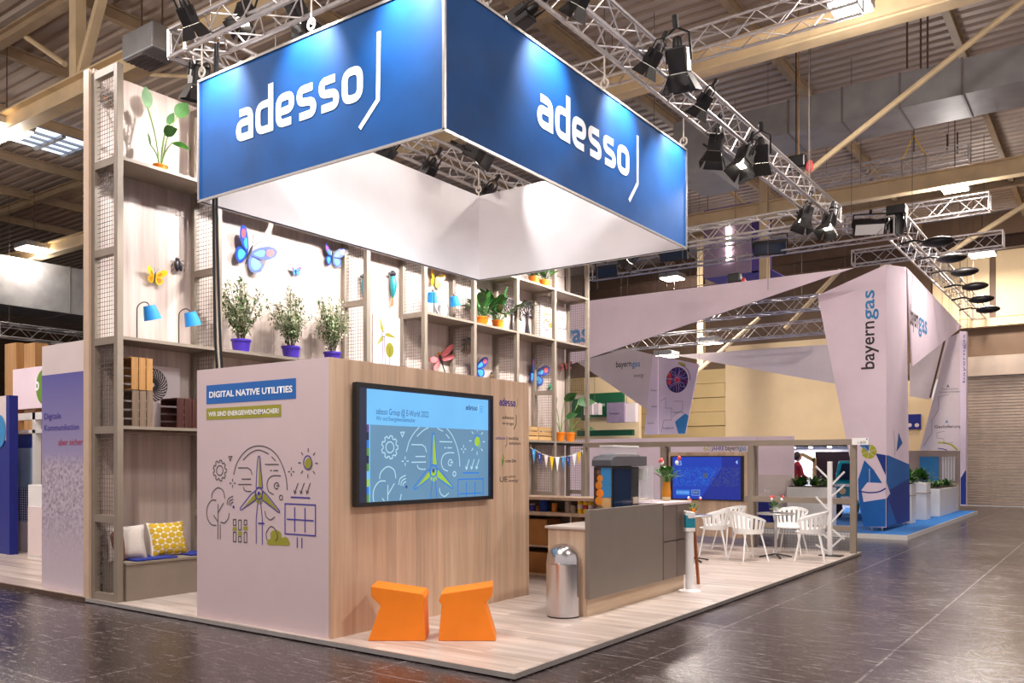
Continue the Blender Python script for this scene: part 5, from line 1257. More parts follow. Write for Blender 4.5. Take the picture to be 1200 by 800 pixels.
# bistro tables
def make_table():
    t = thing('bistro_table', 'x', 'table', group='round bistro tables')
    MB().lathe([(.29, .715), (.3, .72), (.3, .735), (.295, .74), (.001, .74)], 36).build('table_top', 'alu', t, smooth=True)
    MB().lathe([(.025, .05), (.025, .7), (.06, .715), (.001, .715)], 16).build('pedestal', 'steel', t, smooth=True)
    for k in range(4):
        a = k * math.pi / 2 + .6; MB().beam((.02 * math.cos(a), .02 * math.sin(a), .06), (.27 * math.cos(a), .27 * math.sin(a), .014), .035, .02).build('foot', 'dark', t, bevel=.004)
    return t
T1 = at('z', PZ, 909, 653); T1.z = PZ
T2 = at('z', PZ + .74, 812, 603); T2.z = PZ
t1 = make_table(); t2 = copy_tree(t1); place(t1, T1, 0, 'round bistro table with red flowers among the white chairs'); place(t2, T2, .3, 'round bistro table half hidden behind the bar end')
for T, lab, sd, pm in ((T1, 'small glass with red and white flowers on the bistro table', 5, 'clear'), (T2, 'small orange pot with flowers on the half hidden table', 9, 'orangepot')):
    t = thing('table_flowers', lab, 'flowers', T + V((0, 0, .741)), 'flowers on the bistro tables')
    MB().lathe([(.035, 0), (.04, .01), (.045, .1), (.04, .1), (.035, .02), (.001, .02)], 16, t.location).build('glass', pm, t, smooth=True)
    bouquet(t, t.location + V((0, 0, .03)), .27, .8, 5, sd, 10)
    MB().lathe([(.09, 0), (.09, .006), (.001, .006)], 18, t.location).build('coaster', 'black', t)
# white armchairs with slotted shells
def make_chair():
    t = thing('armchair', 'x', 'chair', group='white slotted armchairs')
    def P(th, q, o=0):
        a = math.radians(th); zt = .80 - .15 * (abs(th) / 128) ** 1.6; r0, r1 = .215, .285 - .02 * (abs(th) / 128)
        r = r0 + (r1 - r0) * max(0, q) ** .7 + o
        return V((r * 1.04 * math.sin(a), r * math.cos(a) - .01, .45 + (zt - .45) * q))
    def patch(a0, a1, q0, q1, name, na, nq=3):
        mb = MB()
        for o in (0, .014): mb.add([P(a0 + (a1 - a0) * i / na, q0 + (q1 - q0) * j / nq, o) for j in range(nq + 1) for i in range(na + 1)],
                                   [(j * (na + 1) + i, j * (na + 1) + i + 1, (j + 1) * (na + 1) + i + 1, (j + 1) * (na + 1) + i) for j in range(nq) for i in range(na)])
        N = (nq + 1) * (na + 1); bd = [(i, i + 1) for i in range(na)] + [(nq * (na + 1) + i, nq * (na + 1) + i + 1) for i in range(na)] + [(j * (na + 1), (j + 1) * (na + 1)) for j in range(nq)] + [(j * (na + 1) + na, (j + 1) * (na + 1) + na) for j in range(nq)]
        mb.f += [(a, b, N + b, N + a) for a, b in bd]; return mb.build(name, 'white', t, smooth=True)
    patch(-128, 128, .84, 1.0, 'top_rail', 32, 2); patch(-128, 128, -.06, .22, 'lower_shell', 32, 2)
    for k in range(15):
        c = -119 + k * 17; patch(c - 4.6, c + 4.6, .2, .86, 'slat', 2, 3)
    MB().lathe([(.001, .425), (.12, .425), (.2, .435), (.226, .455), (.222, .462), (.12, .452), (.001, .45)], 28).build('seat', 'white', t, smooth=True)
    for sx in (-1, 1):
        for sy in (-1, 1): MB().tube((sx * .15, sy * .14, .44), (sx * .235, sy * .225, 0), .015, 8, .010).build('leg', 'white', t, smooth=True)
    return t
ch = make_chair(); first = True
def face(c, tgt): return math.atan2(tgt[1] - c[1], tgt[0] - c[0]) + math.pi / 2      # local back (+y) points away from the target
for c, tgt, lab in (((-4.90, 13.46), (-4.2, 14.3), 'white slotted armchair left of the table, nearest to the camera'), ((-4.10, 14.08), (-5.0, 13.85), 'white slotted armchair right of the table beside the coat stand'),
                ((-4.66, 14.86), (-4.6, 13.8), 'white slotted armchair behind the table'), ((-5.70, 13.95), (-6.6, 13.6), 'white slotted armchair just behind the sanitiser column'), ((-5.72, 14.78), (-6.3, 14.0), 'white slotted armchair under the blue screen')):
    o = ch if first else copy_tree(ch); first = False; place(o, (c[0], c[1], PZ), face(c, tgt), lab)
# coat stand
c = at('z', PZ, 972.5, 651.5); c = V((-4.0, 14.88, PZ))
cs = thing('coat_stand', 'white coat stand with slanting pegs in the stand corner', 'coat stand', c)
MB().box(c.x - .16, c.x + .2, c.y - .12, c.y + .12, PZ, PZ + .012).build('foot_plate', 'dark', cs); MB().box(c.x - .035, c.x + .035, c.y - .035, c.y + .035, PZ + .012, 1.64).build('post', 'whitepaint', cs, bevel=.004)
for k, (sx, z, up) in enumerate(((-1, 1.36, .2), (1, 1.25, .22), (1, 1.05, .2), (-1, .82, .22), (-1, .68, -.12), (1, .62, .24), (1, .50, -.16), (-1, .34, .16), (1, .20, .2), (-1, .12, .1))):
    MB().beam(c + V((sx * .03, 0, z - PZ)), c + V((sx * .24, -.02 * sx, z - PZ + up)), .02, .028).build('peg', 'whitepaint', cs)
# second screen hung in the far frame
xa, xb = at('y', BY, 784.5, 560).x, at('y', BY, 878, 560).x
z0, z1 = at('y', BY, 830, 628).z, at('y', BY, 830, 529.5).z
sb = thing('screen_panel', 'pale wooden panel with a blue screen hung in the far frame', 'screen', ((xa + xb) / 2, BY, z0))
MB().box(xa, xb, BY - .03, BY + .03, z0, z1).build('panel', 'barwood', sb)
ta, tb = at('y', BY - .08, 785.5, 560).x, at('y', BY - .08, 871, 560).x; tz0, tz1 = at('y', BY - .08, 830, 586).z, at('y', BY - .08, 830, 534).z
hs = MB().box(ta, tb, BY - .075, BY - .031, tz0, tz1).build('screen_housing', 'black', sb, bevel=.004)
Y2 = BY - .0755; O = (0, Y2, 0); sa, sb2, sc, sd = ta + .05, tb - .05, tz0 + .02, tz1 - .02; wd, hd = sb2 - sa, sd - sc
pc = Ink().fill(rect(sa, sb2, sc, sd)).build('picture', 'scr_deep', hs, O, XP, ZP, .001)
Ink().fill([(sa, sc), (sa + wd * .42, sc), (sa + wd * .73, sd - hd * .25), (sa + wd * .73, sd), (sa, sd)]).build('picture_field', 'scr_royal', pc, O, XP, ZP, .002)
rnd = random.Random(2); ink = Ink(); ink2 = Ink()
for k in range(900):
    u, v = rnd.random(), .3 + .45 * rnd.random(); q = (sa + .03 + u * (wd - .06), sc + v * hd); (ink if (u < .42 + .31 * v * 1.1) else ink2).fill(rect(q[0], q[0] + .008, q[1], q[1] + .012))
ink.build('dot_pattern', 'scr_blue', pc, O, XP, ZP, .003, stuff=True); ink2.build('dot_pattern', 'scr_grey', pc, O, XP, ZP, .003, stuff=True)
Ink().disc((sa + wd * .49, sc + hd * .56), .05).build('picture_disc', 'scr_grey', pc, O, XP, ZP, .004)
text('-25', 'lettering', 'scr_pale', pc, (sa + .06, Y2, sd - .16), XP, ZP, .13, .09, .003)
Ink().fill(rect(sa + .07, sa + .36, sc + .07, sc + .17)).build('button', 'scr_blue', pc, O, XP, ZP, .003); text('BAYERNWERK', 'lettering', 'scr_pale', pc, (sa + .085, Y2, sc + .095), XP, ZP, .26, .05, .004)
Ink().line(rect(sa + .4, sa + .56, sc + .07, sc + .17), .008, True).build('button', 'scr_pale', pc, O, XP, ZP, .003); text('START', 'lettering', 'scr_olive', pc, (sa + .42, Y2, sc + .1), XP, ZP, .12, .045, .004)
Ink().fill([(sb2 - .1, sd - .1), (sb2 - .06, sd - .06), (sb2 - .06, sd - .14)]).build('cursor', 'scr_pale', pc, O, XP, ZP, .003)
# ================================================================== NEIGHBOUR STAND BEHIND (white fabric, blue carpet)
gx1, gy0, gz = -3.62, 19.25, .1
gp = thing('carpet_platform', 'blue carpeted platform with white edge of the stand behind', 'platform', (-9, 25, 0))
MB().box(-18, gx1, gy0, 30.0, .001, gz - .006).build('platform_base', 'whitepaint', gp); MB().box(-17.98, gx1 - .03, gy0 + .03, 29.97, gz - .006, gz).build('carpet', 'bluecarpet', gp)
for q in ((-18, gx1 + .01, gy0 - .012, gy0), (gx1, gx1 + .012, gy0, 30.0)): MB().box(*q, .0, gz + .004).build('edge_trim', 'whitepaint', gp)
# low lilac wall
wy = 19.95
lw_ = thing('partition_wall', 'low lilac white wall with anniversary lettering behind the far frame', 'partition', (-9, wy, gz))
xa, xb, xc = at('y', wy, 640, 560).x, at('y', wy, 886, 560).x, at('y', wy, 929, 560).x; zt = at('y', wy, 800, 512.5).z
p1 = MB().box(xa, xb, wy, wy + .1, gz, zt).build('wall_board', 'fabric_lilac', lw_); MB().box(xb + .005, xc, wy + .02, wy + .12, gz, zt - .01).build('wall_board', 'fabric_lilac', lw_)
MB().box(xb + .02, xc - .02, wy + .004, wy + .02, gz + .05, at('y', wy, 900, 556).z).build('white_insert', 'pinkwhite', lw_)
def wl(px, py): p = at('y', wy, px, py); return p
a, b = wl(824.5, 528), wl(832.5, 528); text('60', 'lettering', 'b_lime', p1, a, XP, ZP, b.x - a.x, .13, .003)
a, b = wl(833.5, 527.5), wl(848.5, 527.5); text('JAHRE', 'lettering', 'print_navy', p1, a, XP, ZP, b.x - a.x, .1, .003, .01)
a, b = wl(850, 527.5), wl(866, 527.5); text('bayern', 'lettering', 'print_black', p1, a, XP, ZP, b.x - a.x, .13, .003, .01)
a, b = wl(866.3, 527.5), wl(874.5, 527.5); text('gas', 'lettering', 'print_blue', p1, a, XP, ZP, b.x - a.x, .13, .003, .01)
ct = thing('side_chair', 'small white chair in front of the lilac wall', 'chair', (at('y', 19.6, 910, 600).x, 19.6, gz)); c = ct.location
MB().box(c.x - .22, c.x + .22, c.y - .2, c.y + .2, gz + .42, gz + .47).build('seat', 'sand', ct, bevel=.01); MB().box(c.x - .22, c.x - .19, c.y - .2, c.y + .2, gz + .47, gz + .9).build('backrest', 'whitepaint', ct, bevel=.01)
for sx in (-1, 1):
    for sy in (-1, 1): MB().tube((c.x + sx * .19, c.y + sy * .17, gz + .43), (c.x + sx * .2, c.y + sy * .18, gz), .012, 6).build('leg', 'whitepaint', ct)
bd = thing('blue_stool', 'blue upholstered cube stool left of the table flowers', 'stool', (at('y', 19.5, 896, 600).x, 19.5, gz)); c = bd.location
MB().prism([(c.x - .14, c.y - .15, gz), (c.x + .2, c.y - .15, gz), (c.x + .12, c.y - .15, gz + .72), (c.x - .14, c.y - .15, gz + .72)], (0, .3, 0)).build('stool_body', 'royal', bd, bevel=.01); MB().box(c.x - .14, c.x + .12, c.y - .15, c.y + .15, gz + .72, gz + .82).build('stool_top', 'pinkwhite', bd)
# planter with greens
def planter(label, x0, x1, y0, y1, z1, seed, n, lab2=None, tall=.3, grp='white planters with greenery'):
    t = thing('planter', label, 'planter', ((x0 + x1) / 2, (y0 + y1) / 2, gz), grp); rnd = random.Random(seed)
    MB().box(x0, x1, y0, y1, gz, z1).build('planter_box', 'whitepaint', t, bevel=.01); MB().box(x0 - .01, x1 + .01, y0 - .01, y1 + .01, z1 - .3, z1 - .27).build('planter_band', 'concrete', t) if tall > .35 else None
    MB().box(x0 + .03, x1 - .03, y0 + .03, y1 - .03, z1, z1 + .02).build('soil', 'soil', t)
    for k in range(n):
        cx, cy = rnd.uniform(x0 + .08, x1 - .08), rnd.uniform(y0 + .06, y1 - .06); mb = MB(); m = ('leaf', 'leaf_dark', 'stem')[k % 3]
        for j in range(16):
            a = rnd.uniform(0, 6.28); e = rnd.uniform(.3, 1.4); d = V((math.cos(a) * math.cos(e), math.sin(a) * math.cos(e), math.sin(e))); leaf(mb, (cx, cy, z1 + .02 + rnd.uniform(0, .06)), d, tall * rnd.uniform(.6, 1.25), .05 + .05 * rnd.random(), .4, 4)
        mb.build('leaf_tuft', m, t, smooth=True, fix=False)
    return t
xa, xb = at('y', 19.6, 922, 600).x, at('y', 19.6, 975.5, 600).x
planter('long white planter with mixed greenery behind the coat stand', xa, xb, 19.6, 19.93, at('y', 19.6, 945, 570.5).z, 4, 11, tall=.3)
z1 = at('x', -4.2, 1067, 567).z
planter('white planter with bright greens right of the white tower, nearest', -4.75, -4.2, 22.9, 23.45, at('y', 23, 1075, 567).z, 6, 7, tall=.5)
planter('white planter with bushy greens right of the white tower, second', -4.7, -4.15, 24.6, 25.2, at('y', 24.8, 1094, 565).z, 7, 8, tall=.55)
planter('long white planter at the far end of the blue carpet', -4.6, -4.1, 26.3, 29.6, at('y', 27, 1112, 572).z, 9, 10, tall=.3)
# white tower
ty, tx = 20.2, -4.22
tw = thing('fabric_tower', 'tall white fabric tower with blue geometric base', 'tower', (-4.6, 21, gz))
def F(px, py): p = at('y', ty, px, py); return V((p.x, ty, p.z))
def G(px, py): p = at('x', tx, px, py); return V((tx, p.y, p.z))
tl, bl = F(958, 346), F(1012, 617); tr = V((tx, ty, F(1044, 309).z)); br = V((tx, ty, gz + .08)); bl.z = gz + .08
kr, kb = V((tx, G(1062, 313).y, G(1062, 313).z)), V((tx, G(1066, 611).y, gz + .08))
front = MB().prism([bl, br, tr, tl], (0, .02, 0)).build('front_cloth', 'fabric_lilac', tw)
dy = V((0, .021, 0)); side = MB().prism([br + dy, kb, kr, tr + dy], (-.03, 0, 0)).build('side_cloth', 'fabric_lilac', tw)
MB().prism([bl + V((.05, .06, 0)), tl + V((.05, .06, 0)), kr + V((-.06, 0, 0)), kb + V((-.06, 0, 0))], (.02, .02, 0)).build('rear_cloth', 'fabric_lilac', tw)
for p in (bl + V((.15, .1, 0)), br + V((-.12, .15, 0)), kb + V((-.1, -.2, 0))): MB().tube(p, (p.x, p.y, gz), .02, 8).build('foot', 'alu', tw, smooth=True)
def fi(px, py): p = F(px, py); return (p.x, p.z)
def gi(px, py): p = G(px, py); return (p.y, p.z)
OF, OG = (0, ty, 0), (tx, 0, 0)
def edge_l(py): return F(958 + 54 * (py - 346) / 271, py)       # left edge of the front
Ink().fill([fi(1005.5, 562), fi(1013, 539), fi(1038, 565), fi(1038, 617), (bl.x, bl.z), (edge_l(590).x, edge_l(590).z)]).build('blue_field', 'b_blue', front, OF, XP, ZP, .003)
Ink().fill([fi(1009.5, 574), fi(1016.5, 565), fi(1038, 566), fi(1038, 584), fi(1012, 588)]).build('white_wedge', 'fabric_lilac', front, OF, XP, ZP, .004)
Ink().fill([fi(1016, 538), fi(1022, 537), fi(1038, 562), fi(1038, 566), fi(1034, 566)]).build('white_bar', 'fabric_lilac', front, OF, XP, ZP, .005)
Ink().fill([fi(1026, 531), fi(1038, 533), fi(1038, 557)]).build('navy_wedge', 'b_navy', front, OF, XP, ZP, .003)
Ink().fill([fi(1006.5, 521), fi(1018.3, 521), fi(1018.3, 530)]).build('blue_flag', 'b_blue', front, OF, XP, ZP, .006)
c = fi(1018.5, 529); Ink().disc(c, .16, .16).build('lime_disc', 'b_lime', front, OF, XP, ZP, .005)
ink = Ink()
for k in range(3): a = .3 + k * 1.05; ink.line([(c[0] - .16 * math.cos(a), c[1] - .16 * math.sin(a)), (c[0] + .16 * math.cos(a), c[1] + .16 * math.sin(a))], .01)
ink.line([fi(1019, 549), fi(1019, 566)], .012); ink.build('white_line', 'fabric_lilac', front, OF, XP, ZP, .007)
Ink().line([tuple(p)[:2] for p in crom([(*fi(1006, 575), 0), (*fi(1018, 577), 0), (*fi(1030, 576), 0), (*fi(1038, 572), 0)], 5)], .03).build('navy_arc', 'b_navy', front, OF, XP, ZP, .007)
Ink().fill([gi(1038.5, 533), gi(1065.5, 544), (kb.y - .01, kb.z), (br.y, br.z)]).build('blue_field', 'b_navy', side, OG, YP, ZP, .003)
Ink().fill([gi(1042, 574), gi(1065.5, 560), gi(1065.5, 544), gi(1040, 533), gi(1038.5, 566)]).build('azure_field', 'b_blue', side, OG, YP, ZP, .004)
Ink().fill([gi(1038.5, 565), gi(1043, 578), gi(1038.5, 584)]).build('white_wedge', 'fabric_lilac', side, OG, YP, ZP, .005)
Ink().fill([gi(1041, 586), gi(1051, 613), (br.y, br.z + .02)]).build('azure_field', 'b_blue', side, OG, YP, ZP, .004)
Ink().fill([gi(1053, 507), gi(1057.5, 519), gi(1050.5, 529)]).build('blue_flag', 'b_blue', side, OG, YP, ZP, .004); Ink().line([gi(1047, 504), gi(1048.5, 520), gi(1048.5, 535)], .02).build('navy_arc', 'print_line', side, OG, YP, ZP, .004)
# upright lettering on the tower, reading upwards
a, b, c = fi(1024, 432), fi(1024, 376), fi(1024, 340); base = at('y', ty, 1024.5, 400).x; hh = base - at('y', ty, 1007.5, 400).x
text('bayern', 'lettering', 'print_black', front, (base, ty, a[1]), ZP, XM, b[1] - a[1], hh * .95, .004, .012); text('gas', 'lettering', 'print_blue', front, (base, ty, b[1] + .03), ZP, XM, c[1] - b[1] - .02, hh * .95, .004, .012)
for o in list(front.children):
    pass
# side triangle cloth with lettering
sc_ = thing('triangle_cloth', 'white triangular cloth with lettering stretched right of the tower', 'fabric', (tx, 26, 4))
p0, p1_, p2 = V((tx + .02, kr.y + .02, kr.z - .02)), V((tx + .02, 31.2, 6.02)), V((tx + .02, kb.y + .25, 4.0))
cl = MB().prism([p0, p2, p1_], (-.03, 0, 0)).build('cloth', 'fabric_lilac', sc_)
def gt(px, py): p = at('x', tx + .02, px, py); return p
a, b, c = gt(1066.8, 367), gt(1076, 376), gt(1086, 383)
text('bayern', 'lettering', 'print_black', cl, (a.x, a.y, 5.02), YP, ZP, b.y - a.y, .52, .004, .012); text('gas', 'lettering', 'print_blue', cl, (a.x, b.y + .03, 5.02), YP, ZP, c.y - b.y, .52, .004, .012)
# long slanting cloth
ly = 19.3
def lf(px, py): p = at('y', ly, px, py); return V((p.x, ly, p.z))
lc = thing('long_cloth', 'long white slanting cloth stretched high behind the shelf wall', 'fabric', (-9, ly, 5))
pts = [V((lf(1001, 315).x, ly, 5.82)), V((-13.5, ly, 5.83)), V((-13.5, ly, 3.85)), lf(693, 418.5)]
cl = MB().prism(pts, (0, .03, 0)).build('cloth', 'fabric_lilac', lc)
a, b = lf(690.5, 397), lf(671, 397)
text('bayern', 'lettering', 'print_black', cl, (-13.2, ly, 4.78), XP, ZP, b.x + 13.2 - .5, .5, .004, .02); text('gas', 'lettering', 'print_blue', cl, (b.x - .3, ly, 4.78), XP, ZP, a.x - b.x + .3, .5, .004, .03)
for k, px in enumerate((700, 800, 900)): MB().tube(lf(px, 340), V((lf(px, 340).x, ly, 10.72)), .006, 6).build('hanger_wire', 'wire', lc)
def cloth(name, label, ypl, pxs, cat='fabric', m='pinkwhite', th=.04):
    q = [at('y', ypl, *p) for p in pxs]; c = sum(q, V()) / len(q); t = thing(name, label, cat, (c.x, ypl, min(p.z for p in q))); o = MB().prism(q, (0, th, 0)).build('cloth', m, t)
    for p in sorted(q, key=lambda p: -p.z)[:2]: MB().tube(p + V((0, th / 2, 0)), (p.x, p.y + th / 2, 10.72), .006, 5).build('hanger_wire', 'wire', t)
    return t, o
t, o = cloth('far_triangle_cloth', 'flat pinkish triangular cloth hung before the cream wall', 29, [(790, 416), (990, 402), (990, 450), (970, 448)])
t, o = cloth('energy_cloth', 'pinkish triangular cloth lettered bayerngas energy', 24, [(676, 424), (735, 408), (768, 416), (760, 481)])
def c24(px, py): return at('y', 24, px, py)
a, b, c = c24(722, 428.5), c24(740, 431), c24(749.5, 433)
text('bayern', 'lettering', 'print_black', o, a - V((0, 0, .05)), XP, ZP, b.x - a.x, .2, .004, .01); text('gas', 'lettering', 'print_blue', o, V((b.x + .02, 24, a.z - .07)), XP, ZP, c.x - b.x, .2, .004, .01); a = c24(743, 440); text('energy', 'lettering', 'print_line', o, a - V((0, 0, .05)), XP, ZP, c24(754.5, 440).x - a.x, .12, .004)
t, o = cloth('column_cloth', 'narrow white banner column with line drawing, left of the globe', 23.8, [(765, 417), (771, 417), (771, 509), (755, 509), (760, 460)], 'banner', 'fabric_lilac')
for px, py, w in ((763, 458, 8), (764, 477, 7), (758.5, 496.5, 10)): a = at('y', 23.8, px, py); text('Gasspeicher' if w > 8 else 'Biogas', 'lettering', 'print_line', o, a, XP, ZP, w * .0235, .05, .004)
t, o = cloth('globe_cloth', 'white banner with glowing plasma globe picture', 23.7, [(771.5, 416.5), (819, 426.5), (803, 508.5), (771.5, 508.5)], 'banner', 'fabric_lilac')
OO = (0, 23.7, 0); 
def g2(px, py): p = at('y', 23.7, px, py); return (p.x, p.z)
M['plasma_v'] = mat('plasma_violet_print', (44, 26, 110), .5, 0, var=.7, scale=5); M['plasma_r'] = mat('plasma_red_print', (220, 70, 80), .5, 0, var=.4, scale=5); M['plasma_p'] = mat('plasma_pale_print', (200, 190, 255), .5, 0, var=.2)
c = g2(793.5, 445); Ink().disc(c, .35, .385).build('globe_disc', 'plasma_v', o, OO, XP, ZP, .003); ink = Ink(); ink2 = Ink(); rnd = random.Random(8)
for k in range(22):
    a = k * .2856; p = [(c[0] + r * math.cos(a + w), c[1] + r * 1.08 * math.sin(a + w)) for r, w in ((.06, 0), (.14, rnd.uniform(-.15, .15)), (.22, rnd.uniform(-.15, .15)), (.33, rnd.uniform(-.2, .2)))]; (ink if k % 3 else ink2).line(p, .011)
ink.build('globe_rays', 'plasma_p', o, OO, XP, ZP, .005); ink2.disc((c[0] - .25, c[1] + .05), .07, .2); ink2.disc(c, .08, .09); ink2.build('globe_glow', 'plasma_r', o, OO, XP, ZP, .0045)
Ink().ring(c, .42, .02, .46, -5, 75).build('globe_arc', 'print_navy', o, OO, XP, ZP, .003); Ink().ring((c[0], c[1] - .02), .47, .06, .52, 55, 85).build('globe_arc', 'b_lime', o, OO, XP, ZP, .003)
Ink().fill([g2(803, 484), g2(807, 487), g2(803, 508), g2(795, 508), g2(791, 494)]).build('blue_patch', 'print_blue', o, OO, XP, ZP, .003)
Ink().line([g2(774, 470), g2(780, 466), g2(780, 478), g2(787, 478), g2(787, 492), g2(778, 492), g2(775, 506)], .012).line([g2(790, 470), g2(800, 470), g2(800, 480), g2(788, 488)], .012).build('line_drawing', 'mauve', o, OO, XP, ZP, .003)
for px, py, s in ((789, 484, 'Gasnetze'), (777, 502.5, 'Energiehandel')): a = g2(px, py); text(s, 'lettering', 'print_line', o, (a[0], 23.7, a[1]), XP, ZP, .34, .06, .004)
# far right banners
t, o = cloth('supply_cloth', 'tall white banner lettered Gaslieferung at the far right', 30.4, [(1112, 395), (1124.5, 390), (1125, 528), (1078, 527.5)], 'banner', 'pinkwhite')
def s3(px, py): p = at('y', 30.4, px, py); return (p.x, p.z)
a = s3(1095, 501.5); text('Gaslieferung', 'lettering', 'print_line', o, (a[0], 30.4, a[1]), XP, ZP, .78, .1, .004, .01); a = s3(1103, 457); text('Technischer', 'lettering', 'print_line', o, (a[0], 30.4, a[1]), XP, ZP, .5, .06, .004); a = s3(1101, 461); text('Energieversorger', 'lettering', 'print_line', o, (a[0], 30.4, a[1] + .02), XP, ZP, .6, .06, .004)
OO = (0, 30.4, 0)
Ink().line([s3(1112, 462), s3(1100, 465), s3(1100, 480), s3(1092, 492), s3(1092, 508), s3(1082, 522)], .014).line([s3(1107, 505), s3(1098, 507), s3(1098, 513), s3(1106, 514), s3(1106, 520), s3(1117, 518)], .014).build('line_drawing', 'mauve', o, OO, XP, ZP, .003)
Ink().line([s3(1099, 518.5), s3(1107, 518.5), s3(1115, 521), s3(1122, 527)], .05).build('lime_arc', 'b_lime', o, OO, XP, ZP, .003); Ink().line([s3(1099, 525), s3(1106, 526), s3(1110, 527.3)], .025).build('blue_arc', 'print_navy', o, OO, XP, ZP, .003)
for px, py, m in ((1109.5, 494, 'print_blue'), (1111, 452.5, 'print_line')): Ink().fill([s3(px, py - 2.5), s3(px + 2, py + 2), s3(px, py + .5), s3(px - 2, py + 2)]).build('flame_mark', m, o, OO, XP, ZP, .003)
t, o = cloth('edge_column', 'slim white banner column at the far right end of the stand', 30.0, [(1124.5, 388), (1132.5, 388), (1132, 592), (1125.5, 592)], 'banner', 'fabric_lilac', .3)
a = at('y', 30, 1130.8, 448); text('bayerngas', 'lettering', 'print_navy', o, (a.x, 30, a.z), ZP, XM, 1.5, .07, .004); 
Ink().fill([(at('y', 30, 1125.8, 560).x, at('y', 30, 1128, 560).z), (at('y', 30, 1132, 550).x, at('y', 30, 1132, 550).z), (at('y', 30, 1132, 591).x, at('y', 30, 1132, 591).z), (at('y', 30, 1125.8, 591).x, at('y', 30, 1128, 591).z)]).build('blue_field', 'b_navy', o, (0, 30, 0), XP, ZP, .003)
t, o = cloth('inner_cloth', 'pinkish cloth seen between tower and far right banners', 31, [(1066, 426), (1104, 399), (1115, 395), (1089, 468), (1066, 464)])
MB().tube(at('y', 30.8, 1090, 466), at('y', 30.8, 1107, 398), .035, 6).build('cloth_pole', 'rust', t)
t = thing('info_board', 'dark notice board with two round dials behind the tower', 'board', at('y', 34, 1071, 503)); a, b = at('y', 34, 1063, 503), at('y', 34, 1079.5, 485)
pb = MB().box(a.x, b.x, 33.95, 34, a.z, b.z).build('panel', 'royal', t)
for px in (1066, 1074.5): p = at('y', 33.95, px, 498); Ink().disc((p.x, p.z), .075).build('dial', 'pinkwhite', pb, (0, 33.95, 0), XP, ZP, .003)
MB().box(a.x - .3, b.x + .35, 34.0, 34.1, 0.0, 4.6).build('carrier_wall', 'cream', t)
t = thing('glass_cabinet', 'grey white showroom wall behind the far planters', 'partition', (-5.5, 31.5, 0)); a, b = at('y', 31.5, 1064, 528), at('y', 31.5, 1124, 590)
MB().box(a.x, b.x, 31.5, 31.7, 0, a.z).build('wall_board', 'concrete', t); p, q = at('y', 31.48, 1078, 535), at('y', 31.48, 1100, 565); MB().box(p.x, q.x, 31.46, 31.5, q.z, p.z).build('picture_pane', 'print_blue', t)
for k in range(5): p = at('y', 31.48, 1104 + k * 3.2, 535); MB().box(p.x, p.x + .06, 31.47, 31.5, 1.0, p.z).build('pane_bar', 'whitepaint', t)
# showroom behind the planter: dark screen, posts, lamps, person, little van
dk = thing('dark_screen', 'large dark red brown screen behind the coat stand', 'screen', at('y', 27, 975, 560)); a, b = at('y', 27, 955.5, 568), at('y', 27, 1000, 529)
MB().box(a.x, b.x, 27, 27.08, .6, b.z).build('display', 'glass_dark', dk); dk.children[0].data.materials[0] = mat('dark_red_display', (46, 22, 38), .3); MB().box(a.x + .4, a.x + .5, 27.02, 27.1, gz, .6).build('screen_leg', 'dark', dk); MB().box(b.x - .5, b.x - .4, 27.02, 27.1, gz, .6).build('screen_leg', 'dark', dk)
fs = thing('light_canopy', 'white lit canopy above the dark screen', 'canopy', at('y', 28.5, 957, 522)); a, b = at('y', 28.5, 928, 533), at('y', 28.5, 990, 522)
MB().box(a.x - 1.5, b.x, 28.5, 29.6, b.z - .02, b.z + .04).build('canopy_board', 'dark', fs); MB().box(a.x - 1.5, b.x, 29.5, 29.6, gz, b.z - .02).build('canopy_wall', 'scr_pale', fs); fs.children[-1].data.materials[0] = M['pinkwhite']
for px in (930, 950, 972):
    p = at('y', 28.9, px, 523.5); MB().lathe([(.07, 0), (.07, -.04), (.001, -.04)], 12, (p.x, 28.9, b.z - .02)).build('canopy_lamp', 'lampglow', fs); area('canopy_light', (p.x - fs.location.x, 28.9 - fs.location.y, b.z - .08 - fs.location.z), .15, 30, fs, (.9, .96, 1))
tf = thing('timber_arch', 'pale timber arch behind the mixed greenery', 'frame', at('y', 26.5, 954, 565))
for px, w in ((954.5, .09),): p = at('y', 26.5, px, 565); MB().box(p.x - w / 2, p.x + w / 2, 26.45, 26.55, gz, at('y', 26.5, px, 536).z).build('post', 'crate_d', tf)
a, b = at('y', 26.5, 942, 533), at('y', 26.5, 955, 540); MB().beam(a, b, .1, .1).build('slanting_rail', 'crate_d', tf); p = at('y', 26.5, 929, 533); MB().beam(p, a, .1, .1).build('top_rail', 'crate_d', tf); MB().box(p.x - .06, p.x + .06, 26.45, 26.55, gz, p.z).build('post', 'crate_d', tf)
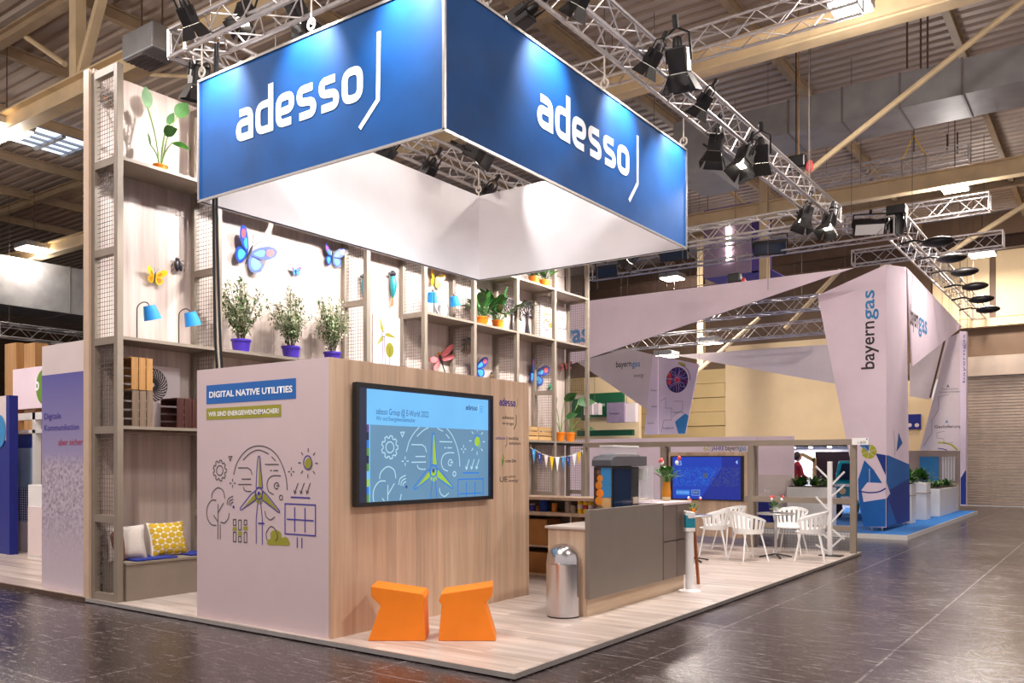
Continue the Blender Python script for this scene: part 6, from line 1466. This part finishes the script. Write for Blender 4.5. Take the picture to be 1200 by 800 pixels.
# person standing behind the greenery
pp = at('y', 24.6, 934.5, 541); base = V((pp.x, 24.6, gz))
pe = thing('person', 'person in a red sweater standing behind the mixed greenery', 'person', base)
def skin_body(name, pts, edges, m, parent):
    me = bpy.data.meshes.new(name); me.from_pydata([p[:3] for p in pts], edges, []); o = bpy.data.objects.new(name, me); COL.objects.link(o); o.parent = parent
    md = o.modifiers.new('skin', 'SKIN'); md.use_smooth_shade = True
    for i, p in enumerate(pts):
        sv = me.skin_vertices[0].data[i]; sv.radius = (p[3], p[4] if len(p) > 4 else p[3]); sv.use_root = (i == 0)
    s = o.modifiers.new('sub', 'SUBSURF'); s.levels = s.render_levels = 2; me.materials.append(M[m]); return o
S_ = 1.0
body = [(0, 0, .95, .15, .11), (0, 0, 1.15, .14, .10), (0, -.01, 1.36, .17, .10), (0, 0, 1.48, .07, .07), (0, -.01, 1.54, .05, .055),
        (.19, 0, 1.4, .055), (.25, -.04, 1.15, .045), (.16, -.24, 1.05, .035), (-.19, 0, 1.4, .055), (-.25, -.04, 1.15, .045), (-.16, -.24, 1.05, .035),
        (.1, 0, .85, .09), (.1, -.01, .48, .065), (.1, .02, .09, .045), (.1, -.13, .04, .04), (-.1, 0, .85, .09), (-.1, -.01, .48, .065), (-.1, .02, .09, .045), (-.1, -.13, .04, .04)]
skin_body('body', body, [(0, 1), (1, 2), (2, 3), (3, 4), (2, 5), (5, 6), (6, 7), (2, 8), (8, 9), (9, 10), (0, 11), (11, 12), (12, 13), (13, 14), (0, 15), (15, 16), (16, 17), (17, 18)], 'redcloth', pe)
MB().ball((base.x, base.y - .01, gz + 1.66), .105, 14, 10, (.88, .98, 1.15)).build('head', 'skin', pe, smooth=True)
MB().ball((base.x, base.y + .02, gz + 1.69), .115, 14, 10, (.93, .98, 1.1)).build('hair', 'hair', pe, smooth=True)
MB().ball((base.x, base.y - .115, gz + 1.645), .018, 6, 5).build('nose', 'skin', pe, smooth=True)
for s in (-1, 1):
    MB().ball((base.x + .035 * s, base.y - .1, gz + 1.67), .011, 6, 5).build('eye', 'w_black', pe, smooth=True)
    mb = MB().ball((base.x + .155 * s, base.y - .27, gz + 1.03), .04, 8, 6, (.8, 1.2, .6))
    for f in range(4): mb.pipe([(base.x + (.13 + .016 * f) * s, base.y - .30, gz + 1.03), (base.x + (.125 + .017 * f) * s, base.y - .345, gz + 1.02), (base.x + (.125 + .017 * f) * s, base.y - .365, gz + .995)], [.009, .008, .006], 6)
    mb.pipe([(base.x + .12 * s, base.y - .26, gz + 1.04), (base.x + .095 * s, base.y - .3, gz + 1.04)], [.011, .008], 6); mb.build('hand', 'skin', pe, smooth=True)
    MB().pipe([(base.x + .1 * s, base.y, gz + .9), (base.x + .1 * s, base.y - .01, gz + .5), (base.x + .1 * s, base.y + .015, gz + .1)], [.105, .085, .065], 12).build('trouser_leg', 'darkcloth', pe, smooth=True)
pe.rotation_euler = (0, 0, 2.3)
# small teal three-wheel van
vx0, vx1 = at('y', 24.0, 975.5, 560).x, at('y', 24.0, 1007, 560).x; vy = 24.0
va = thing('delivery_van', 'small teal three-wheel van parked left of the white tower', 'van', ((vx0 + vx1) / 2, vy + .9, gz)); vw = 1.1; x0 = vx0 + .02; x1 = x0 + vw
prof = [(vy + .0, .36), (vy + .02, .92), (vy + .12, 1.0), (vy + .42, 1.5), (vy + .5, 1.56), (vy + 1.2, 1.56), (vy + 1.26, 1.5), (vy + 1.26, .36)]
MB().prism([(x0, a, b + gz) for a, b in prof], (vw, 0, 0)).build('cab', 'teal', va, bevel=.05)
MB().add([(x0 + .1, vy + .12, gz + 1.03), (x1 - .1, vy + .12, gz + 1.03), (x1 - .14, vy + .39, gz + 1.46), (x0 + .14, vy + .39, gz + 1.46)], [(0, 1, 2, 3)]).build('windscreen', 'glass_dark', va); va.children[-1].location = (0, -.03, .02)
MB().box(x0 - .01, x1 + .01, vy - .02, vy + .03, gz + .86, gz + .93).build('bumper', 'white', va)
for sx in (.25, .9):
    MB().lathe([(.09, 0), (.09, .05), (.001, .055)], 16, (x0 + sx, vy + .01, gz + .74), Matrix.Rotation(math.pi / 2, 3, 'X')).build('headlight', 'sand', va, smooth=True)
MB().box(x0 + .2, x1 - .2, vy - .006, vy + .004, gz + .5, gz + .6).build('number_plate', 'white', va); MB().box(x0, x1, vy + 1.3, vy + 2.6, gz + .4, gz + .9).build('cargo_bed', 'teal', va, bevel=.02)
for x, y in ((x0 + .12, vy + .1), (x0 + .08, vy + 2.1), (x1 - .08, vy + 2.1)):
    R = Matrix.Rotation(math.pi / 2, 3, 'Y'); MB().lathe([(.05, -.06), (.2, -.05), (.22, 0), (.2, .05), (.05, .06)], 20, (x, y, gz + .22), R).build('wheel', 'rubber', va, smooth=True)
    MB().lathe([(.11, -.065), (.09, -.07), (.001, -.07)], 14, (x, y, gz + .22), R).build('hub_cap', 'sand', va, smooth=True)
# green stand far behind
gs = thing('exhibition_stand', 'far stand with dark green fascia and hanging white lantern boxes', 'stand', at('y', 32, 720, 560))
a, b = at('y', 31.5, 670, 489), at('y', 31.5, 731, 459); MB().box(a.x, b.x, 31.5, 31.7, a.z, b.z).build('upper_fascia', 'hedgegreen', gs)
p = at('y', 31.5, 688, 476.5); text('o entdecken', 'lettering', 'print_white', gs, (p.x, 31.5, p.z), XP, ZP, .85, .17, .004, .01)
a, b = at('y', 31, 676, 511), at('y', 31, 741, 503); MB().box(a.x, b.x, 31, 31.2, a.z, b.z).build('lower_fascia', 'hedgegreen', gs); MB().box(a.x, b.x, 31.6, 31.8, 0, 5.2).build('stand_wall', 'cream', gs)
for px0, px1, px2, py0, py1, lab in ((711, 731.5, 743, 471, 495, 'grey'), (684, 694, 700, 471, 486, 'white')):
    c0, c1, c2 = at('y', 30.6, px0, py1), at('y', 30.6, px1, py0), at('y', 30.6, px2, py0); MB().box(c0.x, c1.x, 30.6, 31.0, c0.z, c1.z).build('lantern_box', 'mauve' if lab == 'grey' else 'pinkwhite', gs); MB().box(c1.x, c2.x, 30.7, 31.0, c0.z, c1.z - .05).build('lantern_box', 'pinkwhite', gs); MB().tube((c1.x, 30.8, c1.z), (c1.x, 30.8, 6), .01, 5).build('hanger_wire', 'wire', gs)
p = at('y', 30.59, 714, 485.5); text('G ammonx', 'lettering', 'print_black', gs, (p.x, 30.6, p.z), XP, ZP, .45, .09, .004, .01)
for z in (gz, ): MB().box(a.x, b.x, 31.1, 31.6, 0, 1.1).build('stand_counter', 'pinkwhite', gs)
# violet hanging cube
y = 24.6; a, b, c = at('y', y, 825, 326), at('y', y, 880, 237), at('y', y, 903, 240)
vc = thing('hanging_cube', 'violet and mauve fabric cube hanging behind the far truss', 'banner', ((a.x + b.x) / 2, y, a.z))
MB().box(a.x, b.x, y, y + .05, a.z, b.z).build('front_cloth', 'mauve', vc); MB().box(b.x, c.x, y + .05, y + .1, a.z, b.z).build('side_cloth', 'violet', vc); MB().box(a.x, c.x, y + .05, y + 1.6, a.z, a.z + .03).build('bottom_cloth', 'violet', vc); MB().box(a.x, b.x, y - .01, y, b.z - .25, b.z).build('top_band', 'violet', vc)
for s in (a.x + .1, c.x - .1): MB().tube((s, y + .05, b.z), (s, y + .05, 10.6), .012, 5).build('hanger_wire', 'wire', vc)
p = at('y', y - .02, 854, 270); MB().box(p.x - .06, p.x + .06, y - .06, y - .02, a.z + .4, b.z - .35).build('light_tube', 'lampglow', vc)
# flood lamps on the neighbouring trusses
def flood(label, loc, rz, tilt, glow=False, w=.5):
    t = thing('flood_lamp', label, 'lamp', group='flood lamps on the neighbouring trusses')
    MB().box(-w / 2, w / 2, -.12, .12, -.16, .16).build('lamp_body', 'dark', t, bevel=.02)
    MB().box(-w / 2 + .03, w / 2 - .03, -.135, -.12, -.12, .12).build('lamp_face', 'whitepaint' if glow else 'glass_dark', t)
    for s in (-1, 1): MB().beam((s * (w / 2 + .02), 0, 0), (s * (w / 2 + .02), .0, .3), .03, .02).build('yoke_arm', 'dark', t)
    MB().tube((0, 0, .3), (0, 0, .4), .03, 6).build('clamp', 'black', t); MB().box(-w / 2 - .03, w / 2 + .03, -.015, .015, .29, .31).build('yoke_bar', 'dark', t)
    t.location = loc; t.rotation_euler = (tilt, 0, rz)
for px, py, lab, rz, tl, gl, w in ((902, 290, 'black flood lamp on the truss right of the violet cube', .3, .4, False, .75), (790, 298, 'black flood lamp on the truss left of the violet cube', .2, .3, False, .7), (712, 318, 'black flood lamp at the left end of the fabric truss', .2, .3, False, .6), (1018, 266, 'flood lamp with pale face beside the tower truss', .4, .7, True, .65)):
    flood(lab, at('y', 20.0, px, py), rz, tl, gl, w)
ml = thing('moving_head', 'black moving head lamp hanging at the truss corner above the tower', 'lamp', at('y', 20.3, 1051, 252)); c = ml.location
MB().box(c.x - .2, c.x + .2, c.y - .15, c.y + .15, c.z, c.z + .2).build('lamp_base', 'black', ml, bevel=.02); MB().lathe([(.13, 0), (.16, -.15), (.14, -.45), (.001, -.46)], 16, c).build('lamp_head', 'black', ml, smooth=True)
for s in (-1, 1): MB().box(c.x + s * .18 - .02, c.x + s * .18 + .02, c.y - .05, c.y + .05, c.z - .3, c.z).build('lamp_arm', 'black', ml)
for k, (px, py) in enumerate(((1085, 283), (1102, 302), (1118, 318), (1131, 335), (1139, 350), (1147, 362))):
    t = thing('arm_lamp', ('first', 'second', 'third', 'fourth', 'fifth', 'last')[k] + ' dark shell shaped arm lamp along the receding truss, counted from the front', 'lamp', at('x', -3.6, px, py), 'arm lamps along the receding truss'); c = t.location
    MB().pipe([(c.x - .55, c.y, c.z + .02), (c.x - .25, c.y, c.z + .06), (c.x, c.y, c.z)], .025, 6).build('arm', 'dark', t, smooth=True)
    MB().ball((c.x + .25, c.y, c.z - .04), .3, 14, 8, (1.15, .7, .38)).build('shell', 'dark', t, smooth=True); MB().ball((c.x + .27, c.y, c.z - .1), .2, 12, 6, (1.1, .6, .22)).build('reflector', 'alu', t, smooth=True)
# chain hoists
def hoist(label, loc, top=10.5):
    t = thing('chain_hoist', label, 'hoist', loc, 'chain hoists holding the trusses'); c = V(loc)
    MB().tube(c + V((0, 0, .1)), (c.x, c.y, top), .012, 6).build('chain', 'crate_a', t); MB().box(c.x - .18, c.x + .14, c.y - .1, c.y + .1, c.z - .12, c.z + .12).build('motor', 'black', t, bevel=.03)
    MB().ball((c.x + .2, c.y, c.z - .12), .07, 8, 6, (1, 1, 1.8)).build('chain_bag', 'w_red', t, smooth=True); MB().tube(c - V((0, 0, .12)), c - V((0, 0, .34)), .02, 6).build('hook', 'dark', t)
hoist('chain hoist with red bag above the far truss end', at('y', 16.0, 936, 190)); hoist('chain hoist hanging on the truss over the long white cloth', at('y', 20.2, 862, 331) + V((0, 0, .1)))
for k, (px, py0, py1, y) in enumerate(((933, 40, 182, 15.9), (1071, 95, 178, 25.0))):
    a, b = at('y', y, px, py0), at('y', y, px, py1); o = MB().tube(a, b, .014, 6).build('hanging_chain', 'dark', smooth=True); tag(o, ('dark hanging chain above the far truss end', 'dark hanging chain above the small lifting frame')[k], 'chain')
lfp = at('y', 25.0, 1071, 185); lf_ = thing('lifting_frame', 'small square lifting frame with yellow slings under the duct', 'frame', lfp); c = lfp
w = .3
for s in (-1, 1): MB().box(c.x + s * w - .02, c.x + s * w + .02, c.y - .02, c.y + .02, c.z - .55, c.z).build('frame_bar', 'alu', lf_); MB().tube((c.x + s * w, c.y, c.z), (c.x, c.y, c.z + .6), .015, 5).build('sling', 'w_yellow', lf_)
for z in (0, -.55): MB().box(c.x - w, c.x + w, c.y - .02, c.y + .02, c.z + z - .02, c.z + z + .02).build('frame_bar', 'alu', lf_)
MB().beam((c.x - w, c.y, c.z - .55), (c.x + w, c.y, c.z), .02, .02).build('frame_bar', 'alu', lf_)
# hanging rods under the roof at right
for k, (px, py0, py1, y) in enumerate(((1063, 45, 80, 18), (1079, 40, 80, 18), (1087, 40, 80, 18), (1110, 140, 180, 26), (1122, 140, 180, 26))):
    a, b = at('y', y, px, py0), at('y', y, px, py1); o = MB().tube((a.x, y, b.z), (a.x, y, 10.6), .02, 6).build('hanger_rod', 'rust', smooth=True); tag(o, ('first', 'second', 'third', 'fourth', 'fifth')[k] + ' brown hanger rod from the left near the duct at upper right', 'rod', 'brown hanger rods under the roof')

# ================================================================== NEIGHBOUR STAND AT LEFT
nb = thing('neighbour_platform', 'neighbouring pale plank floor at the left edge', 'platform', (-13, 5.6, 0))
MB().box(-19, PX0 - .04, 5.26, 8.0, .001, .04).build('platform_base', 'black', nb)
for k in range(9): MB().box(-19, PX0 - .04, 5.27 + k * .3, 5.56 + k * .3, .04, .052).build('plank', 'plank', nb)
MB().box(-19, PX0 - .04, 5.245, 5.26, .0, .05).build('edge_trim', 'rust', nb)
M['city'] = None
def city_material():
    m, nt, b, N, L = newmat('faded_violet_city_print'); tc = N.new('ShaderNodeTexCoord'); sx = N.new('ShaderNodeSeparateXYZ'); L.new(tc.outputs['Object'], sx.inputs[0])
    n = N.new('ShaderNodeTexNoise'); n.inputs['Scale'].default_value = 16; n.inputs['Detail'].default_value = 9; n.inputs['Roughness'].default_value = .75; L.new(tc.outputs['Object'], n.inputs['Vector'])
    v = N.new('ShaderNodeTexVoronoi'); v.inputs['Scale'].default_value = 24; L.new(tc.outputs['Object'], v.inputs['Vector'])
    r = N.new('ShaderNodeValToRGB'); r.color_ramp.elements[0].position = .44; r.color_ramp.elements[0].color = lin((112, 100, 126)) + (1,); r.color_ramp.elements[1].position = .72; r.color_ramp.elements[1].color = lin((206, 192, 204)) + (1,)
    md = N.new('ShaderNodeMath'); md.operation = 'MULTIPLY_ADD'; md.inputs[1].default_value = .25; L.new(v.outputs['Distance'], md.inputs[0]); L.new(n.outputs[0], md.inputs[2]); L.new(md.outputs[0], r.inputs[0])
    g = N.new('ShaderNodeValToRGB'); e = g.color_ramp.elements; e[0].position = .0; e[0].color = (0, 0, 0, 1); e[1].position = 1; e[1].color = (0, 0, 0, 1)
    for p, c in ((.18, 0.15), (.34, .85), (.50, .85), (.57, 0.0)): q = e.new(p); q.color = (c, c, c, 1)
    mr = N.new('ShaderNodeMapRange'); mr.inputs['From Max'].default_value = 3.1; L.new(sx.outputs['Z'], mr.inputs[0]); L.new(mr.outputs[0], g.inputs[0])
    base = N.new('ShaderNodeValToRGB'); e = base.color_ramp.elements; e[0].position = 0; e[0].color = lin((214, 198, 206)) + (1,); e[1].position = .88; e[1].color = lin((92, 88, 164)) + (1,); q = e.new(.25); q.color = lin((196, 180, 196)) + (1,); q = e.new(.6); q.color = lin((150, 140, 182)) + (1,); L.new(mr.outputs[0], base.inputs[0])
    mx = N.new('ShaderNodeMix'); mx.data_type = 'RGBA'; L.new(g.outputs[0], mx.inputs['Factor']); L.new(base.outputs[0], mx.inputs['A']); L.new(r.outputs[0], mx.inputs['B']); L.new(mx.outputs['Result'], b.inputs['Base Color']); b.inputs['Roughness'].default_value = .6; return m
M['city'] = city_material()
qy = 5.36; xa, xb = at('y', qy, 49.3, 500).x, at('y', qy, 106.5, 500).x; zt = 3.1; zm = at('y', qy, 77, 437).z
dw = thing('print_wall', 'tall wall with violet city print lettered Digitale Kommunikation', 'wall panel', ((xa + xb) / 2, qy, 0))
w1 = MB().box(xa, xb, qy, qy + .12, .05, zt).build('wall_board', 'pinkwhite', dw); pr_ = MB().box(xa + .002, xb - .002, qy - .004, qy, .055, zm).build('city_print', 'city', w1)
def dq(px, py): p = at('y', qy, px, py); return p
a, b = dq(52.5, 491), dq(72, 489); text('Digitale', 'lettering', 'print_navy', pr_, (a.x, qy - .004, a.z), XP, ZP, b.x - a.x, .075, .003, .008)
a, b = dq(52.5, 504.5), dq(93, 502.5); text('Kommunikation', 'lettering', 'print_navy', pr_, (a.x, qy - .004, a.z), XP, ZP, b.x - a.x, .075, .003, .008)
a, b = dq(69, 521.5), dq(97.5, 519); text('aber sicher', 'lettering', 'print_red', pr_, (a.x, qy - .004, a.z), XP, ZP, b.x - a.x, .08, .003, .008)
# things further left
sgn = thing('hanging_sign', 'white sign with green disc and letter b hanging on timber posts', 'sign', at('y', 7.82, 32, 480)); a, b = at('y', 7.82, 15, 480), at('y', 7.82, 62, 427)
pn = MB().box(a.x, b.x, 7.82, 7.89, a.z, b.z).build('sign_board', 'fabric_lilac', sgn); c = at('y', 7.82, 52, 453); Ink().disc((c.x, c.z), .31, .33).build('green_disc', 'sign_green', pn, (0, 7.82, 0), XP, ZP, .003)
p = at('y', 7.82, 41.5, 457); text('b', 'lettering', 'print_white', pn, (p.x, 7.82, p.z), XP, ZP, .15, .24, .006, .03)
for k, (px0, px1) in enumerate(((5.5, 19), (28, 41))):
    a, b = at('y', 7.9, px0, 500), at('y', 7.9, px1, 401); t = thing('timber_post', ('square pine post behind the hanging sign, left one', 'square pine post behind the hanging sign, right one')[k], 'post', ((a.x + b.x) / 2, 7.9, 0), 'square pine posts'); MB().box(a.x, b.x, 7.9, 8.15, 0, b.z).build('post_shaft', 'timber', t, bevel=.005); MB().box(a.x - .03, b.x + .03, 7.87, 8.18, 0, .06).build('post_shoe', 'dark', t)
a, b = at('y', 8.3, -40, 440), at('y', 8.3, 60, 402); o = MB().box(a.x, b.x, 9.4, 9.6, 1.9, b.z - .05).build('slat_wall', 'timber'); tag(o, 'brown wooden slat wall behind the pine posts', 'wall panel')
a, b = at('y', 6.9, -30, 632), at('y', 6.9, 12.5, 463); bp_ = thing('blue_panel_wall', 'royal blue wall with white top at the left picture edge', 'wall panel', (a.x, 6.9, 0))
MB().box(a.x, b.x - .121, 6.9, 7.0, 0, at('y', 6.9, 5, 516).z).build('lower_board', 'royal', bp_); MB().box(a.x, b.x - .12, 6.9, 7.0, at('y', 6.9, 5, 516).z, b.z).build('upper_board', 'pinkwhite', bp_); MB().box(b.x - .12, b.x, 6.88, 7.02, 0, b.z).build('edge_board', 'royal', bp_)
p = at('y', 6.89, 0, 505); Ink().disc((p.x, p.z), .2, .28).build('blue_print', 'print_blue', bp_, (0, 6.89, 0), XP, ZP, .004)
wf = thing('white_booth', 'white framed booth with blue panes and dotted front', 'booth', at('y', 7.3, 32, 640)); y = 7.3; a, b = at('y', y, 14, 640), at('y', y, 64, 482); wf.location.z = 0
for px in (15.5, 43, 60): p = at('y', y, px, 560); MB().box(p.x - .05, p.x + .05, y - .05, y + .05, 0, b.z).build('frame_post', 'whitepaint', wf)
MB().box(a.x, b.x, y - .05, y + .05, b.z - .12, b.z).build('frame_head', 'whitepaint', wf); MB().box(a.x, b.x, y - .05, y + .05, at('y', y, 30, 508).z, at('y', y, 30, 504).z).build('frame_rail', 'whitepaint', wf)
p, q = at('y', y, 18, 525), at('y', y, 42, 508); MB().box(p.x, q.x, y, y + .03, p.z, q.z).build('blue_pane', 'b_navy', wf); p2 = at('y', y, 42, 572); MB().box(p.x, q.x, y, y + .03, p2.z, p.z).build('pale_pane', 'print_blue', wf); wf.children[-1].data.materials[0] = mat('pale_blue_pane', (150, 172, 196), .3)
p3 = at('y', y, 42, 612); dn = MB().box(p.x, q.x, y, y + .03, p3.z, p2.z).build('dotted_panel', 'b_navy', wf); ink = Ink()
nx_, nz_ = 10, 14
for i in range(nx_):
    for j in range(nz_): ink.disc((p.x + (q.x - p.x) * (i + .5) / nx_, p3.z + (p2.z - p3.z) * (j + .5) / nz_), .022, .02, 6)
ink.build('dot_print', 'print_white', dn, (0, y, 0), XP, ZP, .003, stuff=True); MB().box(p.x, q.x, y, y + .03, .0, p3.z).build('white_plinth', 'pinkwhite', wf)
cb_ = at('y', 7.0, 40, 640); t = thing('white_cabinet', 'narrow white cabinet beside the dotted booth front', 'cabinet', (cb_.x + .25, 7.0, 0)); MB().box(cb_.x, cb_.x + .6, 6.9, 7.2, 0, at('y', 6.9, 42, 568).z).build('cabinet_body', 'whitepaint', t, bevel=.01); MB().box(cb_.x + .03, cb_.x + .57, 6.885, 6.9, .1, .9).build('cabinet_door', 'pinkwhite', t)
